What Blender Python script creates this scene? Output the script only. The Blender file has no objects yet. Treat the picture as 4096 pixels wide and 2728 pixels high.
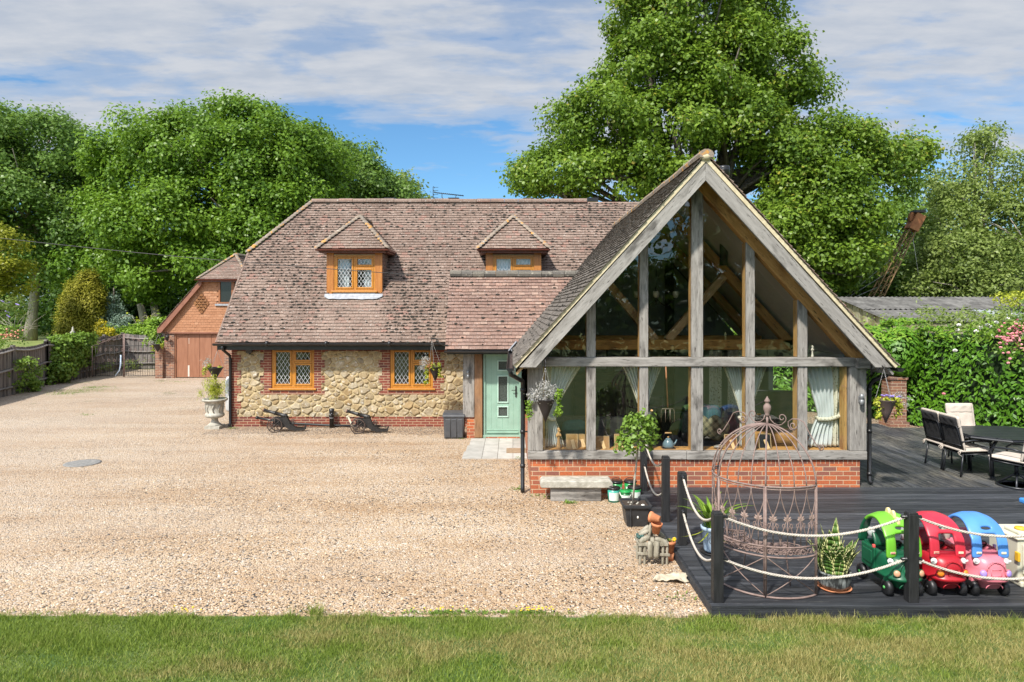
import bpy, math, random
import numpy as np
from mathutils import Vector, Matrix, noise as mnoise
random.seed(7); rng = np.random.default_rng(7)
SC = bpy.context.scene
COL = SC.collection
PI = math.pi
# ------------------------------------------------------------------ camera, sky, sun, exposure
CAMZ = 3.1
FPX = 2730.67
cam_d = bpy.data.cameras.new("camera")
cam = bpy.data.objects.new("camera", cam_d); COL.objects.link(cam)
cam.location = (0, 0, CAMZ); cam.rotation_euler = (PI/2, 0, 0)
cam_d.sensor_width = 36; cam_d.lens = 24; cam_d.shift_y = -134/4096
cam_d.clip_start = 0.05; cam_d.clip_end = 2000
SC.camera = cam
TOSUN = Vector((-0.42, -0.66, 0.92)).normalized()
SUN_EL = math.asin(TOSUN.z); SUN_ROT = math.atan2(TOSUN.x, TOSUN.y)
sun_d = bpy.data.lights.new("sun", 'SUN'); sun_d.energy = 3.7; sun_d.angle = math.radians(2.5); sun_d.color = (1.0, 0.94, 0.85)
sun = bpy.data.objects.new("sun", sun_d); COL.objects.link(sun)
sun.rotation_euler = (-TOSUN).to_track_quat('-Z', 'Y').to_euler()
SC.view_settings.view_transform = 'Standard'; SC.view_settings.look = 'None'
SC.view_settings.gamma = 1; SC.view_settings.exposure = 0.80
SC.render.engine = 'CYCLES'
SC.cycles.max_bounces = 7; SC.cycles.transparent_max_bounces = 12; SC.cycles.diffuse_bounces = 3
SC.cycles.use_denoising = True
SC.cycles.caustics_reflective = False; SC.cycles.caustics_refractive = False

class G:                                             # tiny node-graph helper
    def __init__(s, nt): s.nt = nt; s.n = nt.nodes; s.l = nt.links
    def new(s, t, **kw):
        nd = s.n.new(t)
        for k, v in kw.items():
            if k.startswith('_'): setattr(nd, k[1:], v)
            else: s.put(nd, k, v)
        return nd
    def put(s, nd, k, v):
        sock = nd.inputs[int(k[1:])] if (k[0] == 'i' and k[1:].isdigit()) else nd.inputs[k.replace('__', ' ')]
        if hasattr(v, 'is_output') or isinstance(v, bpy.types.NodeSocket): s.l.new(v, sock)
        else: sock.default_value = v
    def math(s, op, a, b=0.0, clamp=False):
        nd = s.n.new('ShaderNodeMath'); nd.operation = op; nd.use_clamp = clamp
        s.put(nd, 'i0', a); s.put(nd, 'i1', b); return nd.outputs[0]
    def mix(s, f, a, b, mode='MIX'):
        nd = s.n.new('ShaderNodeMixRGB'); nd.blend_type = mode
        s.put(nd, 'i0', f)
        for k, v in (('i1', a), ('i2', b)): s.put(nd, k, v if isinstance(v, bpy.types.NodeSocket) else (*v, 1)[:4])
        return nd.outputs[0]
    def ramp(s, f, stops, interp='LINEAR'):
        nd = s.n.new('ShaderNodeValToRGB'); cr = nd.color_ramp; cr.interpolation = interp
        while len(cr.elements) < len(stops): cr.elements.new(0.5)
        for e, (p, c) in zip(cr.elements, stops):
            e.position = p; e.color = (*c, 1) if not isinstance(c, (int, float)) else (c, c, c, 1)
        s.put(nd, 'i0', f); return nd.outputs[0]
    def noise(s, v, scale, detail=4, rough=.55, dist=0):
        nd = s.n.new('ShaderNodeTexNoise'); nd.inputs['Scale'].default_value = scale; nd.inputs['Detail'].default_value = detail
        nd.inputs['Roughness'].default_value = rough; nd.inputs['Distortion'].default_value = dist
        if v is not None: s.l.new(v, nd.inputs['Vector'])
        return nd.outputs['Fac']
    def pos(s): return s.n.new('ShaderNodeNewGeometry').outputs['Position']
    def mapping(s, v, scale=(1, 1, 1), rot=(0, 0, 0), loc=(0, 0, 0)):
        nd = s.n.new('ShaderNodeMapping'); s.l.new(v, nd.inputs['Vector'])
        nd.inputs['Scale'].default_value = scale; nd.inputs['Rotation'].default_value = rot; nd.inputs['Location'].default_value = loc
        return nd.outputs[0]
    def attr(s, name): nd = s.n.new('ShaderNodeAttribute'); nd.attribute_name = name; return nd
    def bump(s, h, strength=.5, dist=.02):
        nd = s.n.new('ShaderNodeBump'); nd.inputs['Strength'].default_value = strength; nd.inputs['Distance'].default_value = dist
        s.l.new(h, nd.inputs['Height']); return nd.outputs[0]

# ---- world: Nishita sky with a procedural cloud deck
world = bpy.data.worlds.new("World"); SC.world = world; world.use_nodes = True
g = G(world.node_tree); g.n.clear()
sky = g.new('ShaderNodeTexSky', _sky_type='NISHITA', _sun_disc=False, _sun_elevation=SUN_EL, _sun_rotation=SUN_ROT,
            _altitude=50, _air_density=1.0, _dust_density=0.3, _ozone_density=3.0)
tc = g.new('ShaderNodeTexCoord').outputs['Generated']
sep = g.new('ShaderNodeSeparateXYZ', i0=tc)
zz = g.math('MAXIMUM', sep.outputs[2], 0.0)
den = g.math('ADD', zz, 0.10)
cx = g.math('DIVIDE', sep.outputs[0], den); cy = g.math('DIVIDE', sep.outputs[1], den)
cv = g.new('ShaderNodeCombineXYZ', i0=cx, i1=cy).outputs[0]
cvm = g.mapping(cv, scale=(0.72, 1.5, 1), loc=(0.35, 0.9, 0))
n1 = g.noise(cvm, 1.1, 2, .5, .2)
n2 = g.noise(cvm, 4.2, 7, .58, .25)
n3 = g.noise(g.mapping(cv, scale=(1.0, 1.0, 1), loc=(4, 2, 0)), 9.0, 4, .6)
cov = g.math('ADD', g.math('MULTIPLY', n1, .55), g.math('ADD', g.math('MULTIPLY', n2, .40), g.math('MULTIPLY', n3, .10)))
bias = g.ramp(zz, [(0.0, .02), (.13, -.0), (.17, .05), (.26, .13), (.33, .16), (.45, .13), (1.0, .06)])
SKYBIAS = g.math('SUBTRACT', bias, 0.030)
gapd = g.ramp(g.math('ABSOLUTE', g.math('ADD', g.math('DIVIDE', sep.outputs[0], g.math('MAXIMUM', sep.outputs[1], .05)), .20)), [(0.0, 1.0), (.16, .9), (.34, 0.0)])
gapz = g.ramp(zz, [(.06, 0.0), (.10, 1.0), (.225, 1.0), (.275, 0.0)])
cov = g.math('SUBTRACT', g.math('ADD', cov, SKYBIAS), g.math('MULTIPLY', g.math('MULTIPLY', gapd, gapz), .16))
cf = g.ramp(cov, [(.47, 0.0), (.56, .50), (.66, .93)], 'EASE')
n4 = g.noise(cvm, 6.0, 5, .6)
ccol = g.mix(g.ramp(n4, [(.35, 0.0), (.66, 1.0)]), (2.75, 3.0, 3.42), (3.5, 3.6, 3.8))
sd = g.new('ShaderNodeVectorMath', _operation='DOT_PRODUCT', i0=tc, i1=tuple(TOSUN)).outputs['Value']
fwd = g.math('ADD', 1.0, g.math('MULTIPLY', g.math('POWER', g.math('MAXIMUM', sd, 0.0), 2.0), 3.2))     # cloud is brighter towards the sun
ccol = g.mix(1.0, ccol, g.new('ShaderNodeCombineXYZ', i0=fwd, i1=fwd, i2=fwd).outputs[0], 'MULTIPLY')
skyb = g.mix(1.0, sky.outputs[0], (.50, .73, .84), 'MULTIPLY')
skc = g.mix(cf, skyb, ccol)
bg = g.new('ShaderNodeBackground', Color=skc, Strength=0.11)
g.new('ShaderNodeOutputWorld', Surface=bg.outputs[0])

# ------------------------------------------------------------------ helpers
def at(px, py, Y):
    """world point at photo pixel (4096 px wide) and distance Y"""
    s = Y / FPX
    return Vector(((px - 2048) * s, Y, CAMZ - (py - 1230) * s))

def empty(name, loc=(0, 0, 0), label=None, cat=None, group=None, kind=None):
    o = bpy.data.objects.new(name, None); COL.objects.link(o); o.location = loc
    o.empty_display_size = .2
    tag(o, label, cat, group, kind); return o
def tag(o, label=None, cat=None, group=None, kind=None):
    if label: o['label'] = label
    if cat: o['category'] = cat
    if group: o['group'] = group
    if kind: o['kind'] = kind
    return o
def kids(o): return [c for c in bpy.data.objects if c.parent is o]
def copy_tree(o, parent=None):
    c = o.copy(); COL.objects.link(c); c.parent = parent
    for ch in kids(o): copy_tree(ch, c)
    return c
def root_loc(p):
    v = Vector((0, 0, 0))
    while p is not None: v = v + p.location; p = p.parent
    return v

class MB:
    """collects shapes into one mesh"""
    def __init__(s): s.v = []; s.f = []; s.m = []; s.c = []; s.sm = []
    def add(s, vs, fs, m=0, c=None, sm=False):
        b = len(s.v); s.v.extend([tuple(p) for p in vs])
        for f in fs:
            s.f.append([b + i for i in f]); s.m.append(m); s.c.append(random.random() if c is None else c); s.sm.append(sm)
    def box(s, lo, hi, m=0, c=None):
        x0, y0, z0 = lo; x1, y1, z1 = hi
        v = [(x0,y0,z0),(x1,y0,z0),(x1,y1,z0),(x0,y1,z0),(x0,y0,z1),(x1,y0,z1),(x1,y1,z1),(x0,y1,z1)]
        s.add(v, [(0,3,2,1),(4,5,6,7),(0,1,5,4),(1,2,6,5),(2,3,7,6),(3,0,4,7)], m, c if c is not None else random.random())
    def obox(s, cen, size, rot, m=0, c=None):            # rot: Matrix 3x3 or euler tuple
        if not isinstance(rot, Matrix):
            from mathutils import Euler
            rot = Euler(rot).to_matrix()
        hx, hy, hz = [d/2 for d in size]; cen = Vector(cen)
        v = [cen + rot @ Vector(p) for p in ((-hx,-hy,-hz),(hx,-hy,-hz),(hx,hy,-hz),(-hx,hy,-hz),(-hx,-hy,hz),(hx,-hy,hz),(hx,hy,hz),(-hx,hy,hz))]
        s.add(v, [(0,3,2,1),(4,5,6,7),(0,1,5,4),(1,2,6,5),(2,3,7,6),(3,0,4,7)], m, c if c is not None else random.random())
    def bar(s, p0, p1, w, h, up=(0,0,1), m=0, c=None):
        p0 = Vector(p0); p1 = Vector(p1); d = (p1 - p0).normalized(); up = Vector(up)
        if abs(d.dot(up)) > .98: up = Vector((0,1,0))
        a = d.cross(up).normalized() * (w/2); b = a.cross(d).normalized() * (h/2)
        v = [p0-a-b, p0+a-b, p0+a+b, p0-a+b, p1-a-b, p1+a-b, p1+a+b, p1-a+b]
        s.add(v, [(0,1,2,3),(7,6,5,4),(0,4,5,1),(1,5,6,2),(2,6,7,3),(3,7,4,0)], m, c if c is not None else random.random())
    def tube(s, pts, r, n=6, m=0, c=None, closed=False, cap=True, sm=True):
        pts = [Vector(p) for p in pts]; k = len(pts)
        rs = r if isinstance(r, (list, tuple)) else [r]*k
        vs = []; prev = None
        for i, p in enumerate(pts):
            if closed: d = pts[(i+1) % k] - pts[i-1]
            else: d = pts[min(i+1, k-1)] - pts[max(i-1, 0)]
            d = d.normalized() if d.length > 1e-9 else Vector((0,0,1))
            if prev is None:
                a = d.cross(Vector((0,0,1)))
                if a.length < .05: a = d.cross(Vector((1,0,0)))
            else:
                a = prev - d * prev.dot(d)
                if a.length < 1e-6: a = d.cross(Vector((1,0,0)))
            a.normalize(); prev = a; b = d.cross(a)
            for j in range(n):
                t = 2*PI*j/n; vs.append(p + (a*math.cos(t) + b*math.sin(t)) * rs[i])
        fs = []
        for i in range(k if closed else k-1):
            q = (i+1) % k
            for j in range(n): fs.append((i*n+j, i*n+(j+1)%n, q*n+(j+1)%n, q*n+j))
        if cap and not closed: fs.append(tuple(range(n))[::-1]); fs.append(tuple((k-1)*n+j for j in range(n)))
        s.add(vs, fs, m, c if c is not None else random.random(), sm)
    def lathe(s, prof, n=20, cen=(0,0,0), m=0, c=None, axis=None, sm=True, sx=1, sy=1):
        cen = Vector(cen); vs = []
        q = Vector((0,0,1)).rotation_difference(Vector(axis).normalized()) if axis is not None else None
        for (r, z) in prof:
            for j in range(n):
                t = 2*PI*j/n; p = Vector((r*math.cos(t)*sx, r*math.sin(t)*sy, z))
                if q is not None: p = q @ p
                vs.append(cen + p)
        fs = []
        for i in range(len(prof)-1):
            for j in range(n): fs.append((i*n+j, i*n+(j+1)%n, (i+1)*n+(j+1)%n, (i+1)*n+j))
        if prof[0][0] > 1e-5: fs.append(tuple(range(n))[::-1])
        if prof[-1][0] > 1e-5: fs.append(tuple((len(prof)-1)*n+j for j in range(n)))
        s.add(vs, fs, m, c if c is not None else random.random(), sm)
    def prism(s, poly, axis, d0, d1, m=0, c=None):       # extrude 2-D polygon; axis 'x','y','z' is the extrusion axis
        n = len(poly)
        def P(p, d): return {'y': (p[0], d, p[1]), 'x': (d, p[0], p[1]), 'z': (p[0], p[1], d)}[axis]
        v = [P(p, d0) for p in poly] + [P(p, d1) for p in poly]
        f = [tuple(range(n)), tuple(range(2*n-1, n-1, -1))] + [(i, n+i, n+(i+1)%n, (i+1)%n) for i in range(n)]
        s.add(v, f, m, c if c is not None else random.random())
    def blob(s, cen, rad, m=0, c=None, nu=7, nv=4, half=False, jit=.0, rot=None):
        cen = Vector(cen); vs = []; lo = 0 if half else -PI/2
        for i in range(nv+1):
            ph = lo + (PI/2-lo)*i/nv
            for j in range(nu):
                t = 2*PI*j/nu; k = 1 + jit*(random.random()-.5)*2
                p = Vector((math.cos(ph)*math.cos(t)*rad[0]*k, math.cos(ph)*math.sin(t)*rad[1]*k, math.sin(ph)*rad[2]*k))
                if rot is not None: p = rot @ p
                vs.append(cen + p)
        fs = [(i*nu+j, i*nu+(j+1)%nu, (i+1)*nu+(j+1)%nu, (i+1)*nu+j) for i in range(nv) for j in range(nu)]
        s.add(vs, fs, m, c if c is not None else random.random(), True)
    def grid(s, fn, nu, nv, m=0, sm=True, c=None, wrap=False):
        vs = [fn(i/nu, j/nv) for i in range(nu+1) for j in range(nv+1)]
        fs = [(i*(nv+1)+j, (i+1)*(nv+1)+j, (i+1)*(nv+1)+j+1, i*(nv+1)+j+1) for i in range(nu) for j in range(nv)]
        s.add(vs, fs, m, c if c is not None else random.random(), sm)
    def leaf(s, p, d, n, L, W, m=0, c=None, bend=.15):
        p = Vector(p); d = Vector(d).normalized(); a = d.cross(Vector(n))
        if a.length < 1e-4: a = d.cross(Vector((.3,.5,.8)))
        a.normalize(); nn = a.cross(d)
        s.add([p, p+d*L*.45+a*W*.5+nn*L*bend*.3, p+d*L-nn*L*bend*.4, p+d*L*.45-a*W*.5+nn*L*bend*.3], [(0,1,2,3)], m, c, False)
    def build(s, name, mats, parent=None, bevel=0, solidify=0, subd=0, edge=None, loc=None):
        me = bpy.data.meshes.new(name)
        off = root_loc(parent) if parent is not None else Vector((0,0,0))
        if loc is not None: off = off + Vector(loc)
        me.from_pydata([(x-off.x, y-off.y, z-off.z) for (x,y,z) in s.v], [], s.f)
        if not isinstance(mats, (list, tuple)): mats = [mats]
        for mt in mats: me.materials.append(mt)
        me.polygons.foreach_set('material_index', s.m); me.polygons.foreach_set('use_smooth', s.sm)
        a = me.attributes.new('rnd', 'FLOAT', 'FACE'); a.data.foreach_set('value', s.c)
        me.update()
        o = bpy.data.objects.new(name, me); COL.objects.link(o); o.parent = parent
        if loc is not None: o.location = loc
        if bevel:
            b = o.modifiers.new('bevel', 'BEVEL'); b.width = bevel; b.segments = 2; b.limit_method = 'ANGLE'; b.angle_limit = math.radians(40)
        if solidify:
            b = o.modifiers.new('solid', 'SOLIDIFY'); b.thickness = solidify; b.offset = 0
        if subd:
            b = o.modifiers.new('sub', 'SUBSURF'); b.levels = subd; b.render_levels = subd
        return o

def mesh_np(name, V, nper, rnd, mats, parent=None, mi=None, smooth=False):
    """V: (F*nper,3) un-shared polygons of nper corners"""
    F = len(V)//nper
    off = root_loc(parent) if parent is not None else Vector((0,0,0))
    V = np.asarray(V, dtype=np.float32) - np.array(off, dtype=np.float32)
    me = bpy.data.meshes.new(name)
    me.vertices.add(F*nper); me.vertices.foreach_set('co', V.ravel())
    me.loops.add(F*nper); me.loops.foreach_set('vertex_index', np.arange(F*nper, dtype=np.int32))
    me.polygons.add(F); me.polygons.foreach_set('loop_start', np.arange(0, F*nper, nper, dtype=np.int32))
    if not isinstance(mats, (list, tuple)): mats = [mats]
    for mt in mats: me.materials.append(mt)
    if mi is not None: me.polygons.foreach_set('material_index', np.asarray(mi, dtype=np.int32))
    a = me.attributes.new('rnd', 'FLOAT', 'FACE'); a.data.foreach_set('value', np.asarray(rnd, dtype=np.float32))
    me.update(calc_edges=True); me.validate()
    o = bpy.data.objects.new(name, me); COL.objects.link(o); o.parent = parent
    return o

def unit(a): return a / np.maximum(np.linalg.norm(a, axis=1, keepdims=True), 1e-9)
def leaf_quads(P, N, L, W, droop=.25, fold=.12):
    """kite-shaped leaves at P with normals N; returns (n*4,3)"""
    n = len(P)
    R = unit(rng.normal(size=(n,3))); R[:,2] -= droop
    D = unit(R - N*np.sum(R*N, axis=1, keepdims=True)); A = np.cross(D, N)
    L = (L*(.7+.6*rng.random(n)))[:,None]; W = (W*(.7+.6*rng.random(n)))[:,None]
    V = np.empty((n,4,3), dtype=np.float32)
    V[:,0] = P - D*L*.5; V[:,1] = P - D*L*.02 + A*W*.5 + N*L*fold; V[:,2] = P + D*L*.5; V[:,3] = P - D*L*.02 - A*W*.5 + N*L*fold
    return V.reshape(-1,3)
def clump_leaves(clumps, per, L, W, flat=.8, up=.45, droop=.25, rough=.55):
    """clumps: list of (centre, radius, outward). Leaves gathered on and inside each."""
    Ps = []; Ns = []; Cs = []
    for (c, r, out) in clumps:
        k = max(6, int(per * r * r))
        d = unit(rng.normal(size=(k,3)) + np.array(out)*.55 + np.array((0,0,.25)))
        rad = r*(.35 + .65*np.sqrt(rng.random(k)))*(1+.25*rng.normal(size=k))
        p = np.array(c) + d*rad[:,None]*np.array((1,1,flat))
        nrm = unit(d*.6 + np.array(out)*.25 + np.array((0,0,up)) + rng.normal(size=(k,3))*rough)
        Ps.append(p); Ns.append(nrm); Cs.append(np.clip(rng.normal(.5 + random.uniform(-.22,.22), .16, size=k), 0, 1))
    P = np.concatenate(Ps); N = np.concatenate(Ns)
    return leaf_quads(P, N, L, W, droop), np.concatenate(Cs)
def lobe_clumps(lobes, rc, dens=1.0):
    out = []
    for (cx, cy, cz, rx, ry, rz) in lobes:
        n = int(dens * 4*PI*((rx*ry+ry*rz+rx*rz)/3) / (rc*rc*2.0)) + 3
        for _ in range(n):
            d = Vector((random.gauss(0,1), random.gauss(0,1), random.gauss(0,1)+.15)).normalized()
            if d.z < -.55 and random.random() < .6: d.z = -d.z
            k = random.uniform(.62, 1.0)
            c = (cx+d.x*rx*k, cy+d.y*ry*k, cz+d.z*rz*k)
            out.append((c, rc*random.uniform(.6,1.25), (d.x, d.y, d.z)))
    return out
# ------------------------------------------------------------------ materials
def newmat(name):
    m = bpy.data.materials.new(name); m.use_nodes = True
    gg = G(m.node_tree); gg.n.clear()
    b = gg.n.new('ShaderNodeBsdfPrincipled'); o = gg.n.new('ShaderNodeOutputMaterial'); gg.l.new(b.outputs[0], o.inputs[0])
    gg.b = b; gg.o = o; return m, gg
def setb(gg, col=None, rough=.6, normal=None, spec=None, metal=None, coat=None):
    b = gg.b
    if col is not None:
        if isinstance(col, bpy.types.NodeSocket): gg.l.new(col, b.inputs['Base Color'])
        else: b.inputs['Base Color'].default_value = (*col, 1)
    if isinstance(rough, bpy.types.NodeSocket): gg.l.new(rough, b.inputs['Roughness'])
    else: b.inputs['Roughness'].default_value = rough
    if normal is not None: gg.l.new(normal, b.inputs['Normal'])
    if spec is not None: b.inputs['Specular IOR Level'].default_value = spec
    if metal is not None: b.inputs['Metallic'].default_value = metal
    if coat is not None: b.inputs['Coat Weight'].default_value = coat
def simple(name, c1, c2=None, scale=8, rough=.6, bump=0, bscale=40, metal=None, spec=None, detail=4, stretch=(1,1,1), rot=(0,0,0), lo=.35, hi=.68, bdist=.01, rnd=0):
    m, gg = newmat(name); p = gg.mapping(gg.pos(), scale=stretch, rot=rot)
    col = gg.mix(gg.ramp(gg.noise(p, scale, detail), [(lo, 0.0), (hi, 1.0)]), c1, c2) if c2 is not None else c1
    if rnd:
        r = gg.attr('rnd').outputs['Fac']
        k = gg.math('ADD', gg.math('MULTIPLY', r, 2*rnd), 1-rnd)
        kc = gg.new('ShaderNodeCombineXYZ', i0=k, i1=k, i2=k).outputs[0]
        col = gg.mix(1.0, col, kc, 'MULTIPLY')
    nrm = gg.bump(gg.noise(p, bscale, 5), bump, bdist) if bump else None
    setb(gg, col, rough, nrm, spec, metal); return m
def foliage(name, dark, light, rough=.5, trans=.3, alt=None, spec=.35):
    m, gg = newmat(name)
    r = gg.attr('rnd').outputs['Fac']
    stops = [(0.0, dark), (1.0, light)] if alt is None else [(0.0, dark), (.82, light), (.97, alt)]
    col = gg.ramp(r, stops)
    big = gg.noise(gg.pos(), .55, 2)
    col = gg.mix(gg.ramp(big, [(.35, 0.0), (.7, .4)]), col, tuple(min(1, c*1.25) for c in light))
    setb(gg, col, rough, None, spec)
    tr = gg.new('ShaderNodeBsdfTranslucent', Color=gg.mix(.5, col, (.20, .32, .03)))
    mx = gg.new('ShaderNodeMixShader', i0=trans, i1=gg.b.outputs[0], i2=tr.outputs[0])
    gg.l.new(mx.outputs[0], gg.o.inputs[0]); return m
M = {}
def brickmat(name, stops, mortar, bw=.225, rh=.075, ms=.011, mort_mix=.0, soldier=False):
    m, gg = newmat(name); ge = gg.n.new('ShaderNodeNewGeometry'); p = ge.outputs['Position']
    sp = gg.new('ShaderNodeSeparateXYZ', i0=p); sn = gg.new('ShaderNodeSeparateXYZ', i0=ge.outputs['True Normal'])
    side = gg.math('GREATER_THAN', gg.math('ABSOLUTE', sn.outputs[0]), .6)
    u = gg.math('ADD', gg.math('MULTIPLY', sp.outputs[0], gg.math('SUBTRACT', 1.0, side)), gg.math('MULTIPLY', sp.outputs[1], side))
    wob = gg.math('MULTIPLY', gg.math('SUBTRACT', gg.noise(p, 7, 2), .5), .006)
    uz = gg.new('ShaderNodeCombineXYZ', i0=gg.math('ADD', u, wob), i1=gg.math('ADD', sp.outputs[2], wob), i2=0.0).outputs[0]
    bt = gg.new('ShaderNodeTexBrick', Vector=uz, Scale=1.0, Color1=(0,0,0,1), Color2=(1,1,1,1), Mortar=(.5,.5,.5,1))
    bt.inputs['Mortar Size'].default_value = ms/2; bt.inputs['Mortar Smooth'].default_value = .15
    bt.inputs['Brick Width'].default_value = bw; bt.inputs['Row Height'].default_value = rh
    col = gg.ramp(bt.outputs['Color'], stops)
    col = gg.mix(gg.ramp(gg.noise(p, 38, 5, .65), [(.35, 0.0), (.75, .5)]), col, (.12, .06, .05))
    mcol = gg.mix(gg.noise(p, 12, 3), mortar, tuple(c*.72 for c in mortar))
    fin = gg.mix(bt.outputs['Fac'], col, mcol)
    h = gg.math('ADD', gg.math('MULTIPLY', bt.outputs['Fac'], -1.0), gg.math('MULTIPLY', gg.noise(p, 90, 4), .35))
    setb(gg, fin, .85, gg.bump(h, .6, .008), .25); return m
M['brick_red'] = brickmat('brick_orange', [(0, (.36,.105,.052)), (.3, (.50,.13,.045)), (.55, (.58,.17,.06)), (.75, (.24,.10,.075)), (1, (.44,.12,.05))], (.60,.46,.30))
M['brick_soldier'] = brickmat('brick_soldier', [(0, (.36,.105,.052)), (.5, (.46,.12,.05)), (.75, (.20,.08,.06)), (1, (.34,.10,.05))], (.56,.43,.29), bw=.075, rh=.24)
M['brick_dark'] = brickmat('brick_dark_red', [(0, (.20,.055,.036)), (.35, (.27,.07,.04)), (.7, (.22,.052,.035)), (1, (.14,.05,.042))], (.56,.41,.27), bw=.215, rh=.0668, ms=.012)
M['brick_gar'] = brickmat('brick_mixed', [(0, (.20,.10,.07)), (.35, (.33,.15,.09)), (.6, (.14,.085,.075)), (.8, (.38,.19,.11)), (1, (.24,.12,.085))], (.50,.40,.29), ms=.012)
# rubble sandstone
def stonemat():
    m, gg = newmat('sandstone_rubble'); p = gg.pos(); r = gg.attr('stone').outputs['Fac']; e = gg.attr('joint').outputs['Fac']
    col = gg.ramp(r, [(0, (.36,.27,.145)), (.13, (.47,.38,.23)), (.27, (.33,.225,.105)), (.40, (.52,.44,.30)), (.53, (.31,.275,.205)), (.66, (.43,.325,.175)), (.8, (.55,.47,.33)), (.9, (.27,.21,.125)), (1, (.45,.36,.22))])
    col = gg.mix(gg.ramp(gg.noise(p, 8, 6, .65), [(.40, 0.0), (.70, .7)]), col, (.24,.165,.085))
    col = gg.mix(gg.ramp(gg.noise(gg.mapping(p, loc=(5,2,1)), 13, 5), [(.58, 0.0), (.68, .7)]), col, (.66,.62,.54))
    col = gg.mix(gg.ramp(gg.noise(p, 60, 4, .7), [(.3, .45), (.52, 0.0)]), col, (.15,.11,.07))
    mort = gg.mix(gg.noise(p, 30, 4), (.50,.405,.23), (.40,.315,.165))
    fin = gg.mix(e, col, mort)
    setb(gg, fin, .9, gg.bump(gg.noise(p, 36, 6, .7), .6, .012), .2); return m
M['stone'] = stonemat()
# clay tiles (per tile value in rnd; three roofs)
def tilemat(name, stops, lichen=.6, lscale=22, lcol=(.52,.49,.45), dark=.5, dcol=(.05,.043,.038), orange=0.0):
    m, gg = newmat(name); p = gg.pos(); r = gg.attr('rnd').outputs['Fac']
    col = gg.ramp(r, stops)
    col = gg.mix(gg.ramp(gg.noise(p, 1.1, 4), [(.38, 0.0), (.7, dark)]), col, tuple(c*.55 for c in stops[0][1]))
    col = gg.mix(gg.ramp(gg.noise(p, 34, 5, .7), [(.4, 0.0), (.72, .6)]), col, dcol)
    col = gg.mix(gg.ramp(gg.noise(gg.mapping(p, loc=(3,8,1)), lscale, 4, .6), [(.60, 0.0), (.70, lichen)]), col, lcol)
    if orange: col = gg.mix(gg.ramp(gg.noise(gg.mapping(p, loc=(1,3,9)), 6, 4, .6), [(.56, 0.0), (.62, orange)]), col, (.55,.27,.06))
    setb(gg, col, .88, gg.bump(gg.noise(p, 60, 5), .4, .006), .2); return m
TS = [(0, (.225,.155,.122)), (.3, (.285,.205,.165)), (.6, (.25,.178,.142)), (.86, (.315,.23,.185)), (.95, (.33,.19,.15)), (1, (.27,.16,.125))]
M['tile'] = tilemat('clay_roof_tile', TS, .75)
M['tile_porch'] = tilemat('clay_porch_tile', [(0, (.23,.14,.11)), (.4, (.31,.20,.16)), (.7, (.26,.17,.135)), (.9, (.35,.21,.16)), (1, (.40,.28,.22))], .85, 30, (.50,.43,.40), .3)
M['tile_grey'] = tilemat('weathered_grey_tile', [(0, (.12,.105,.09)), (.5, (.19,.165,.14)), (.8, (.15,.13,.115)), (1, (.24,.21,.18))], .8, 16, (.36,.34,.31), .5)
M['tile_ridge'] = tilemat('lichened_ridge_tile', [(0, (.27,.23,.19)), (.5, (.34,.27,.21)), (1, (.24,.2,.165))], .8, 9, (.46,.44,.38), .3, orange=.85)
M['tile_slate'] = tilemat('grey_ridge_cap', [(0, (.10,.095,.085)), (.5, (.22,.2,.165)), (1, (.13,.12,.11))], .8, 9, (.40,.37,.3), .3)
M['tile_hung'] = tilemat('hung_wall_tile', [(0, (.38,.185,.10)), (.4, (.45,.225,.125)), (.7, (.41,.20,.11)), (1, (.50,.27,.16))], .2, 25, (.5,.4,.3), .15, (.2,.09,.05))
M['moss'] = simple('moss_and_edge_shade', (.012,.011,.009), (.035,.03,.022), 30, .95, .6, 90)  # moss clumps; also painted on tile edges as dirt and shadow line
# weathered oak, grain direction
def oak(name, ax, rotY=0, c1=(.17,.155,.14), c2=(.36,.34,.31), tan=0.0, seed=0, dk=(.05,.045,.04)):
    m, gg = newmat(name)
    p = gg.mapping(gg.pos(), rot=(0, rotY, 0), loc=(seed, seed*.7, 0))
    st = {'x': (1.0, 9, 9), 'z': (9, 9, 1.0), 'y': (9, 1.0, 9)}[ax]
    q = gg.mapping(p, scale=st)
    gr = gg.noise(q, 2.4, 7, .68, .35)
    col = gg.mix(gg.ramp(gr, [(.33, 0.0), (.66, 1.0)]), c1, c2)
    stain = gg.noise(gg.mapping(p, scale=tuple(.28*s if s > 1 else .9 for s in st)), 1.7, 4, .6)
    col = gg.mix(gg.ramp(stain, [(.55, 0.0), (.68, .75)]), col, dk)
    kn = gg.new('ShaderNodeTexVoronoi', Vector=gg.mapping(p, scale=tuple(2.1 if s > 1 else 1.25 for s in st)), Scale=1.0)
    kd = gg.math('ADD', kn.outputs['Distance'], gg.math('MULTIPLY', gg.math('SUBTRACT', gg.noise(p, 14, 3), .5), .10))
    col = gg.mix(gg.ramp(kd, [(.055, .9), (.10, .35), (.16, 0.0)]), col, dk)
    crack = gg.noise(gg.mapping(q, scale=(1.6,1.6,1.6)), 4.0, 3, .5)
    col = gg.mix(gg.ramp(crack, [(.30, .9), (.37, 0.0)]), col, (.035,.03,.026))
    if tan: col = gg.mix(gg.ramp(gg.noise(p, .9, 3), [(.45, 0.0), (.62, tan)]), col, (.36,.17,.06))
    h = gg.math('ADD', gr, gg.math('MULTIPLY', gg.ramp(crack, [(.30, 0.0), (.38, 1.0)]), .6))
    setb(gg, col, .85, gg.bump(h, .55, .01), .2); return m
PITCH = math.radians(47.8)
M['oak_x'] = oak('weathered_oak_rail', 'x', seed=1.3)
M['oak_z'] = oak('weathered_oak_post', 'z', seed=2.1)
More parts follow.
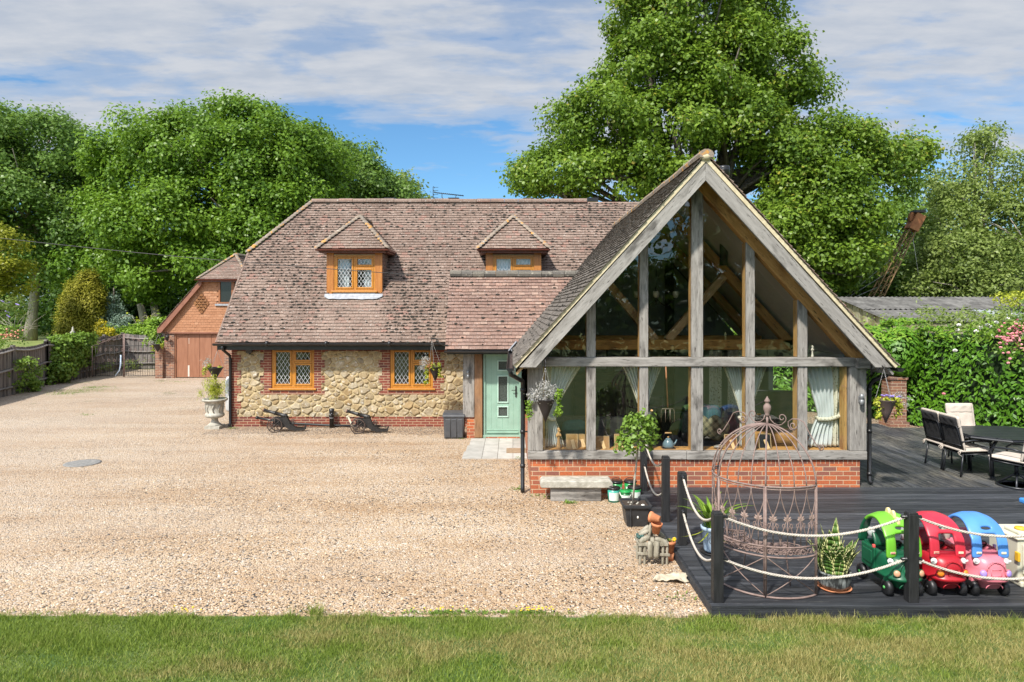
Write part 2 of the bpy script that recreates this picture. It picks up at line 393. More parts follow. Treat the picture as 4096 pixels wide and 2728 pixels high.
M['oak_l'] = oak('weathered_oak_barge', 'x', PITCH, (.23,.215,.195), (.37,.35,.325), seed=3.3)
M['oak_r'] = oak('weathered_oak_barge_far', 'x', -PITCH, (.21,.195,.18), (.33,.31,.285), seed=4.7)
M['oak_tan_z'] = oak('fresh_oak_post', 'z', 0, (.40,.215,.065), (.60,.36,.13), seed=5, dk=(.18,.08,.03))
M['oak_tan_x'] = oak('fresh_oak_rail', 'x', 0, (.42,.21,.055), (.60,.33,.105), seed=6, dk=(.20,.09,.03))
M['oak_tan_l'] = oak('fresh_oak_rafter', 'x', PITCH, (.40,.25,.12), (.56,.38,.2), seed=7, dk=(.2,.11,.05))
M['oak_tan_r'] = oak('fresh_oak_rafter_far', 'x', -PITCH, (.38,.19,.06), (.56,.32,.12), seed=8, dk=(.16,.07,.03))
M['oak_brown'] = oak('oak_board', 'z', 0, (.12,.07,.045), (.30,.19,.12), .6, 9)
M['verge'] = simple('verge_mortar', (.50,.42,.27), (.62,.54,.36), 14, .9, .5, 40)
M['frame'] = simple('oak_effect_frame', (.40,.16,.018), (.52,.23,.035), 5, .38, 0, stretch=(6,6,1.2))
M['cheek'] = simple('oak_effect_panel', (.36,.13,.025), (.46,.19,.045), 4, .42, 0, stretch=(7,7,.8))
M['brownwood'] = simple('brown_fascia', (.10,.035,.02), (.17,.06,.035), 8, .55)
M['brown_gutter'] = simple('brown_gutter', (.12,.035,.025), (.16,.05,.035), 5, .35)
M['gardoor'] = simple('brown_painted_door', (.25,.105,.055), (.32,.145,.08), 3, .6, .2, 50, stretch=(5,5,.6))
M['black'] = simple('black_plastic', (.012,.012,.013), (.02,.02,.021), 6, .32)
M['blackmetal'] = simple('black_iron', (.014,.014,.014), (.03,.027,.025), 30, .45, .2, 60)
M['lead'] = simple('lead_sheet', (.24,.255,.28), (.38,.40,.43), 12, .55)
M['came'] = simple('window_lead', (.72,.74,.76), None, rough=.4)
M['white'] = simple('white_cloth', (.74,.76,.76), (.80,.81,.80), 3, .9)
M['plaster'] = simple('sage_plaster', (.22,.25,.22), (.25,.28,.25), 2, .9)
M['ceil'] = simple('ceiling_plaster', (.55,.53,.49), (.60,.58,.54), 2, .9)
M['darkroom'] = simple('dark_interior', (.06,.06,.058), (.09,.085,.08), 2, .9)
M['floor_in'] = simple('oak_floor', (.16,.10,.055), (.24,.15,.08), 5, .4, stretch=(1,8,1))
def glassmat(name, tint=(.93,.96,.95), base=.10, wav=.0, amt=1.0):
    m = bpy.data.materials.new(name); m.use_nodes = True; gg = G(m.node_tree); gg.n.clear()
    o = gg.n.new('ShaderNodeOutputMaterial')
    t = gg.new('ShaderNodeBsdfTransparent', Color=(*tint, 1)); gl = gg.new('ShaderNodeBsdfGlossy', Color=(1,1,1,1), Roughness=.0)
    if wav: gg.l.new(gg.bump(gg.noise(gg.pos(), 1.6, 1.5, .4), wav, .05), gl.inputs['Normal'])
    ge = gg.n.new('ShaderNodeNewGeometry'); dt = gg.new('ShaderNodeVectorMath', _operation='DOT_PRODUCT', i0=ge.outputs['Normal'], i1=ge.outputs['Incoming'])
    sch = gg.math('POWER', gg.math('SUBTRACT', 1.0, gg.math('ABSOLUTE', dt.outputs['Value'])), 5.0)      # Schlick, same from both sides
    f = gg.math('ADD', gg.math('MULTIPLY', sch, .9*amt), base, True)
    mx = gg.new('ShaderNodeMixShader', i0=f, i1=t.outputs[0], i2=gl.outputs[0]); gg.l.new(mx.outputs[0], o.inputs[0])
    return m
M['glass'] = glassmat('window_glass', (.93,.95,.94), .105, .10, 1.0)
M['glass2'] = glassmat('leaded_glass', (.72,.78,.8), .10, .35, 1.0)
# gravel
def gravelmat():
    m, gg = newmat('gravel'); p = gg.pos()
    pj = gg.mapping(p, scale=(1,1,1))
    v = gg.new('ShaderNodeTexVoronoi', Vector=pj, Scale=50.0, _voronoi_dimensions='2D')
    v2 = gg.new('ShaderNodeTexVoronoi', Vector=gg.mapping(p, loc=(3.3,1.7,0)), Scale=31.0, _voronoi_dimensions='2D')
    c = gg.new('ShaderNodeSeparateColor', i0=v.outputs['Color']); c2 = gg.new('ShaderNodeSeparateColor', i0=v2.outputs['Color'])
    st = [(0, (.42,.30,.19)), (.22, (.55,.40,.26)), (.42, (.64,.48,.32)), (.62, (.58,.43,.29)), (.80, (.70,.59,.46)), (.92, (.48,.40,.33)), (1, (.78,.72,.63))]
    col = gg.mix(gg.ramp(c2.outputs[1], [(.45, 0.0), (.55, 1.0)]), gg.ramp(c.outputs[0], st), gg.ramp(c2.outputs[0], st))
    dens = gg.noise(p, .35, 4, .6)
    dk = gg.math('GREATER_THAN', gg.math('ADD', c.outputs[1], gg.math('MULTIPLY', gg.math('SUBTRACT', dens, .5), .5)), .93)
    col = gg.mix(dk, col, (.055,.05,.048))
    big = gg.noise(gg.mapping(p, scale=(.35, 1.1, 1)), .8, 4, .6)
    col = gg.mix(gg.ramp(big, [(.35, .0), (.66, .75)]), col, gg.mix(1.0, col, (.74,.62,.49), 'MULTIPLY'))
    trk = gg.noise(gg.mapping(p, scale=(.16, 1.5, 1), rot=(0,0,-.22)), 1.0, 3, .5, .4)
    col = gg.mix(gg.ramp(trk, [(.50, 0.0), (.62, .28)]), col, (.60,.49,.38))
    # bands of grit by the walls, a paler turning area on the far side
    sp = gg.new('ShaderNodeSeparateXYZ', i0=p)
    nearwall = gg.ramp(gg.math('ADD', sp.outputs[1], gg.math('MULTIPLY', gg.noise(p, 1.3, 3), 1.5)), [(0.0, 0.0), (1.0, 1.0)])
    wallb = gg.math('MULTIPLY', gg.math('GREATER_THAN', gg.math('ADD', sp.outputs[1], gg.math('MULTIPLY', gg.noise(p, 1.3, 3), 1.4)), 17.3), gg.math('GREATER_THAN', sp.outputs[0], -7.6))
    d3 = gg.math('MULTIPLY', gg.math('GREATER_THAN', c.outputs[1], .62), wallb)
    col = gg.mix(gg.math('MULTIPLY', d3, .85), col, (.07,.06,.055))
    tone = gg.new('ShaderNodeMapRange', i0=sp.outputs[0], i1=-12.0, i2=-3.0, i3=.32, i4=0.0, _clamp=True).outputs[0]
    col = gg.mix(tone, col, (.52,.46,.40))
    sep = gg.ramp(v.outputs['Distance'], [(.30, 1.0), (.66, .60)])
    col = gg.mix(1.0, col, sep, 'MULTIPLY')
    green = gg.math('MULTIPLY', gg.ramp(gg.noise(p, .7, 5, .65), [(.62, 0.0), (.7, .6)]), gg.math('GREATER_THAN', sp.outputs[1], 21.0))
    col = gg.mix(green, col, (.10,.13,.03))
    h = gg.math('ADD', gg.math('MULTIPLY', v.outputs['Distance'], -1.0), gg.math('MULTIPLY', v2.outputs['Distance'], -.7))
    setb(gg, col, .85, gg.bump(h, .8, .02), .25); return m
M['gravel'] = gravelmat()
M['lawn'] = simple('lawn_soil', (.05,.10,.016), (.12,.15,.035), 1.4, .95, .5, 60)
def grassmat():
    m, gg = newmat('grass_blades'); p = gg.pos(); r = gg.attr('rnd').outputs['Fac']
    gcol = gg.ramp(r, [(0, (.09,.15,.018)), (.5, (.19,.27,.035)), (1, (.32,.38,.08))])
    dcol = gg.ramp(r, [(0, (.20,.18,.05)), (.5, (.36,.31,.11)), (1, (.50,.43,.19))])
    sp = gg.new('ShaderNodeSeparateXYZ', i0=p)
    n = gg.math('ADD', gg.noise(gg.mapping(p, scale=(.6,1.0,1)), 1.5, 4, .62), gg.math('MULTIPLY', gg.math('SUBTRACT', r, .5), .16))
    n = gg.math('ADD', n, gg.new('ShaderNodeMapRange', i0=sp.outputs[0], i1=-4.0, i2=1.5, i3=-.10, i4=.05, _clamp=True).outputs[0])
    n = gg.math('ADD', n, gg.new('ShaderNodeMapRange', i0=sp.outputs[1], i1=6.2, i2=6.8, i3=0.0, i4=-.07, _clamp=True).outputs[0])
    col = gg.mix(gg.ramp(n, [(.41, 0.0), (.57, .88)]), gcol, dcol)
    setb(gg, col, .6, None, .25)
    tr = gg.new('ShaderNodeBsdfTranslucent', Color=col)
    mx = gg.new('ShaderNodeMixShader', i0=.3, i1=gg.b.outputs[0], i2=tr.outputs[0]); gg.l.new(mx.outputs[0], gg.o.inputs[0]); return m
M['grass'] = grassmat()
M['field'] = simple('field_grass', (.10,.16,.03), (.27,.28,.085), .5, .95, .4, 8)
def deckmat():
    m, gg = newmat('charcoal_decking'); p = gg.pos(); r = gg.attr('rnd').outputs['Fac']
    q = gg.mapping(p, scale=(.5,7,7)); q2 = gg.mapping(p, scale=(7,.5,7))
    sp = gg.new('ShaderNodeSeparateXYZ', i0=p)
    far = gg.math('GREATER_THAN', sp.outputs[1], 11.36)
    qq = gg.mix(far, q, q2)
    col = gg.mix(gg.ramp(gg.noise(qq, 3, 5, .65), [(.35, 0.0), (.7, 1.0)]), (.020,.022,.026), (.062,.066,.074))
    k = gg.math('ADD', gg.math('MULTIPLY', r, .8), .6); kc = gg.new('ShaderNodeCombineXYZ', i0=k, i1=k, i2=k).outputs[0]
    col = gg.mix(1.0, col, kc, 'MULTIPLY')
    scuff = gg.math('MULTIPLY', gg.ramp(gg.noise(gg.mapping(qq, scale=(1.5,1.5,1.5), loc=(2,7,0)), 3.4, 6, .7), [(.60, 0.0), (.70, 1.0)]), gg.ramp(gg.noise(p, .8, 3), [(.42, 0.0), (.62, 1.0)]))
    wear = gg.math('MULTIPLY', far, gg.ramp(gg.noise(gg.mapping(p, loc=(2,3,0)), .9, 4), [(.42, 0.0), (.62, .55)]))
    wear = gg.math('MULTIPLY', wear, gg.ramp(gg.noise(qq, 6, 5, .7), [(.4, 0.0), (.65, 1.0)]))
    col = gg.mix(scuff, col, (.30,.29,.26)); col = gg.mix(wear, col, (.30,.27,.21))
    setb(gg, col, .55, gg.bump(gg.noise(qq, 9, 5), .35, .006), .35); return m
M['deck'] = deckmat()
M['rope'] = simple('natural_rope', (.42,.37,.31), (.56,.51,.45), 60, .9)
M['rust'] = simple('rusty_pink_iron', (.165,.11,.095), (.26,.185,.16), 14, .7, .3, 60)
M['pave'] = simple('concrete_slab', (.36,.345,.31), (.46,.44,.40), 5, .9, .3, 50, rnd=.14)
M['concrete'] = simple('aged_stone', (.30,.285,.235), (.50,.475,.41), 9, .92, .7, 30)
M['terracotta'] = simple('terracotta', (.50,.17,.07), (.60,.25,.12), 9, .8, .15, 40)
M['soil'] = simple('soil', (.03,.02,.014), (.07,.05,.035), 30, 1, .8, 40)
M['bark'] = simple('bark', (.085,.07,.052), (.20,.175,.14), 6, .95, .9, 14, stretch=(3,3,.6), bdist=.05)
M['bark_pale'] = simple('pale_bark', (.27,.235,.185), (.40,.36,.295), 5, .95, .6, 14, stretch=(3,3,.6), bdist=.03)
M['fence'] = simple('weathered_fence', (.12,.105,.098), (.27,.245,.225), 3, .95, .5, 20, stretch=(9,9,.5), rnd=.3)
M['fence_h'] = simple('weathered_rail', (.15,.135,.125), (.30,.275,.25), 3, .95, .5, 20, stretch=(1,1,6), rnd=.25)
# foliage kinds
M['f_oak'] = foliage('oak_leaves', (.048,.11,.012), (.20,.305,.032), .42, .38, (.36,.30,.05))
M['f_left'] = foliage('ash_leaves', (.046,.115,.02), (.20,.32,.062), .42, .38)
M['f_mid'] = foliage('sycamore_leaves', (.046,.12,.012), (.20,.335,.03), .42, .38)
M['f_wood'] = foliage('woodland_leaves', (.022,.06,.010), (.085,.17,.022), .5, .3)
M['f_birch'] = foliage('birch_leaves', (.09,.14,.03), (.27,.34,.085), .45, .38)
M['f_conif'] = foliage('golden_conifer_leaves', (.13,.14,.012), (.36,.33,.03), .6, .2)
M['f_blue'] = foliage('blue_spruce_leaves', (.10,.17,.12), (.30,.40,.31), .6, .15)
M['f_yellow'] = foliage('yellow_shrub_leaves', (.38,.30,.012), (.68,.56,.04), .5, .3)
M['f_maple'] = foliage('yellow_green_leaves', (.14,.16,.012), (.36,.36,.03), .45, .35)
M['f_laurel'] = foliage('laurel_leaves', (.04,.13,.010), (.14,.31,.022), .42, .25, spec=.4)
M['f_laurel_young'] = foliage('young_laurel_leaves', (.10,.22,.018), (.26,.42,.045), .35, .3)
M['f_ivy'] = foliage('climber_leaves', (.075,.15,.016), (.22,.34,.05), .42, .3)
M['f_bright'] = foliage('bright_leaves', (.11,.22,.02), (.28,.42,.05), .4, .35)
M['f_lime'] = foliage('lime_leaves', (.22,.27,.02), (.50,.52,.06), .5, .3)
M['f_sansev'] = foliage('sansevieria_leaf', (.04,.095,.016), (.11,.20,.04), .32, .12)
M['f_sanedge'] = simple('sansevieria_edge', (.50,.50,.20), (.58,.56,.28), 6, .4)
M['f_rose'] = foliage('rose_leaves', (.07,.14,.018), (.19,.30,.045), .35, .3)
M['f_silver'] = foliage('silver_leaves', (.30,.29,.27), (.52,.50,.47), .85, .2)
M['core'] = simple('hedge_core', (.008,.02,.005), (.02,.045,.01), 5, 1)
M['petal_pink'] = simple('pink_petal', (.70,.20,.24), (.80,.42,.42), 9, .6)
M['petal_white'] = simple('white_petal', (.80,.78,.70), None, rough=.6)
M['petal_purple'] = simple('purple_petal', (.22,.16,.5), (.4,.3,.65), 9, .6)
M['petal_yellow'] = simple('yellow_petal', (.80,.55,.02), None, rough=.6)
def plastic(name, c, rough=.38): return simple(name, c, tuple(x*.86 for x in c), 4, rough, .05, 200)
# ------------------------------------------------------------------ ground, drive, lawn, deck (structure)
def sstep(t): t = max(0.0, min(1.0, t)); return t*t*(3-2*t)
def ground_z(x, y):
    d = max(-19.9 - x if y < 40 else -1, (y-35.6) if x < -4 else -1, (y - 60))
    return -.03 + .95*sstep(d/7.0) + (.5*sstep((y-60)/30) if y > 60 else 0)
mb = MB()
xs = [-320,-200,-120,-80,-60,-50,-44,-38,-33,-30,-28,-26,-25,-24,-23,-22,-21,-20,-19,-17,-14,-10,-5,0,5,10,15,20,30,45,70,120,200,320]
ys = [-60,-40,-20,-10,0,5,10,15,20,25,28,31,33,34,35,36,37,38,39,40,41,42,43,45,48,52,58,64,72,85,110,160,260,400]
b = len(mb.v)
vs = [(x, y, ground_z(x, y)) for x in xs for y in ys]; ny = len(ys)
mb.add(vs, [(i*ny+j, (i+1)*ny+j, (i+1)*ny+j+1, i*ny+j+1) for i in range(len(xs)-1) for j in range(ny-1)], 0, .5, True)
tag(mb.build('ground', M['field']), kind='structure')
def sheet(name, poly, z, mat, th=.03):
    q = MB(); q.prism(poly, 'z', z-th, z, 0, .5); return tag(q.build(name, mat), kind='structure')
sheet('driveway', [(-30,6.87),(2.6,6.86),(2.6,11.2),(14,11.2),(14,25),(9,30),(-9,34.0),(-15.4,34.0),(-18.6,34.2),(-19.9,34.2),(-19.4,31),(-19.1,30),(-18.9,27.2),(-18,24.2),(-17.2,21.5),(-16.5,15),(-30,10)], 0.0, M['gravel'])
sheet('lawn', [(-40,-30),(40,-30),(40,6.80),(2.2,6.82),(-4,6.88),(-8,6.86),(-40,6.9)], -.004, M['lawn'], .03)
# grass blades over the part of the lawn in view
n = 150000
X = rng.uniform(-6.2, 6.2, n); Yv = 5.45 + 1.42*rng.random(n)**.9
edge = 6.86 + .05*np.sin(X*7.1)+.04*np.sin(X*17+1) - np.where(X > 2.0, .03, 0)
k = (Yv < edge); X = X[k]; Yv = Yv[k]; n = len(X)
hgt = (.022+.03*rng.random(n)); tuft = np.array([mnoise.noise(Vector((a*1.7, c*2.6, 3))) for a, c in zip(X[::1], Yv[::1])])
hgt *= 1+.9*np.clip(tuft, -.4, 1); big = rng.random(n) < .01; hgt[big] *= 1.8
def blades(X, Yv, Z, h, wd):
    n = len(X); th = rng.uniform(0, 2*PI, n); ln = h*rng.uniform(.2, 1.1, n)
    a2 = rng.uniform(0, 2*PI, n); V = np.empty((n,3,3), dtype=np.float32)
    V[:,0] = np.c_[X-np.cos(a2)*wd, Yv-np.sin(a2)*wd, Z]; V[:,1] = np.c_[X+np.cos(a2)*wd, Yv+np.sin(a2)*wd, Z]
    V[:,2] = np.c_[X+np.cos(th)*ln, Yv+np.sin(th)*ln, Z+h]; return V.reshape(-1,3)
Vb = [blades(X, Yv, np.full(n, -.006), hgt, .0035)]; Rb = [np.clip(rng.normal(.5,.25,n),0,1)]
def tufts(n, x0, x1, y0, y1, h, per=26, z=0):
    xs_ = rng.uniform(x0, x1, n); ys_ = rng.uniform(y0, y1, n)
    Xt = np.repeat(xs_, per) + rng.normal(0, .035, n*per); Yt = np.repeat(ys_, per) + rng.normal(0, .03, n*per)
    Vb.append(blades(Xt, Yt, np.full(len(Xt), z-.006), h*(.4+.8*rng.random(len(Xt))), .003)); Rb.append(np.clip(rng.normal(.42,.2,len(Xt)),0,1))
tufts(46, 2.2, 6.4, 6.72, 6.80, .09); tufts(60, -6.2, 2.0, 6.80, 6.93, .05); tufts(9, -2.3, -1.9, 6.78, 7.0, .12); tufts(14, -6.1, -4.2, 6.82, 6.98, .06)
tag(mesh_np('grass', np.concatenate(Vb), 3, np.concatenate(Rb), M['grass']), kind='stuff')
# daisies / dandelion strip at the gravel edge
q = MB()
for i in range(46):
    x = random.choice([random.gauss(-.75,.28), random.gauss(.15,.1), random.gauss(.28,.12), random.gauss(-3.3,.1)]); y = 6.88+random.random()*.08; h = .035+.03*random.random()
    q.tube([(x,y,0),(x,y,h)], .0015, 3, 0, .5); q.lathe([(.0,h),(.011,h+.002),(.009,h+.006),(0,h+.007)], 6, (x,y,0), 1)
for i in range(500):
    x = random.choice([random.gauss(-.75,.3), random.gauss(.15,.12), random.gauss(-.4,.3)]); y = 6.88+random.random()*.07
    q.leaf((x,y,.004), (random.gauss(0,1),random.gauss(0,1),.6), (0,0,1), .04, .012, 0, random.random())
o = q.build('dandelions', [M['f_rose'], M['petal_yellow']]); tag(o, kind='stuff')
# loose stones lying on the gravel in the foreground
ns = 9000
q = MB()
P = np.c_[rng.uniform(-6.5, 2.0, ns), 6.95 + 5.5*rng.random(ns)**1.7]
Vst = []; rs = []
for (x, y) in P:
    r = random.uniform(.006, .014) if random.random() < .96 else random.uniform(.014, .024); a = random.uniform(0, PI); e = random.uniform(.6, 1.0)
    ca, sa = math.cos(a), math.sin(a)
    pts = [(x+r*(ca*math.cos(t)-e*sa*math.sin(t)), y+r*(sa*math.cos(t)+e*ca*math.sin(t)), .001) for t in (0, 1.57, 3.14, 4.71)]
    top = (x+random.gauss(0,r*.2), y+random.gauss(0,r*.2), r*.75)
    for i in range(4): Vst += [pts[i], pts[(i+1)%4], top]
    c = random.random(); rs += [c]*4
mst, gg = newmat('loose_pebbles')
setb(gg, gg.ramp(gg.attr('rnd').outputs['Fac'], [(0, (.06,.055,.05)), (.10, (.10,.09,.08)), (.12, (.36,.24,.13)), (.5, (.52,.37,.22)), (.8, (.62,.50,.36)), (1, (.72,.66,.57))]), .85)
tag(mesh_np('pebbles', np.array(Vst), 3, rs, mst), kind='stuff')
# weeds in the gravel: ground cover
q = MB()
def weed(cx, cy, rx, ry, n, h=.05, L=.05):
    for _ in range(n):
        x = random.gauss(cx, rx); y = random.gauss(cy, ry)
        q.leaf((x,y,.003), (random.gauss(0,1),random.gauss(0,1),random.uniform(.3,1.5)), (0,0,1), L*random.uniform(.5,1.3), L*.3, 0)
for (px, py, rx, ry, n) in [(640,0,0,0,0)]: pass
for (px, py, rx, ry, n) in [(320,1565,.55,.5,700),(380,1550,.3,.2,250),(250,1575,.3,.2,200),(700,1528,.4,.15,90),(345,1660,.12,.1,40),(2170,1988,.09,.06,50),(2277,2013,.05,.03,60),(2068,1958,.06,.06,60),(2072,1835,.05,.04,50),(2690,2395,.1,.05,20),(930,1715,.06,.04,40),(1842,1755,.05,.03,30)]:
    Y = FPX*CAMZ/(py-1230); weed((px-2048)*Y/FPX, Y, rx, ry, n)
tag(q.build('weeds', M['f_rose']), kind='stuff')

# deck -------------------------------------------------------------
DZ = .11
q = MB(); y = 6.9; i = 0
while y < 11.33:
    q.box((2.03, y, DZ-.028), (9.6, min(y+.138, 11.352), DZ), 0); y += .145
x = 5.80
while x < 13.8:
    q.box((x, 11.362, DZ-.028), (x+.138, 17.6 if x < 9.4 else 17.0, DZ), 0); x += .145
q.box((2.06, 6.9, -.02), (9.6, 11.33, DZ-.03), 1, .1); q.box((5.8, 11.37, -.02), (13.8, 17.0, DZ-.03), 1, .1)
for k in range(6):                                          # ribbed fascia boards
    z0 = -.02 + k*.0205
    q.box((2.0, 6.84, z0), (9.6, 6.868, z0+.0135), 0, .35); 
    q.box((1.998, 6.868, z0), (2.028, 11.352, z0+.0135), 0, .45)
q.box((2.012, 6.85, -.03), (9.6, 6.89, .098), 0, .1); q.box((2.006, 6.87, -.03), (2.03, 11.35, .098), 0, .1)
q.box((1.998, 6.838, .1005), (9.6, 6.9, DZ+.002), 0, .6)
tag(q.build('deck', [M['deck'], M['black']]), kind='structure')
# paving by the door
q = MB()
xs_ = [-.92,-.62,-.30,.02,.31]
for i in range(4):
    for (y0, y1) in [(13.95,14.6),(14.6,15.25),(15.25,16.1)]:
        dx = .0 if i else (16.1-y0)*-.05
        q.box((xs_[i]+.004+dx, y0+.004, -.02), (xs_[i+1]-.004, y1-.004, .018+random.random()*.003), 0)
tag(q.build('paving', M['pave']), kind='structure')
q = MB(); q.box((-.12, 14.45, .02), (.3, 14.9, .034), 0); 
tag(q.build('doormat', M['terracotta'].copy()), 'worn brown mat lying on the grey slabs before the mint green door', 'doormat')
bpy.data.objects['doormat'].data.materials[0] = simple('mat_fibre', (.25,.17,.10), (.36,.26,.17), 20, 1, .6, 80)
q = MB()
q.lathe([(0,.0),(.30,.0),(.33,.004),(.33,.012),(.29,.014),(0,.012)], 28, (-8.54, 13.57, 0), 0); 
for i in range(-3, 4): q.box((-8.54-.22, 13.57+i*.07-.012, .012), (-8.54+.22, 13.57+i*.07+.012, .017), 0)
tag(q.build('manhole_cover', simple('cast_iron_grey', (.17,.17,.165), (.27,.26,.24), 20, .8, .5, 40)), 'round grey manhole cover set flush in the gravel drive', 'manhole cover')
# ------------------------------------------------------------------ cottage
cottage = empty('cottage', (-3, 17.75, 0), 'rubble stone cottage with brown tiled roof and glazed oak framed gable extension', 'house')
def tiles(mb, O, U, V, L, rf, m=0, w=.165, g=.106, skip=None, moss=None, mm=1, lift=.034, col=None, edge_dirt_shade=0.0):
    O, U, V = Vector(O), Vector(U), Vector(V); N = U.cross(V)
    if N.z < 0 or abs(N.z) < 1e-4 and N.y > 0: N = -N
    R = Matrix((U, V, N)).transposed()
    for j in range(int(L/g)+1):
        v0 = j*g; v1 = min(v0+g+.05, L); vm = min(v0+g/2, L)
        if v1 - v0 < .05: continue
        a, b = rf(vm); u = math.floor(a/w)*w + (j % 2)*w/2 - w
        ro = random.uniform(-.012, .012)
        while u < b:
            u0, u1 = max(u+ro, a), min(u+w-.005+ro, b); u += w
            if u1-u0 < .035: continue
            pm = O + U*((u0+u1)/2) + V*vm
            if skip and skip(pm): continue
            d1 = lift + random.uniform(0, .007); d2 = d1 + random.uniform(-.004, .004); vj = v0 + random.uniform(-.006, .006)
            def P(uu, vv, n): return O + U*uu + V*vv + N*n
            vs = [P(u0,vj,d1), P(u1,vj,d2), P(u1,v1,.008), P(u0,v1,.008), P(u0,vj,d1-.017), P(u1,vj,d2-.017)]
            c = random.random() if col is None else col(pm)
            mb.add(vs, [(0,1,2,3),(4,0,3),(1,5,2)], m, c); mb.add([vs[4],vs[5],vs[1],vs[0]], [(0,1,2,3)], m if random.random() > edge_dirt_shade else mm, c)  # random tail edges darkened: mossy dirt plus the shadow under the tile, painted in
            if moss:
                k = moss(pm)
                while random.random() < k:
                    k -= .55; r = random.uniform(.010, .040)
                    mb.blob(P(random.uniform(u0,u1), vj+random.uniform(-.008,.03), d1-.004), (r*random.uniform(.9,2.0), r*random.uniform(.5,.95), random.uniform(.008,.020)), mm, None, 7, 2, True, .22, R)
def slab(mb, O, U, V, L, rf, m=0, skip=None, cell=.22, drop=.0):
    O, U, V = Vector(O), Vector(U), Vector(V); N = U.cross(V); N = -N if N.z < 0 else N
    nv = max(1, round(L/cell))
    for j in range(nv):
        va, vb = L*j/nv, L*(j+1)/nv; a0, b0 = rf(va); a1, b1 = rf(vb); nu = max(1, round((b0-a0)/cell))
        for i in range(nu):
            t0, t1 = i/nu, (i+1)/nu
            pm = O + U*((a0+a1)/2*(1-(t0+t1)/2) + (b0+b1)/2*(t0+t1)/2) + V*((va+vb)/2)
            if skip and skip(pm): continue
            mb.add([O+U*(a0+(b0-a0)*t0)+V*va-N*drop, O+U*(a0+(b0-a0)*t1)+V*va-N*drop, O+U*(a1+(b1-a1)*t1)+V*vb-N*drop, O+U*(a1+(b1-a1)*t0)+V*vb-N*drop], [(0,1,2,3)], m, .3)
def ridge(mb, P0, P1, r, step, m, drop=.3, squash=.8):
    P0, P1 = Vector(P0), Vector(P1); n = max(1, round((P1-P0).length/step)); D = (P1-P0).normalized(); S = D.cross(Vector((0,0,1))).normalized(); T = S.cross(D)
    for i in range(n):
        a = P0 + (P1-P0)*(i/n) + D*.004; b = P0 + (P1-P0)*((i+1)/n) - D*.004; k = 1+random.uniform(-.06,.06); dz = random.uniform(-.006,.006); vs = []
        for p in (a, b):
            for j in range(8):
                t = -drop + (PI+2*drop)*j/7; vs.append(p + S*math.cos(t)*r*k + T*(math.sin(t)*r*squash*k+dz))
        mb.add(vs, [(j, j+1, 9+j, 8+j) for j in range(7)] + [tuple(range(8)), tuple(range(15,7,-1))], m, None, False)
def bonnets(mb, P0, P1, r, step, m):
    P0, P1 = Vector(P0), Vector(P1); n = max(1, round((P1-P0).length/step)); D = (P1-P0).normalized(); S = D.cross(Vector((0,0,1))).normalized(); T = S.cross(D)
    R = Matrix((D, S, T)).transposed()
    for i in range(n):
        p = P0 + (P1-P0)*((i+.4)/n)
        mb.blob(p + T*.012, (step*.85, r*random.uniform(.9,1.1), r*.62), m, None, 9, 3, True, .06, R @ Matrix.Rotation(.22, 3, 'Y'))
def panel_wall(mb, x0, x1, z0, z1, y, th, holes, m=0):
    xs_ = sorted({x0, x1, *[h[0] for h in holes], *[h[1] for h in holes]}); zs = sorted({z0, z1, *[h[2] for h in holes], *[h[3] for h in holes]})
    for a, b in zip(xs_, xs_[1:]):
        for c, d in zip(zs, zs[1:]):
            if any(h[0] <= (a+b)/2 <= h[1] and h[2] <= (c+d)/2 <= h[3] for h in holes): continue
            mb.add([(a,y,c),(b,y,c),(b,y,d),(a,y,d)], [(0,1,2,3)], m, .5); mb.add([(a,y+th,c),(b,y+th,c),(b,y+th,d),(a,y+th,d)], [(3,2,1,0)], m, .5)
    for (a, b, c, d) in holes:
        mb.add([(a,y,c),(b,y,c),(b,y+th,c),(a,y+th,c),(a,y,d),(b,y,d),(b,y+th,d),(a,y+th,d)], [(0,1,2,3),(4,7,6,5),(0,3,7,4),(1,5,6,2)], m, .5)
    mb.add([(x0,y,z1),(x1,y,z1),(x1,y+th,z1),(x0,y+th,z1)], [(0,1,2,3)], m, .5)
TAN = math.tan(math.radians(48.6)); EY, EZ = 17.35, 2.2; RY, RZ = 21.0, 6.345
GX, GTOP, GT = 3.08, 5.516, math.tan(PITCH)                     # oak gable: ridge x, ridge z, slope
W1 = (-6.257, -5.144, 1.0, 2.05); W2 = (-3.172, -2.054, 1.0, 2.05)
# front wall: stone field, brick dressings proud of it
q = MB(); panel_wall(q, -7.28, -.9, 0, 2.30, 17.772, .29, [W1, W2], 0)
q.box((-7.27, 17.78, 0), (-7.0, 24.5, 2.3), 0); q.prism([(17.78,2.3),(24.3,2.3),(22.0,4.75),(19.8,4.75)], 'x', -7.27, -7.0, 0)
q.box((-7.27, 24.2, 0), (5.4, 24.5, 2.3), 0); q.box((5.1, 17.78, 0), (5.4, 24.5, 2.3), 0); q.prism([(17.78,2.3),(24.3,2.3),(21.0,6.0)], 'x', 5.1, 5.39, 0)
wall = q.build('wall', M['stone'], cottage)
DRESS = [W1, W2]
q = MB(); yb = 17.746; cs = .0668
def bq(x0, x1, z0, z1): DRESS.append((x0, x1, z0, z1)); q.box((x0, yb, z0), (x1, 17.80, z1), 0)
bq(-7.285, -1.16, 0, cs*4); bq(-7.285, -1.16, 2.05, 2.27)
bq(-7.285, W1[0]-.3, 1.97, 2.05); bq(-4.86, -3.47, 1.97, 2.05); bq(-1.76, -1.16, 1.97, 2.05)
z = cs*4; k = 0
while z < 1.96:
    z1 = min(z+cs*3, 1.97); wd = .215 if k % 2 else .11
    bq(-7.285, -7.285+wd+.03, z, z1); z = z1; k += 1
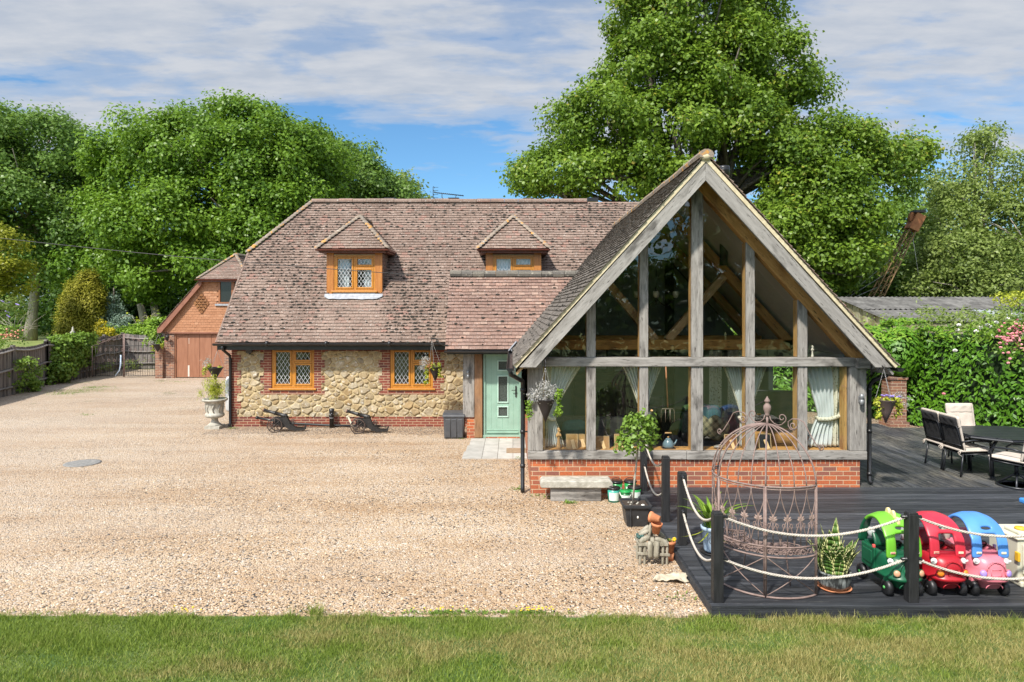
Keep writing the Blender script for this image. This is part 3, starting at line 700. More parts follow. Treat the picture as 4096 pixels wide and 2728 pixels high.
for (wx0, wx1, L0, L1, R0, R1) in [(W1[0], W1[1], -6.54, -6.45, -4.95, -4.86), (W2[0], W2[1], -3.47, -3.38, -1.86, -1.76)]:
    z = cs*14; k = 0
    while z < 1.96:
        z1 = min(z+cs*3, 2.05); 
        bq(L0 if k % 2 else L1, wx0, z, z1); bq(wx1, R1 if k % 2 else R0, z, z1); z = z1; k += 1
    bq(L0, R1, cs*12.6, cs*14); bq(wx0-.02, wx1+.02, cs*14, 1.0)
q.build('brick_dressing', M['brick_dark'], cottage)
def rubble(x0, x1, z0, z1, y, cell=.0125):
    """coursed-in rubble: every stone a raised face with its own tilt, mortar lying back between"""
    nx, nz = int((x1-x0)/cell), int((z1-z0)/cell); gx = np.linspace(x0, x1, nx+1); gz_ = np.linspace(z0, z1, nz+1); XX, ZZ = np.meshgrid(gx, gz_, indexing='ij')
    w1 = np.array([mnoise.noise(Vector((a*5, c*5, 0))) for a, c in zip(XX.ravel(), ZZ.ravel())]).reshape(XX.shape); w2 = np.array([mnoise.noise(Vector((a*5+9, c*5, 4))) for a, c in zip(XX.ravel(), ZZ.ravel())]).reshape(XX.shape)
    w3 = np.array([mnoise.noise(Vector((a*17, c*17, 2))) for a, c in zip(XX.ravel(), ZZ.ravel())]).reshape(XX.shape)
    U = XX+.030*w1+.010*w3; Wz = (ZZ+.026*w2+.008*w3)*1.32; S_ = []; tries = 0
    while tries < 9000:
        tries += 1; r = .215 if tries < 900 else .15 if tries < 3500 else .10; c = (random.uniform(x0-.1, x1+.1), random.uniform(z0-.1, z1+.1)*1.32)
        if all((c[0]-o[0])**2+(c[1]-o[1])**2 > ((r+o[2])/2)**2 for o in S_): S_.append((*c, r))
    D1 = np.full(XX.shape, 9.0); D2 = D1.copy(); I1 = np.zeros(XX.shape, int)
    for i, (cx_, cz_, r) in enumerate(S_):
        d = np.sqrt((U-cx_)**2+(Wz-cz_)**2) - r*.45
        nw = d < D1; D2 = np.where(nw, D1, np.minimum(D2, d)); I1 = np.where(nw, i, I1); D1 = np.where(nw, d, D1)
    E = D2-D1; n_ = len(S_); tx, tz, hh, col_ = rng.normal(0, .10, n_), rng.normal(-.02, .10, n_), rng.uniform(.012, .036, n_), rng.random(n_); C0 = np.array([s_[0] for s_ in S_]); C1 = np.array([s_[1]/1.32 for s_ in S_])
    f = np.clip((E-.014)/.045, 0, 1); f = f*f*(3-2*f)
    H = f*(hh[I1]+tx[I1]*(XX-C0[I1])+tz[I1]*(ZZ-C1[I1])+.006*w3)+.004*w2
    Yv_ = y-np.clip(H, -.01, .045); vs = np.c_[XX.ravel(), Yv_.ravel(), ZZ.ravel()]; fs = []
    for i in range(nx):
        xc = (gx[i]+gx[i+1])/2
        for j in range(nz):
            zc = (gz_[j]+gz_[j+1])/2
            if not any(a < xc < b_ and c < zc < d for (a, b_, c, d) in DRESS): fs.append((i*(nz+1)+j, (i+1)*(nz+1)+j, (i+1)*(nz+1)+j+1, i*(nz+1)+j+1))
    me = bpy.data.meshes.new('rubble_facing'); off = root_loc(cottage); me.from_pydata([tuple(v-np.array(off)) for v in vs], [], fs); me.materials.append(M['stone'])
    a = me.attributes.new('stone', 'FLOAT', 'POINT'); a.data.foreach_set('value', col_[I1].ravel().astype(np.float32)); a = me.attributes.new('joint', 'FLOAT', 'POINT'); a.data.foreach_set('value', (1-np.clip((E-.010)/.016, 0, 1)).ravel().astype(np.float32))
    me.polygons.foreach_set('use_smooth', [True]*len(fs)); me.update(); o = bpy.data.objects.new('rubble_facing', me); COL.objects.link(o); o.parent = wall
rubble(-7.28, -1.0, .20, 2.06, 17.757)

def clipseg(p, d, x0, x1, z0, z1):
    t0, t1 = -9, 9
    for (o, dd, a, b) in ((p[0], d[0], x0, x1), (p[1], d[1], z0, z1)):
        if abs(dd) < 1e-9:
            if not a <= o <= b: return None
            continue
        u, v = (a-o)/dd, (b-o)/dd
        if u > v: u, v = v, u
        t0, t1 = max(t0, u), min(t1, v)
    return (t0, t1) if t1-t0 > .01 else None
def leaded(mb, x0, x1, z0, z1, y, pw, ph, r=.0032):
    for s in (1, -1):
        k = -40
        while k < 40:
            px = (x0+x1)/2 + k*pw; d = (pw/2, s*ph/2); c = clipseg((px, (z0+z1)/2), d, x0, x1, z0, z1)
            if c: mb.bar((px+d[0]*c[0], y, (z0+z1)/2+d[1]*c[0]), (px+d[0]*c[1], y, (z0+z1)/2+d[1]*c[1]), r*2, .006, (0,1,0), 0)
            k += 1
def casement(parent, W, y, pw=.105, ph=.165, fw=.065, cat_part='window', sill=True, proud=.03, curtains=False, vent=.36):
    """two-light window: tall left light, small vent over a right light"""
    x0, x1, z0, z1 = W; xm = (x0+x1)/2; q = MB(); mat = M['frame']
    def fr(a, b, c, d, w, yy, th):
        q.box((a, yy, c), (a+w, yy+th, d)); q.box((b-w, yy, c), (b, yy+th, d)); q.box((a+w, yy, d-w), (b-w, yy+th, d)); q.box((a+w, yy, c), (b-w, yy+th, c+w))
    fr(x0, x1, z0, z1, fw, y, .10); q.box((xm-.03, y+.002, z0+fw), (xm+.03, y+.1, z1-fw))
    zt = z1-fw-(z1-z0)*(vent-.06); q.box((xm+.03, y+.002, zt-.025), (x1-fw, y+.1, zt+.025))
    panes = [(x0+fw, xm-.03, z0+fw, z1-fw), (xm+.03, x1-fw, z0+fw, zt-.025), (xm+.03, x1-fw, zt+.025, z1-fw)]
    for (a, b, c, d) in panes: fr(a+.002, b-.002, c+.002, d-.002, .045, y-.014, .06)
    win = q.build('window', mat, parent, bevel=.006)
    for (a, b, c, d) in panes:
        g_ = MB(); g_.add([(a+.03,y+.03,c+.03),(b-.03,y+.03,c+.03),(b-.03,y+.03,d-.03),(a+.03,y+.03,d-.03)], [(0,1,2,3)], 0); sub(g_, 'pane', M['glass2'], win, parent)
        g_ = MB(); leaded(g_, a+.045, b-.045, c+.045, d-.045, y+.024, pw, ph); sub(g_, 'leading', M['came'], win, parent)
    if sill:
        g_ = MB(); g_.box((x0-.06, y-.07, z0-.045), (x1+.06, y+.06, z0+.002)); sub(g_, 'sill', mat, win, parent, bevel=.008)
    return win
def sub(mb, name, mat, part, parent, **kw):
    """sub-part when PART is a direct part of the thing, else a sibling (three levels at most)"""
    p = part if (part.parent is not None and part.parent.parent is None) else part.parent
    return mb.build(name, mat, p, **kw)
casement(cottage, W1, 17.775); casement(cottage, W2, 17.775)
# main roof with tiles and moss
DORM = (-4.26, .04)
def gable_z(x): return GTOP - GT*abs(x-GX)
def in_dormer(p): return any(abs(p.x-d) < .70 and 3.50 < p.z < 4.78 for d in DORM) or any(p.z < 5.6-(abs(p.x-d)*1.05) and p.z > 4.6 and abs(p.x-d) < .8 for d in DORM)
def main_skip(p): return in_dormer(p) or (p.z < gable_z(p.x)-.10) or (-1.2 < p.x < 2.5 and p.z < 2.95)
def main_moss(p):
    f = mnoise.noise(Vector((p.x*.55, p.z*.7, 1.3)))*.9 + mnoise.noise(Vector((p.x*1.7, p.z*2.0, 7)))*.55
    k = .46 + 1.1*max(0, f+.05)
    if abs(p.x+4.26) < .9 and p.z < 3.5: k *= .10
    if p.z < 2.5: k *= .5
    if -3.6 < p.x < -2.0 and p.z < 4.4: k += .25
    if p.x < -4.4 and 2.5 < p.z < 3.9: k += .22
    return min(k, 1.5)
def main_col(p):
    if abs(p.x+4.26) < .75 and p.z < 3.45: return random.uniform(.8, .9)
    return random.random()
Vm = Vector((0, math.cos(math.atan(TAN)), math.sin(math.atan(TAN)))); Lm = math.hypot(RY-EY, RZ-EZ)
def rf_main(v): return (-7.5 + max(0, v-3.29)*1.4/(Lm-3.29) , 5.5)
q = MB(); tiles(q, (0,EY,EZ), (1,0,0), Vm, Lm, rf_main, 0, skip=main_skip, moss=main_moss, col=main_col, edge_dirt_shade=.62)
slab(q, (0,EY,EZ), (1,0,0), Vm, Lm-.02, rf_main, 3, main_skip, .2, .004)
slab(q, (0,2*RY-EY,EZ), (1,0,0), Vector((0,-Vm.y,Vm.z)), Lm, rf_main, 3, None, 1.0, -.01)
q.add([(-7.5,19.52,4.67),(-7.5,22.48,4.67),(-6.1,21,RZ)], [(0,1,2)], 3, .3)
ridge(q, (-6.15,RY,RZ+.01), (2.3,RY,RZ+.01), .12, .42, 0)
bonnets(q, (-7.55,19.50,4.68), (-6.12,RY,RZ+.02), .10, .13, 2)
ridge(q, (-7.52,EY,EZ+.01), (-7.53,19.50,4.67), .035, .16, 0)
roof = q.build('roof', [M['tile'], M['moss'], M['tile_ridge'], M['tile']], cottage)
for px in (1560, 1815, 2115, 2370):
    c = at(px, 806, 21.15); q = MB(); q.box((c.x-.17, c.y-.1, RZ+.03), (c.x+.17, c.y+.25, RZ+.145)); q.build('ridge_vent', M['black'], roof)
# gutter, fascia, downpipe
def half_gutter(mb, P0, P1, r=.06, m=0):
    P0, P1 = Vector(P0), Vector(P1); D = (P1-P0).normalized(); S = D.cross(Vector((0,0,1))).normalized(); vs = []
    for p in (P0, P1):
        for rr in (r, r-.008):
            for j in range(8):
                t = PI + PI*j/7; vs.append(p + S*math.cos(t)*rr + Vector((0,0,1))*math.sin(t)*rr)
    f = []
    for j in range(7): f += [(j,j+1,16+j+1,16+j), (8+j+1,8+j,24+j,24+j+1)]
    f += [(0,8,24,16),(7,23,31,15), tuple(range(8)), tuple(range(23,15,-1))]
    mb.add(vs, f, m, .5)
q = MB(); half_gutter(q, (-7.56,17.27,2.19), (-1.5,17.27,2.19), .062); q.box((-7.5,17.36,2.02), (-1.4,17.40,2.18)); q.box((-7.5,17.40,2.03), (-1.4,17.76,2.06))
for x in (-6.2,-4.7,-3.1): q.lathe([(.066,-.03),(.066,.03)], 12, (x,17.27,2.185), axis=(1,0,0))
gut = q.build('gutter', M['black'], cottage)
q = MB(); q.tube([(-7.33,17.27,2.12),(-7.33,17.3,2.03),(-7.31,17.5,1.93),(-7.3,17.66,1.85),(-7.3,17.69,1.75),(-7.3,17.69,.1),(-7.3,17.64,.03)], .036, 10)
for z in (1.75, .95): q.lathe([(.044,-.03),(.044,.03)], 10, (-7.3,17.69,z))
q.build('downpipe', M['black'], cottage)
# dormers
def dormer(xc, main):
    dz0, dz1, yf = 3.45, 4.63, 18.45; q = MB(); w = .75
    q.box((xc-w, yf, dz0-.02), (xc-w+.19, yf+.06, dz1), 0); q.box((xc+w-.19, yf, dz0-.02), (xc+w, yf+.06, dz1), 0)
    q.box((xc-w+.19, yf+.012, dz1-.11), (xc+w-.19, yf+.06, dz1), 1)
    q.box((xc-w+.19, yf+.01, dz1-.115), (xc+w-.19, yf+.03, dz1-.10), 3)
    for s in (-1, 1):
        xx = xc + s*(w-.012)
        q.add([(xx,yf+.06,dz0),(xx,yf+.06,dz1),(xx,19.55,dz1)], [(0,1,2)], 2, .3)
        zz_ = dz0+.02; 
        while zz_ < dz1-.02:
            y1 = EY+(zz_-EZ)/TAN
            yy = yf+.06 - random.random()*.02
            while yy < y1: q.box((xx-.012, yy, zz_), (xx+.016, min(yy+.155, y1), zz_+.09), 2); yy += .165
            zz_ += .1
    part = q.build('dormer', [M['cheek'], M['brownwood'], M['tile'], M['verge']], cottage)
    W = (xc-w+.19, xc+w-.19, dz0+.10, dz1-.115)
    casement(part, W, yf+.02, .095, .15, .055, vent=.34)
    q = MB(); q.box((xc-w+.19, yf-.02, dz0-.06), (xc+w-.19, yf+.03, dz0+.055)); q.add([(xc-w-.02,yf+.02,dz0-.02),(xc+w+.02,yf+.02,dz0-.02),(xc+w-.02,18.30,3.33),(xc-w+.02,18.30,3.33)], [(0,1,2,3)], 0)
    vs = []
    for i in range(13):
        x = xc-w-.03+(2*w+.06)*i/12; d = .02*random.random()+(.0 if 0 < i < 12 else .06)
        vs += [(x,18.39,3.465),(x,18.25+d,3.315+d*1.13)]
    q.add(vs, [(2*i,2*i+1,2*i+3,2*i+2) for i in range(12)], 0)
    q.build('lead_apron', M['lead'], part, solidify=.012)
    # hipped roof
    ez, rz, hw, yf2, yr, yb2 = 4.66, 5.63, .93, 18.2, 19.14, 20.37; rise = rz-ez; L = math.hypot(hw, rise); q = MB()
    Vf = Vector((0, yr-yf2, rise)).normalized(); Lf = math.hypot(yr-yf2, rise)
    rf = lambda v: (xc-hw*(1-v/Lf), xc+hw*(1-v/Lf))
    mo = lambda p: .06
    tiles(q, (0,yf2,ez), (1,0,0), Vf, Lf, rf, 0, moss=mo, mm=1, edge_dirt_shade=.45); slab(q, (0,yf2,ez), (1,0,0), Vf, Lf, rf, 0, None, .3, .005)
    for s in (-1, 1):
        Vs = Vector((-s*hw, 0, rise)).normalized()
        rs_ = lambda v: (yf2+(yr-yf2)*v/L, 19.52+(yb2-19.52)*v/L)
        tiles(q, (xc+s*hw,0,ez), (0,1,0), Vs, L, rs_, 0, moss=mo, mm=1); slab(q, (xc+s*hw,0,ez), (0,1,0), Vs, L, rs_, 0, None, .3, .005)
        bonnets(q, (xc+s*(hw+.02),yf2-.02,ez+.02), (xc,yr,rz+.02), .085, .125, 2)
    ridge(q, (xc,yr-.03,rz+.01), (xc,yb2,rz+.01), .09, .35, 2)
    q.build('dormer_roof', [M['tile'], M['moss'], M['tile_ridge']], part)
    q = MB(); q.box((xc-hw+.05, yf2+.06, ez-.10), (xc+hw-.05, yf2+.085, ez), 0); q.box((xc-hw+.05, yf2+.08, ez-.085), (xc+hw-.05, yf+.06, ez-.06), 1)
    half_gutter(q, (xc-hw-.05,yf2-.0,ez+.0), (xc+hw+.05,yf2-.0,ez+.0), .05, 2)
    for s in (-1, 1):
        half_gutter(q, (xc+s*hw,yf2-.02,ez), (xc+s*hw,19.4,ez), .05, 2); q.box((min(xc+s*hw, xc+s*(w-.01)), yf2+.08, ez-.085), (max(xc+s*hw, xc+s*(w-.01)), 19.4, ez-.06), 1)
    q.build('dormer_gutter', [M['brownwood'], M['brownwood'], M['brown_gutter']], part)
    return part, W
def drape(mb, x0, x1, z0, z1, y, amp=.025, folds=5, m=0, pin=0.0, side=1):
    def f(u, v):
        z = z0+(z1-z0)*v
        return (x0+(x1-x0)*u, y + amp*math.sin(u*folds*2*PI)+.01*math.sin(v*7+u*11), z)
    mb.grid(f, folds*8, 6, m)
dl, WL = dormer(DORM[0], True); dr, WR = dormer(DORM[1], False)
for prt, W, spans in ((dl, WL, [(.04,.34),(.70,.98)]), (dr, WR, [(.02,.5),(.52,.98)])):
    for (a, b_) in spans:
        q = MB(); drape(q, W[0]+(W[1]-W[0])*a, W[0]+(W[1]-W[0])*b_, W[2]-.1, W[3]+.05, 18.66 if prt is dl else 18.60, .02, 4); q.build('curtain', M['white'], prt, solidify=.004)
# porch roof and walls
PY, PZ, PRY, PRZ = 15.75, 2.12, 17.33, 3.906; Vp = Vector((0, PRY-PY, PRZ-PZ)).normalized(); Lp = math.hypot(PRY-PY, PRZ-PZ)
q = MB()
pskip = lambda p: p.z < gable_z(p.x)-.12
tiles(q, (0,PY,PZ), (1,0,0), Vp, Lp, lambda v: (-1.54-.02*v, 2.4), 0, skip=pskip, moss=lambda p: .20+.5*max(0, mnoise.noise(Vector((p.x,p.z*1.5,3)))), mm=1, edge_dirt_shade=.6)
slab(q, (0,PY,PZ), (1,0,0), Vp, Lp, lambda v: (-1.52, 2.3), 0, pskip, .22, .005)
slab(q, (0,2*PRY-PY,PZ), (1,0,0), Vector((0,-Vp.y,Vp.z)), Lp, lambda v: (-1.52, 2.3), 0, None, .6, .0)
ridge(q, (-1.57,PRY,PRZ+.03), (1.9,PRY,PRZ+.03), .105, .30, 2, .5, 1.0)
q.prism([(PY+.1,PZ+.02),(PRY,PRZ-.04),(18.1,3.0),(17.6,2.1),(16.2,2.05)], 'x', -1.50, -1.46, 3)
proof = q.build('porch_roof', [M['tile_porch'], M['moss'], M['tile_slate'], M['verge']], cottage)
q = MB(); half_gutter(q, (-1.56,PY-.05,PZ-.02), (.05,PY-.05,PZ-.02), .05); q.box((-1.5,PY+.02,PZ-.10), (.1,PY+.05,PZ)); q.box((-1.5,PY+.05,PZ-.10), (.1,16.3,PZ-.075))
q.build('porch_gutter', M['black'], cottage)
q = MB(); q.box((-1.16,16.15,.50), (-.89,16.24,2.05), 0); q.build('oak_board', M['oak_z'], cottage, bevel=.01)
q = MB(); q.box((-.885,16.13,.02), (-.70,16.28,2.05), 0); q.build('oak_board', M['oak_brown'], cottage, bevel=.01)
q = MB(); q.box((-1.07,16.19,0), (-.887,16.4,.50), 0); q.box((-1.07,16.4,0), (-.95,17.75,.5), 0); q.build('brick_pier', M['brick_red'], cottage)
q = MB(); q.box((-1.14,16.24,.5), (-1.0,17.76,2.3), 0); q.box((-.70,16.5,2.04), (.4,16.6,2.2), 0); q.build('porch_wall', M['oak_brown'], cottage)
# front door
dcol = plastic('mint_paint', (.29,.45,.355), .42)
q = MB(); DX0, DX1, DB, DT = -.685, .225, .06, 2.04
fw = .055
q.box((DX0,16.20,DB-.03), (DX0+fw,16.30,DT)); q.box((DX1-fw,16.20,DB-.03), (DX1,16.30,DT)); q.box((DX0+fw,16.20,DT-fw), (DX1-fw,16.30,DT)); q.box((DX0-.01,16.17,DB-.05), (DX1+.0,16.30,DB+.02))
x0, x1 = DX0+fw+.004, DX1-fw-.004; nb = 6; wv = (x1-x0)/nb
HOL = [(1.555,1.735),(.94,1.42)]
cxm = x0+(x1-x0)*.52
wins = [(cxm-.105,cxm+.105,1.62,1.82), (cxm-.105,cxm+.105,.86,1.46), (cxm-.105,cxm+.105,.52,.73)]
panel_wall(q, x0, x1, DB+.025, DT-fw-.004, 16.235, .045, wins, 0)
for i in range(1, nb): 
    xg = x0+wv*i
    for (za, zb) in ((DB+.16, DT-fw-.01),):
        if any(w_[0]-.03 < xg < w_[1]+.03 for w_ in wins):
            for (a, b_) in ((DB+.16,.49),(.76,.83),(1.49,1.59),(1.85,DT-fw-.01)): q.box((xg-.004,16.231,a), (xg+.004,16.237,b_), 1)
        else: q.box((xg-.004,16.231,za), (xg+.004,16.237,zb), 1)
q.box((x0+.02,16.205,DB+.06), (x1-.02,16.24,DB+.085)); q.box((x0+.02,16.222,DB+.12), (x1-.02,16.24,DB+.13))
door = q.build('door', [dcol, plastic('mint_groove', (.26,.44,.34))], cottage, bevel=.004)
for (a, b_, c, d) in wins:
    q = MB(); t = .028
    q.box((a-t,16.215,c-t), (a,16.245,d+t)); q.box((b_,16.215,c-t), (b_+t,16.245,d+t)); q.box((a,16.215,d), (b_,16.245,d+t)); q.box((a,16.215,c-t), (b_,16.245,c)); q.build('light_surround', plastic('pale_mint', (.48,.66,.56)), door, bevel=.005)
    q = MB(); q.box((a,16.25,c), (b_,16.256,d)); q.build('door_pane', simple('obscured_glass', (.03,.04,.035), (.10,.12,.11), 40, .12, .3, 80), door)
q = MB(); hx = x1-.075; q.box((hx-.016,16.21,.98), (hx+.016,16.236,1.24)); q.tube([(hx,16.215,1.14),(hx,16.17,1.14),(hx-.10,16.17,1.14)], .009, 6); q.build('door_handle', M['blackmetal'], door)
q = MB(); q.box((x1-.01,16.19,1.35), (x1+.02,16.235,1.43)); q.build('latch_guard', simple('white_plastic', (.75,.75,.73), None, rough=.4), door)
q = MB(); q.box((-.62,16.12,-.02), (.18,16.22,.035), 0); q.build('threshold', M['brick_red'], cottage)
# flues and chimney pipe on the oak gable roof
q = MB(); fx, fy = 4.03, 13.0; q.lathe([(.075,3.9),(.075,5.55),(.10,5.56),(.10,5.60)], 16, (fx,fy,0)); q.lathe([(.0,5.80),(.105,5.79),(.115,5.76),(.115,5.63),(.10,5.62),(.10,5.58)], 18, (fx,fy,0))
q.lathe([(.118,5.70),(.122,5.70),(.122,5.72),(.118,5.72)], 18, (fx,fy,0)); q.build('flue', M['black'], cottage)
# ------------------------------------------------------------------ oak framed gable (part of the cottage)
FY = 11.36
q = MB(); q.box((.31,FY+.004,-.05), (5.79,FY+.21,.50), 0); q.box((.31,FY+.2,-.05), (.52,16.2,.575), 0); q.box((5.58,FY+.2,-.05), (5.79,17.7,.575), 0)
plinth = q.build('brick_plinth', M['brick_red'], cottage)
q = MB(); q.box((.309,FY+.002,.50), (5.791,FY+.2,.575), 0); q.build('soldier_course', M['brick_soldier'], plinth)
MX = [(1.24,1.394), (2.125,2.267), (2.987,3.18), (3.898,4.042), (4.765,4.917)]
def in_z(x): return 5.09 - GT*abs(x-GX)
def beam(name, lo, hi, mat, bev=.012, lab=None):
    q = MB(); q.box(lo, hi, 0); o = q.build(name, mat, cottage, bevel=bev)
    if lab: o['label'] = lab
    return o
beam('sill_beam', (.258,FY-.035,.575), (2.90,FY+.10,.712), M['oak_x']); beam('sill_beam', (2.903,FY-.038,.572), (5.895,FY+.10,.712), M['oak_x'])
beam('oak_post', (.262,FY-.02,.713), (.515,FY+.19,2.115), M['oak_z']); beam('oak_post', (5.62,FY-.02,.713), (5.893,FY+.19,2.115), M['oak_z'])
for (a, b_) in MX: beam('oak_mullion', (a,FY-.002,.713), (b_,FY+.055,2.117), M['oak_z'], .006)
beam('tie_beam', (.50,FY-.03,2.118), (5.70,FY+.16,2.268), M['oak_x'])
beam('beam_end', (5.702,FY-.10,2.09), (6.03,FY+.16,2.262), M['oak_x']); beam('beam_end', (.13,FY-.10,2.09), (.498,FY+.16,2.262), M['oak_x'])
for (a, b_) in MX:
    t = [(a,2.27),(b_,2.27),(b_,in_z(b_)),(a,in_z(a))]
    if a < GX < b_: t = [(a,2.27),(b_,2.27),(b_,in_z(b_)),(GX,in_z(GX)),(a,in_z(a))]
    q = MB(); q.prism(t, 'y', FY-.002, FY+.055, 0); q.build('gable_post', M['oak_z'], cottage, bevel=.006)
# principal rafters behind the bargeboards, tan where sheltered
for s, mt in ((-1, M['oak_tan_l']), (1, M['oak_tan_r'])):
    xe = GX + s*2.60
    q = MB(); q.prism([(GX,5.09),(xe,5.09-GT*2.6),(xe+s*.23,5.09-GT*2.6),(GX,5.09+.26)], 'y', FY-.02, FY+.17, 0); q.build('rafter', mt, cottage, bevel=.008)
# bargeboards and verge
BY = 10.85
for s, mt in ((-1, M['oak_l']), (1, M['oak_r'])):
    top = 5.416; xb = GX + s*(top-2.146)/GT; xi = GX + s*(top-.295-2.146)/GT
    q = MB(); q.prism([(GX,top-.295),(xi,2.146),(xb,2.146),(GX,top)], 'y', BY, BY+.05, 0); q.build('bargeboard', mt, cottage, bevel=.006)
    xe = GX + s*3.06; q = MB(); q.prism([(GX,top+.003),(xe-s*.05,2.142),(xe,2.178),(GX,5.505)], 'y', BY-.012, BY+.05, 0); q.build('verge', M['verge'], cottage)
    q = MB()                                           # soffit boards of the overhang
    q.prism([(GX,5.38),(xe-s*.04,5.38-GT*3.02),(xe-s*.06,5.35-GT*3.02),(GX,5.35)], 'y', BY+.05, FY+.2, 0); q.build('soffit', mt if s > 0 else M['oak_tan_l'], cottage)
    for yy in (): pass
# roof slopes
Lg = 3.04/math.cos(PITCH)
def gskip(p): return p.z < EZ + (p.y-EY)*TAN - .06
q = MB()
tiles(q, (GX-3.04,0,GTOP-GT*3.04), (0,1,0), (math.cos(PITCH),0,math.sin(PITCH)), Lg, lambda v: (BY-.04, 20.4), 0, skip=gskip, moss=lambda p: .16+.5*max(0,mnoise.noise(Vector((p.y*.8,p.z,5)))), mm=1, lift=.036)
slab(q, (GX-3.04,0,GTOP-GT*3.04), (0,1,0), (math.cos(PITCH),0,math.sin(PITCH)), Lg, lambda v: (BY+.02, 20.3), 0, gskip, .5, .008)
tiles(q, (GX+3.04,0,GTOP-GT*3.04), (0,1,0), (-math.cos(PITCH),0,math.sin(PITCH)), Lg, lambda v: (BY-.04, 20.4), 3, skip=gskip, lift=.036)
slab(q, (GX+3.04,0,GTOP-GT*3.04), (0,1,0), (-math.cos(PITCH),0,math.sin(PITCH)), Lg, lambda v: (BY+.02, 20.3), 0, gskip, .5, .008)
ridge(q, (GX,BY-.06,GTOP+.0), (GX,20.2,GTOP+.0), .12, .36, 2, .45)
q.blob((GX,BY-.0,GTOP-.02), (.11,.07,.07), 4, None, 9, 4)
q.build('gable_roof', [M['tile_grey'], M['moss'], M['tile_ridge'], M['tile'], M['verge']], cottage)
q = MB(); q.box((-.02,15.2,2.13), (.12,16.3,2.16)); q.add([(-.08,15.3,2.12),(.1,15.3,2.33),(.1,16.1,2.33),(-.08,16.1,2.12)], [(0,1,2,3)], 0)
q.add([(.02,10.95,2.03),(.06,10.95,2.17),(.06,11.5,2.17),(.02,11.5,2.03)], [(0,1,2,3)], 0); q.build('lead_flashing', M['lead'], cottage, solidify=.01)
q = MB(); half_gutter(q, (-.03,10.86,2.13), (-.03,15.7,2.13), .058); q.build('side_gutter', M['black'], cottage)
q = MB(); half_gutter(q, (6.19,10.86,2.13), (6.19,17.2,2.13), .058); q.build('side_gutter', M['black'], cottage)
q = MB(); q.tube([(-.03,11.0,2.09),(-.02,11.0,2.02),(.09,11.25,1.93),(.175,11.42,1.87),(.178,11.44,1.78),(.178,11.44,.10),(.178,11.38,.03)], .036, 10)
for z in (1.72,1.02,.45): q.lathe([(.043,-.028),(.043,.028)], 10, (.178,11.44,z))
q.box((.178,11.43,1.01), (.30,11.45,1.03)); q.build('downpipe', M['black'], cottage)
q = MB(); q.tube([(6.19,11.2,2.08),(6.17,11.25,1.98),(6.06,11.45,1.88),(6.02,11.5,1.78),(6.02,11.5,.19),(6.04,11.46,.15)], .036, 10)
for z in (1.72,1.02,.30): q.lathe([(.043,-.028),(.043,.028)], 10, (6.02,11.5,z))
q.build('downpipe', M['black'], cottage)
# glazing
edges = [.515] + [e for m_ in MX for e in m_] + [5.62]
for i in range(6):
    a, b_ = edges[2*i], edges[2*i+1]
    q = MB(); q.add([(a-.02,FY+.065,.70),(b_+.02,FY+.065,.70),(b_+.02,FY+.065,2.13),(a-.02,FY+.065,2.13)], [(0,1,2,3)], 0); q.build('lower_pane', M['glass'], cottage)
    aa, bb = max(a, GX-2.56), min(b_, GX+2.56); pl = [(aa,2.265)]
    if a > .6 or True:
        zt = lambda x: max(2.265, in_z(x)+.03)
        pts = [(aa-.01,2.25),(bb+.01,2.25),(bb+.01,zt(bb)),(aa-.01,zt(aa))]
        q = MB(); q.add([(x,FY+.066,z) for x, z in pts], [(0,1,2,3)], 0); q.build('gable_pane', M['glass'], cottage)
for (a, b_) in [(.50,.56)] + MX + [(5.56,5.62)]:
    beam('inner_post', (a+.01,FY+.07,.70), (b_-.01,FY+.26,2.12), M['oak_tan_z'], .006)
for (a, b_) in MX:
    q = MB(); q.prism([(a+.01,2.27),(b_-.01,2.27),(b_-.01,in_z(b_)),(a+.01,in_z(a))], 'y', FY+.07, FY+.24, 0); q.build('inner_post', M['oak_tan_z'], cottage, bevel=.006)
beam('window_board', (.48,FY+.07,.66), (5.62,FY+.42,.705), M['oak_tan_x'], .006); beam('inner_tie_beam', (.48,FY+.07,2.13), (5.62,FY+.25,2.262), M['oak_tan_x'], .006)
# room behind the glass
q = MB(); q.box((.5,FY+.2,.02), (5.6,17.3,.10), 0); q.build('room_floor', M['floor_in'], cottage)
q = MB(); q.box((.40,FY+.22,.10), (.50,16.2,2.3), 0); q.prism([(.5,.1),(5.6,.1),(5.6,2.45),(GX,5.24),(.5,2.45)], 'y', 17.2, 17.3, 0)
panel_wall(q, .0, 1, 0, 1, 0, .01, [], 0) if False else None
q.box((5.6,FY+.22,.1), (5.7,12.1,2.3), 0); q.box((5.6,14.9,.1), (5.7,17.2,2.3), 0); q.box((5.6,12.1,2.05), (5.7,14.9,2.3), 0); q.box((5.6,12.1,.1), (5.7,14.9,.5), 0)  # gap in the right side wall, added to let more light into the room
q.build('room_wall', M['plaster'], cottage)
q = MB()
for s in (-1, 1): q.add([(GX,FY+.2,5.28),(GX+s*2.95,FY+.2,5.28-GT*2.95),(GX+s*2.95,17.2,5.28-GT*2.95),(GX,17.2,5.28)], [(0,1,2,3)], 0)
q.build('room_ceiling', M['ceil'], cottage)
q = MB(); TY = 13.4
q.box((.55,TY,2.27), (5.6,TY+.2,2.47), 0); q.build('truss_beam', M['oak_tan_x'], cottage, bevel=.01)
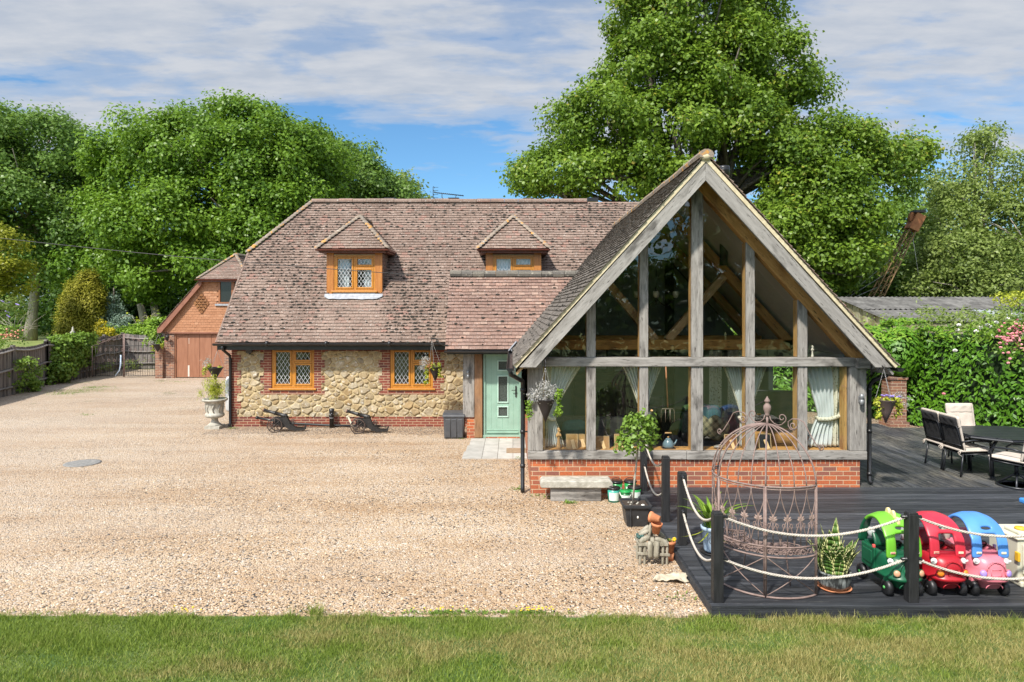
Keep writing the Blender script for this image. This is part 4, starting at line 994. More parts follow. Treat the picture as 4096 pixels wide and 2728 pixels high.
for s in (-1, 1):
    q = MB(); q.bar((2.95+s*.12,TY+.1,2.46), (2.98+s*1.2,TY+.1,3.72), .15, .16, (0,1,0)); q.build('truss_strut', M['oak_tan_l'], cottage)
    q = MB(); q.bar((GX,TY+.1,5.05), (GX+s*2.62,TY+.1,5.05-GT*2.62), .16, .2, (0,1,0)); q.build('truss_rafter', M['oak_tan_r'], cottage)
    q = MB(); q.bar((GX,15.4,5.05), (GX+s*2.62,15.4,5.05-GT*2.62), .16, .2, (0,1,0)); q.build('truss_rafter', M['oak_tan_r'], cottage)
q = MB(); q.box((.55,15.3,2.27), (5.6,15.5,2.47), 0); q.build('truss_beam', M['oak_tan_x'], cottage, bevel=.01)
# ---- curtains: gathered, tied back
pat, gg = newmat('leaf_print_cotton'); p_ = gg.pos()
vv = gg.new('ShaderNodeTexVoronoi', Vector=gg.mapping(p_, scale=(1,1,.6), rot=(0,.6,0)), Scale=34.0)
setb(gg, gg.mix(gg.ramp(vv.outputs['Distance'], [(.28, 1.0), (.36, 0.0)]), (.62,.60,.48), (.30,.28,.17)), .9); M['print'] = pat
lin, gg = newmat('curtain_lining'); setb(gg, gg.mix(gg.noise(gg.pos(), 2, 2), (.70,.76,.76), (.78,.82,.80)), .9)
tr = gg.new('ShaderNodeBsdfTranslucent', Color=(.75,.8,.8,1)); mx = gg.new('ShaderNodeMixShader', i0=.25, i1=gg.b.outputs[0], i2=tr.outputs[0]); gg.l.new(mx.outputs[0], gg.o.inputs[0]); M['lining'] = lin
def tied_curtain(xo, xi, xt, y, lab, zt=2.11, ztie=1.23, zb=.73, band=.08, wt=.12, wb=.30, edge_in=True):
    """xo: outer top edge, xi: inner top edge, xt: outer edge at the tie"""
    s = 1 if xi > xo else -1; root = empty('curtain', (xo, y, zb), lab, 'curtain', 'tied back curtains in the glazed gable')
    def span(z):
        if z > ztie:
            t = (z-ztie)/(zt-ztie); e = t**1.25; i_ = xt+s*wt + (xi-(xt+s*wt))*e; o_ = xt+(xo-xt)*min(1, t*1.5)
        else:
            t = (ztie-z)/(ztie-zb); i_ = xt+s*(wt+(wb-wt)*t**.8); o_ = xt-s*.02*t
        return o_, i_
    def mk(u0, u1, mat, nm, off):
        q = MB(); nf = 7
        def f(u, v):
            z = zb+(zt-zb)*v; o_, i_ = span(z); uu = u0+(u1-u0)*u; w = abs(i_-o_)
            return (o_+(i_-o_)*uu, y+off+.028*math.sin(uu*nf*2*PI+v*.8)*min(1, w/.25)+.008*math.sin(v*19+uu*9), z)
        q.grid(f, max(6, int(64*(u1-u0))), 26); return q.build(nm, mat, root, solidify=.004)
    if edge_in: mk(0, .86, M['lining'], 'lining', 0); mk(.86, 1, M['print'], 'print_border', 0); mk(-.12, .1, M['print'], 'print_border', -.02)
    else: mk(.24, 1, M['lining'], 'lining', 0); mk(0, .24, M['print'], 'print_border', 0)
    q = MB(); o_, i_ = span(ztie); c = Vector(((o_+i_)/2, y, ztie)); q.tube([(o_-s*.06,y+.04,ztie+.06),(o_,y-.045,ztie+.02),(c.x,y-.06,ztie-.03),(i_,y-.045,ztie-.03),(i_+s*.01,y+.03,ztie-.01)], .035, 8); q.build('tieback', M['print'], root)
CY = 11.66
tied_curtain(.62, 1.20, .60, CY, 'pale lined curtain tied to the corner post behind the hanging basket')
tied_curtain(2.30, 1.88, 2.30, CY, 'lined curtain tied back just behind the leafy standard tree', wt=.10, wb=.12)
tied_curtain(2.24, 2.58, 2.22, CY+.03, 'lined curtain gathered beside the kettle window', wt=.06, wb=.08)
tied_curtain(3.96, 3.60, 3.98, CY, 'lined curtain hanging left of the post behind the arbour finial', wt=.08, wb=.10)
tied_curtain(4.02, 4.38, 4.02, CY+.03, 'lined curtain hanging right of the post behind the arbour finial', wt=.06, wb=.08)
tied_curtain(5.60, 4.95, 5.56, CY, 'bright lined curtain tied to the corner post at the deck end of the gable', wt=.34, wb=.55, edge_in=False)
q = MB(); drape(q, 4.55, 5.1, .5, 2.2, 14.4, .03, 5); o = q.build('curtain', M['print'], None, solidify=.004); tag(o, 'leaf printed curtain hanging far inside the room above the television', 'curtain', 'inner room curtains')
q = MB(); drape(q, 4.10, 4.36, .5, 2.2, 14.2, .03, 3); o = q.build('curtain', M['print'], None, solidify=.004); tag(o, 'narrow leaf printed curtain inside the room behind the arbour finial', 'curtain', 'inner room curtains')
# ---- things in the room
wood = M['oak_tan_x']
fab = simple('grey_sofa_fabric', (.10,.095,.085), (.15,.14,.125), 20, 1); teal = simple('teal_cushion', (.05,.14,.16), (.07,.19,.21), 15, .95)
def cushion(name, c, size, rot, mat, lab, grp='cushions on the sofas'):
    q = MB(); q.blob((0,0,0), size, 0, None, 14, 8); o = q.build(name, mat, None); o.location = c; o.rotation_euler = rot; tag(o, lab, 'cushion', grp)
    for v in o.data.vertices:
        for ax in (0, 2): v.co[ax] = math.copysign(abs(v.co[ax]/size[ax])**.55*size[ax], v.co[ax])
    return o
def sofa(x0, x1, y0, y1, lab, back='x'):
    r = empty('sofa', ((x0+x1)/2, (y0+y1)/2, .1), lab, 'sofa', 'sofas inside the glazed gable')
    q = MB(); q.box((x0,y0,.1), (x1,y1,.46)); q.build('base', fab, r, bevel=.05)
    q = MB(); q.box((x0+.15,y0+.15,.46), (x1-.15,y1-.2,.58)); q.build('seat_cushion', fab, r, bevel=.05)
    q = MB(); q.box((x0,y1-.25,.44), (x1,y1,1.0)); q.build('backrest', fab, r, bevel=.08)
    q = MB(); q.box((x0,y0,.44), (x0+.2,y1-.25,.72)); q.build('armrest', fab, r, bevel=.07); q = MB(); q.box((x1-.2,y0,.44), (x1,y1-.25,.72)); q.build('armrest', fab, r, bevel=.07)
sofa(.75, 2.3, 12.3, 13.3, 'grey fabric sofa inside behind the wooden figurine'); sofa(3.4, 4.5, 12.9, 13.8, 'dark armchair sofa behind the plaid cushions')
cushion('cushion', (1.15,12.75,.80), (.24,.10,.22), (.3,0,.2), teal, 'teal cushion on the sofa beside the left curtain'); cushion('cushion', (2.05,12.7,.84), (.25,.09,.24), (.3,.1,-.2), simple('pale_cushion', (.30,.27,.2), (.38,.35,.28), 12, .9), 'beige cushion on the sofa behind the photo frames')
plaid, gg = newmat('plaid'); sp = gg.new('ShaderNodeSeparateXYZ', i0=gg.mapping(gg.pos(), rot=(0,.7,0)))
cx_ = gg.math('GREATER_THAN', gg.math('FRACT', gg.math('MULTIPLY', sp.outputs[0], 9.0)), .6); cz_ = gg.math('GREATER_THAN', gg.math('FRACT', gg.math('MULTIPLY', sp.outputs[2], 9.0)), .6)
setb(gg, gg.mix(gg.math('MULTIPLY', gg.math('ADD', cx_, cz_), .5), (.30,.28,.16), (.07,.08,.05)), .95)
cushion('cushion', (3.55,12.8,.86), (.20,.08,.20), (.2,.75,0), plaid, 'plaid cushion standing on its corner, the one nearer the king post'); cushion('cushion', (3.82,12.78,.84), (.22,.08,.22), (.2,.6,0), plaid, 'plaid cushion standing on its corner, the one nearer the curtain'); cushion('cushion', (3.75,13.2,1.05), (.30,.1,.18), (.1,0,0), teal, 'furry teal cushion behind the two plaid cushions')
r = empty('television', (4.85,13.0,.95), 'black flat television on a stand inside the window by the tied curtain', 'television')
q = MB(); q.obox((4.95,13.0,1.17), (1.25,.06,.72), (0,0,-.25)); q.build('casing', M['black'], r, bevel=.015)
q = MB(); q.obox((4.942,12.968,1.18), (1.16,.004,.64), (0,0,-.25)); q.build('screen', simple('dark_screen', (.008,.008,.009), None, rough=.12), r)
q = MB(); q.box((4.5,12.8,.1), (5.5,13.3,.72)); q.build('stand', wood, r)
def photo_frame(x, w, h, lab, y=11.62, back=True, mt=None):
    r = empty('photo_frame', (x, y, .707), lab, 'photo frame', 'photo frames on the window board'); q = MB(); rot = Matrix.Rotation(-.18, 3, 'X')
    q.obox((x,y,.707+h/2), (w,.014,h), rot); q.build('back_panel', mt or simple('brown_card', (.38,.22,.08), (.45,.27,.11), 6, .8), r)
    q = MB(); t = .012
    for (dx, dz, sx, sz) in ((-w/2,0,t,h+t),(w/2,0,t,h+t),(0,h/2,w+t,t),(0,-h/2,w+t,t)):
        q.obox(Vector((x,y,.707+h/2)) + rot @ Vector((dx,.0,dz)), (sx,.024,sz), rot)
    q.build('border', simple('gilt_wood', (.40,.28,.13), (.5,.36,.18), 9, .5), r)
    q = MB(); q.bar((x+.0,y-.012,.707+h*.62), (x+.035,y-.085,.712), .055, .008, (0,1,0)); q.build('strut', simple('pale_card', (.62,.42,.20), None, rough=.7), r)
photo_frame(1.02,.19,.235,'gilt edged photo frame seen from behind next to the wooden figurine'); photo_frame(1.20,.10,.21,'narrow photo frame half hidden behind the second post',11.75)
photo_frame(1.53,.24,.20,'wide dark edged photo frame seen from behind beside the second post', mt=simple('dark_card', (.35,.19,.07), (.4,.23,.09), 6, .8)); photo_frame(1.83,.17,.235,'gilt photo frame seen from behind beside the leafy standard tree')
photo_frame(3.72,.20,.23,'brown photo frame with crossed strut behind the arbour dome', mt=simple('red_card', (.2,.085,.03), None, rough=.7)); photo_frame(4.30,.20,.24,'black photo frame with its back to the glass under the finial', mt=M['black'])
figw = simple('carved_pale_wood', (.42,.24,.09), (.55,.33,.14), 10, .5)
def figurine(x, y, z, h, mat, lab):
    q = MB(); k = h/.36
    prof = [(.035,0),(.042,.01),(.036,.04),(.024,.10),(.022,.15),(.028,.20),(.032,.235),(.026,.262),(.012,.278),(.012,.288),(.022,.305),(.024,.325),(.015,.348),(0,.355)]
    q.lathe([(r*k, zz*k) for r, zz in prof], 14, (x,y,z), sy=.8)
    q.tube([(x-.03*k,y,z+.245*k),(x-.04*k,y-.02*k,z+.20*k),(x-.005*k,y-.035*k,z+.225*k)], [.011*k,.010*k,.007*k], 7); q.tube([(x+.03*k,y,z+.245*k),(x+.04*k,y-.02*k,z+.205*k),(x+.005*k,y-.035*k,z+.235*k)], [.011*k,.010*k,.007*k], 7)
    q.blob((x+.018*k,y-.016*k,z+.30*k), (.016*k,.016*k,.02*k), 0, None, 9, 5)
    tag(q.build('figurine', mat), lab, 'figurine')
figurine(.79, 11.60, .707, .36, figw, 'carved pale wooden figurine of an embracing couple on the window board')
figurine(5.06, 11.50, 2.266, .20, simple('cream_figurine', (.62,.58,.48), (.7,.66,.56), 9, .5), 'small cream figurine of an embracing couple on the tie beam ledge')
# kettle
kx, ky, kz = 2.655, 11.60, .725; r = empty('kettle', (kx,ky,kz), 'grey blue enamel kettle with wooden handle on a trivet in the window', 'kettle')
en = simple('blue_enamel', (.13,.20,.235), (.15,.225,.26), 4, .22)
q = MB(); q.lathe([(.0,0),(.088,0),(.098,.02),(.094,.06),(.07,.115),(.048,.14),(.05,.143),(.03,.155),(0,.16)], 22, (kx,ky,kz)); q.build('body', en, r)
q = MB(); q.tube([(kx+.085,ky,kz+.04),(kx+.12,ky,kz+.075),(kx+.145,ky,kz+.13)], [.022,.015,.011], 8); q.build('spout', en, r)
q = MB(); q.tube([(kx-.075,ky,kz+.12),(kx-.08,ky,kz+.18),(kx-.06,ky,kz+.24),(kx+.06,ky,kz+.24),(kx+.08,ky,kz+.18),(kx+.075,ky,kz+.12)], .006, 6); h_ = q.build('handle', M['blackmetal'], r)
q = MB(); q.tube([(kx-.055,ky,kz+.243),(kx+.055,ky,kz+.243)], .014, 8); q.build('grip', figw, h_); q = MB(); q.lathe([(0,.155),(.012,.158),(.018,.17),(.016,.182),(0,.188)], 10, (kx,ky,kz)); q.build('lid_knob', figw, r)
q = MB(); q.box((kx-.11,ky-.08,.715), (kx+.11,ky+.08,.722)); q.box((kx-.1,ky-.07,.705), (kx-.08,ky+.07,.716)); q.box((kx+.08,ky-.07,.705), (kx+.1,ky+.07,.716)); tag(q.build('trivet', simple('chrome', (.6,.6,.6), None, rough=.25, metal=1)), 'small metal trivet under the blue kettle', 'trivet')
q = MB(); q.grid(lambda u, v: (3.42+.17*u*1.0, 11.58+.035*math.cos(v*2*PI)*(.5+math.sin(u*PI)), .735+.028*math.sin(v*2*PI)*(.6+.6*math.sin(u*PI))+.012*u), 10, 10)
tag(q.build('clog', simple('clog_grey', (.16,.17,.18), (.45,.33,.15), 7, .4)), 'grey and wood clog lying on the window board right of the king post', 'shoe')
# pitchfork leaning upright inside
r = empty('garden_fork', (2.70,11.9,1.05), 'long garden fork with orange shaft hanging upside down above the kettle', 'garden fork')
q = MB(); q.tube([(2.678,11.9,2.15),(2.715,11.9,1.36)], .013, 8); q.build('shaft', simple('orange_shaft', (.42,.15,.06), (.5,.2,.09), 9, .4), r)
q = MB(); q.tube([(2.60,11.9,1.10),(2.60,11.9,1.30),(2.62,11.9,1.335),(2.81,11.9,1.335),(2.83,11.9,1.30),(2.83,11.9,1.10)], .006, 6)
for x in (2.675,2.755): q.tube([(x,11.9,1.335),(x,11.9,1.10)], .006, 6)
q.build('tines', simple('worn_steel', (.30,.24,.20), (.42,.34,.28), 20, .5, metal=.6), r)
# bar stool, stove pipe, dresser, wall pictures, chandelier
r = empty('bar_stool', (2.95,14.3,.1), 'dark bar stool with curved back deep inside the room', 'stool')
q = MB(); q.lathe([(.2,.1),(.2,.115),(.03,.13),(.025,.80),(.0,.80)], 16, (2.95,14.3,0)); q.build('pedestal', M['blackmetal'], r)
q = MB(); q.lathe([(0,.80),(.19,.80),(.20,.86),(.0,.88)], 18, (2.95,14.3,0)); q.build('seat', M['black'], r)
q = MB(); q.grid(lambda u, v: (2.95+.22*math.cos(PI*u), 14.35+.17*math.sin(PI*u), 1.0+.22*v), 12, 3); q.build('backrest', fab, r, solidify=.03)
r = empty('stove', (3.55,14.9,.1), 'black wood stove with tall pipe inside behind the king post', 'stove')
q = MB(); q.box((3.2,14.7,.1), (3.8,15.2,.85)); q.build('firebox', M['black'], r, bevel=.02); q = MB(); q.lathe([(.11,.85),(.11,2.0),(.14,2.0),(.14,2.1),(.11,2.1),(.11,4.4)], 18, (3.45,14.95,0)); q.build('pipe', M['black'], r)
q = MB(); q.lathe([(.115,1.95),(.12,1.95),(.12,1.97),(.115,1.97)], 18, (3.45,14.95,0)); q.build('pipe_band', simple('steel_band', (.6,.6,.6), None, rough=.3, metal=1), r)
r = empty('dresser', (2.0,16.8,.1), 'dark wooden dresser against the back wall of the room', 'dresser')
q = MB(); q.box((1.5,16.6,.1), (3.0,17.15,1.45)); q.box((1.46,16.56,1.45), (3.04,17.18,1.49)); q.build('carcass', simple('dark_wood', (.03,.02,.015), (.06,.04,.03), 5, .5), r, bevel=.01)
for x in (1.75, 2.3, 2.75): q = MB(); q.box((x-.2,16.58,.3), (x+.2,16.6,1.3)); q.build('drawer_front', simple('dark_wood_front', (.05,.033,.024), (.08,.055,.04), 5, .5), r, bevel=.005)
def picture(x, z, w, h, lab, nph=1):
    r = empty('picture', (x, 17.0, z), lab, 'picture'); q = MB(); q.box((x-w/2,16.95,z-h/2), (x+w/2,16.97,z+h/2)); q.build('mount', simple('cream_mount', (.5,.48,.42), None, rough=.8), r)
    q = MB(); t = .03
    q.box((x-w/2-t,16.93,z-h/2-t), (x-w/2,16.98,z+h/2+t)); q.box((x+w/2,16.93,z-h/2-t), (x+w/2+t,16.98,z+h/2+t)); q.box((x-w/2,16.93,z+h/2), (x+w/2,16.98,z+h/2+t)); q.box((x-w/2,16.93,z-h/2-t), (x+w/2,16.98,z-h/2)); q.build('border', M['blackmetal'], r)
    for i in range(nph):
        c = x-w/2+w*(i+.5)/nph; q = MB(); q.box((c-w/nph*.36,16.945,z-h*.32), (c+w/nph*.36,16.951,z+h*.32)); q.build('photo', simple('dim_photo', (.02,.02,.02), (.35,.34,.32), 9, .6), r)
picture(2.18, 1.82, .32, .5, 'upright framed picture standing on the dark dresser'); picture(2.85, 1.70, .62, .36, 'wide frame holding three photographs on the dark dresser', 3)
r = empty('chandelier', (3.35,14.6,3.6), 'black iron chandelier with pale glass shades hanging in the gable', 'chandelier')
q = MB(); q.tube([(3.0,14.2,5.0),(3.0,14.2,3.35)], .012, 6); q.lathe([(0,3.2),(.04,3.24),(.02,3.35),(.03,3.5),(0,3.55)], 10, (3.0,14.2,0))
arms = []
for i in range(6):
    a = i*PI/3+.3; d = Vector((math.cos(a), math.sin(a), 0)); pts = [Vector((3.0,14.2,3.3))+d*(.45*t)+Vector((0,0,-.16*math.sin(PI*t))) for t in (0,.2,.4,.6,.8,1)]; q.tube(pts, .009, 5); arms.append(pts[-1])
q.build('iron_frame', M['blackmetal'], r)
for p in arms: q = MB(); q.lathe([(.02,0),(.045,.02),(.06,.09),(.055,.13),(.05,.13),(.05,.03)], 12, p); q.build('glass_shade', simple('pale_shade', (.62,.58,.48), None, rough=.5), r)
# ------------------------------------------------------------------ garage
GA = -12.55; GYF = 30.0; ghw = 2.91; gez, gtop = 2.19, 5.49; gs = (gtop-gez)/ghw
garage = empty('garage', (GA, GYF, 0), 'brick garage with tile hung half hipped gable and brown double doors', 'garage')
q = MB(); panel_wall(q, -15.28, -9.9, 0, 2.05, GYF, .25, [(-14.85,-12.67,-.1,2.0)], 0); q.box((-15.27,GYF+.25,0), (-15.0,36.5,2.05), 0); q.box((-10.1,GYF+.25,0), (-9.9,36.5,2.05), 0); q.box((-15.27,36.3,0), (-9.9,36.5,3.0), 0)
q.build('wall', M['brick_gar'], garage)
def gz(x): return gtop - gs*abs(x-GA)
hz = 4.36; hx = (gtop-hz)/gs
q = MB()
q.prism([(GA-ghw+.1,2.0),(GA+ghw-.1,2.0),(GA+hx,hz),(GA-hx,hz)], 'y', GYF-.02, GYF+.2, 0)
win = (-12.86,-11.6,3.27,4.3)
tiles(q, (0,GYF-.03,2.0), (1,0,0), (0,0,1), 2.36, lambda v: (GA-(gtop-2.0-v)/gs+.12, GA+(gtop-2.0-v)/gs-.12), 0, .165, .115, skip=lambda p: win[0]-.06 < p.x < win[1]+.06 and win[2]-.12 < p.z, lift=.022)
dk = MB()
for i in range(-3, 4):
    for j in range(-3, 4):
        if abs(i)+abs(j) <= 3 and (i+j) % 2 == 1 or (abs(i)+abs(j) <= 2 and (i+j) % 2 == 0 and False):
            cx_, cz_ = -13.62+i*.083, 3.24+j*.115; dk.prism([(cx_-.075,cz_+.12),(cx_-.075,cz_),(cx_-.05,cz_-.04),(cx_,cz_-.055),(cx_+.05,cz_-.04),(cx_+.075,cz_),(cx_+.075,cz_+.12)], 'y', GYF-.085, GYF-.05, 0)
th = q.build('tile_hanging', M['tile_hung'], garage); dk.build('diamond_pattern', tilemat('dark_hung_tile', [(0, (.28,.12,.05)), (1, (.36,.17,.07))], .2), th)
q = MB()
for s in (-1, 1):
    xe = GA+s*(ghw+.03)
    q.prism([(GA+s*hx,hz-.02),(xe,gez-.02),(xe,gez-.20),(xe-s*.16,gez-.20),(GA+s*hx,hz-.26)], 'y', GYF-.22, GYF-.17, 0)
q.box((GA-ghw+.15,GYF-.06,1.96), (GA+ghw-.15,GYF-.02,2.02), 0); q.build('bargeboard', simple('brown_barge', (.21,.085,.05), (.28,.12,.075), 4, .6), garage)
q = MB(); Vg = Vector((math.cos(math.atan(gs)), 0, math.sin(math.atan(gs)))); Lg2 = math.hypot(ghw, gtop-gez)
for s in (-1, 1):
    V = Vector((-s*Vg.x, 0, Vg.z)); vh = Lg2*(hz-gez)/(gtop-gez)
    rfg = lambda v: (GYF-.24+max(0, v-vh)*1.3/(Lg2-vh), 36.6)
    tiles(q, (GA+s*ghw,0,gez), (0,1,0), V, Lg2, rfg, 0, .2, .12); slab(q, (GA+s*ghw,0,gez), (0,1,0), V, Lg2, rfg, 0, None, 1.0, .01)
Vf = Vector((0, 1.35, gtop-hz)).normalized(); Lf = math.hypot(1.35, gtop-hz)
tiles(q, (0,GYF-.34,hz-.03), (1,0,0), Vf, Lf, lambda v: (GA-(hx+.12)*(1-v/Lf), GA+(hx+.12)*(1-v/Lf)), 0, .165, .11); slab(q, (0,GYF-.34,hz-.03), (1,0,0), Vf, Lf, lambda v: (GA-(hx+.12)*(1-v/Lf), GA+(hx+.12)*(1-v/Lf)), 0, None, .4, .01)
for s in (-1, 1): bonnets(q, (GA+s*(hx+.12),GYF-.34,hz), (GA,GYF+1.0,gtop+.02), .085, .13, 1)
ridge(q, (GA,GYF+1.0,gtop), (GA,36.6,gtop), .12, .4, 1); q.build('roof', [M['tile'], M['tile_ridge']], garage)
q = MB(); half_gutter(q, (GA-hx-.22,GYF-.36,hz-.03), (GA+hx+.22,GYF-.36,hz-.03), .055); q.box((GA-hx-.1,GYF-.28,hz-.14), (GA+hx+.1,GYF-.02,hz-.06)); q.build('gutter', M['brown_gutter'], garage)
q = MB(); dm = M['gardoor']; 
for i in range(4):
    a = -14.80+i*.52; q.box((a+.006,GYF+.08,.03), (a+.512,GYF+.12,1.93), 0)
    arc = [(a+.05,1.62)] + [(a+.05+.42*t, 1.66+.16*math.sin(PI*(t*.5 if i == 0 else .5+t*.5 if i == 3 else .5))) for t in (0,.25,.5,.75,1)] + [(a+.47,1.62)]
    if i in (0, 3):
        pts = [(a+.03+.46*t, GYF+.075, 1.72+.17*math.sin(PI/2*(t if i == 0 else 1-t))) for t in (0,.2,.4,.6,.8,1)]; q.tube(pts, .012, 4, 0)
dd = q.build('garage_door', dm, garage); q = MB(); q.box((-14.85,GYF+.03,-.02), (-14.80,GYF+.14,2.0)); q.box((-12.72,GYF+.03,-.02), (-12.67,GYF+.14,2.0)); q.box((-14.80,GYF+.03,1.93), (-12.72,GYF+.14,2.0)); q.build('door_frame', M['gardoor'], garage)
q = MB(); q.box((-14.28,GYF+.076,.06), (-14.21,GYF+.081,.55)); q.box((-14.24,GYF+.076,1.5), (-14.225,GYF+.081,1.75)); q.box((-13.25,GYF+.076,.08), (-13.17,GYF+.081,.24)); q.build('peeled_patch', simple('bare_primer', (.62,.55,.48), None, rough=.8), dd)
q = MB()
for (a, b_) in ((win[0],win[0]+.63), (win[0]+.63,win[1])):
    q.box((a,GYF-.09,win[2]), (a+.07,GYF,win[3])); q.box((b_-.07,GYF-.09,win[2]), (b_,GYF,win[3])); q.box((a,GYF-.089,win[2]), (b_,GYF,win[2]+.07)); q.box((a,GYF-.089,win[3]-.06), (b_,GYF,win[3]))
w_ = q.build('window', simple('brown_frame', (.22,.085,.035), (.3,.12,.05), 4, .45), garage); q = MB(); q.box((win[0]+.05,GYF-.05,win[2]+.05), (win[1]-.05,GYF-.04,win[3]-.05)); q.build('pane', simple('dark_pane', (.015,.018,.018), None, rough=.06), w_)
q = MB(); q.box((win[0]-.15,GYF-.11,win[2]-.09), (win[1],GYF-.06,win[2]-.01)); q.build('lead_sill', M['lead'], garage)
q = MB(); q.box((-15.60,29.85,0), (-15.285,30.25,1.34), 0); q.box((-15.62,29.83,1.341), (-15.283,30.27,1.38), 0); tag(q.build('gate_pier', M['brick_gar']), 'low mixed brick pier between the iron gate and the garage', 'gate pier')
# ------------------------------------------------------------------ fence, gate
def fence_run(pts, label, h=1.72):
    r = empty('panel_fence', (pts[0][0], pts[0][1], 0), label, 'fence', 'weathered panel fence round the drive')
    for i in range(len(pts)-1):
        a, b_ = Vector((*pts[i],0)), Vector((*pts[i+1],0)); L = (b_-a).length; d = (b_-a)/L; nrm = Vector((-d.y,d.x,0)); q = MB(); n = int(L/.105)
        tops = []
        for k in range(n):
            t0 = (k+.0)/n; t1 = (k+1.04)/n; sag = -.09*math.sin(PI*(t0+t1)/2); p0 = a+(b_-a)*t0+nrm*(.012*(k % 2)); p1 = a+(b_-a)*t1+nrm*(.012*(k % 2)); hh = h+sag+random.uniform(-.008,.008)
            v = [p0,p1,p1+Vector((0,0,hh)),p0+Vector((0,0,hh))]; v += [x+nrm*.014 for x in v]; q.add(v, [(0,1,2,3),(7,6,5,4),(0,4,5,1),(1,5,6,2),(2,6,7,3),(3,7,4,0)], 0)
        q.build('feather_board', M['fence'], r)
        for (zr, sg) in ((.28,.0),(.92,.06),(1.60,.09)):
            q = MB(); q.tube([a+(b_-a)*(t/8)+nrm*-.04+Vector((0,0,zr-sg*math.sin(PI*t/8))) for t in range(9)], .042, 4, sm=False); q.build('rail', M['fence_h'], r)
    for p in pts: q = MB(); q.box((p[0]-.06,p[1]-.06,-.05), (p[0]+.06,p[1]+.06,h+.04)); q.build('post', M['fence'], r, bevel=.008)
    return r
fence_run([(-16.5,19.0),(-17.15,21.6),(-17.77,24.3),(-18.63,27.3)], 'weathered grey panel fence beside the drive at the left edge')
fence_run([(-18.63,27.3),(-18.95,30.3),(-19.35,32.4),(-19.62,34.4)], 'weathered panel fence behind the leafy climber, running back towards the gate', 1.78)
fence_run([(-19.62,34.4),(-17.6,34.7),(-15.3,35.0)], 'weathered panel fence across the back behind the iron gate', 1.80)
gate = empty('iron_gate', (-17.0,30.0,0), 'rusty wrought iron driveway gate with scrolled top beside the garage', 'gate')
def scroll(mb, c, r, a0, turns, axis='y', rad=.008, flip=1, n=16, rend=.25):
    pts = []
    for i in range(n+1):
        t = i/n; rr = r*(1-(1-rend)*t); a = a0 + flip*2*PI*turns*t
        pts.append(Vector(c)+Vector((rr*math.cos(a),0,rr*math.sin(a))))
    mb.tube(pts, rad, 4)
X0, X1, XM = -18.45, -15.66, -17.06
q = MB()
for x in (X0, XM-.02, XM+.03, X1): q.tube([(x,30,.05),(x,30,1.42 if x in (X0,X1) else 1.95)], .02, 6)
q.build('upright', M['rust'], gate)
q = MB()
for z in (.10,.62,1.42): q.tube([(X0,30,z),(X1,30,z)], .014, 5)
for k in range(27):
    x = X0+(X1-X0)*(k+.5)/27
    if abs(x-XM) > .05: q.tube([(x,30,.10),(x,30,1.42 if k % 2 else .95)], .008, 4)
q.build('bar_panel', M['blackmetal'], gate)
q = MB()
for s in (-1, 1):
    for k in range(5):
        x = XM+s*(.16+k*.24); scroll(q, (x,30,1.50+.28-.05*k), .10-.008*k, -PI/2, 1.4, flip=s); scroll(q, (x,30,.78), .07, PI/2, 1.3, flip=-s); scroll(q, (x+.1,30,1.24), .07, -PI/2, 1.3, flip=s)
    q.tube([(XM+s*.03,30,1.93),(XM+s*.3,30,1.88),(XM+s*.7,30,1.66),(XM+s*1.1,30,1.5),(XM+s*1.36,30,1.42)], .010, 5)
q.build('scrollwork', M['rust'], gate)
q = MB(); q.tube([(-17.16,29.95,1.02),(-17.15,29.93,.6),(-17.2,29.92,.35),(-17.38,29.9,.1)], [.03,.035,.02,.015], 6); tag(q.build('strap', simple('blue_strap', (.20,.32,.50), (.6,.65,.7), 20, .7)), 'blue and white strap hanging on the iron gate', 'strap')
# brick pillar by the hedge, gravel corner
q = MB(); q.box((9.85,17.75,0), (10.26,18.2,1.22), 0); q.box((9.80,17.70,0), (10.31,18.25,.12), 0); q.box((9.82,17.72,1.221), (10.29,18.23,1.29), 0); tag(q.build('brick_pillar', M['brick_gar']), 'old brick pillar standing at the corner of the laurel hedge', 'pillar')
# ------------------------------------------------------------------ shed and crane behind the hedge
shed = empty('shed', (19,28,0), 'low grey corrugated roofed shed behind the laurel hedge', 'shed')
q = MB(); 
def corr(mb, x0, x1, y0, y1, z0, z1, m, n):
    for i in range(n):
        for h_ in range(2):
            a = x0+(x1-x0)*(i+h_*.5)/n; b_ = x0+(x1-x0)*(i+h_*.5+.5)/n; da, db = (.0,.035) if h_ == 0 else (.035,.0)
            mb.add([(a,y0,z0+da),(b_,y0,z0+db),(b_,y1,z1+db),(a,y1,z1+da)], [(0,1,2,3)], m, (i*.37) % 1)
shm = simple('asbestos_sheet', (.075,.072,.068), (.17,.165,.155), 2, .9, .3, 30, rnd=.1); shl = simple('pale_sheet', (.22,.245,.25), (.32,.35,.35), 2, .8, rnd=.06); shr = simple('rust_sheet', (.20,.075,.045), (.28,.11,.065), 3, .9)
corr(q, 14.2, 23.0, 27.6, 30.0, 3.02, 3.55, 0, 44); corr(q, 23.0, 27.0, 28.9, 30.0, 3.33, 3.55, 2, 20); corr(q, 23.0, 30.0, 27.6, 28.9, 3.02, 3.33, 1, 30); corr(q, 27, 34, 28.9, 30, 3.33, 3.55, 0, 30)
corr(q, 18.6, 30.0, 25.6, 27.65, 2.57, 3.0, 1, 56); corr(q, 14.2, 18.6, 25.6, 27.65, 2.57, 3.0, 0, 20)
corr(q, 14.2, 34, 30.0, 34, 3.56, 2.6, 0, 60); q.build('roof', [shm, shl, shr], shed)
q = MB()
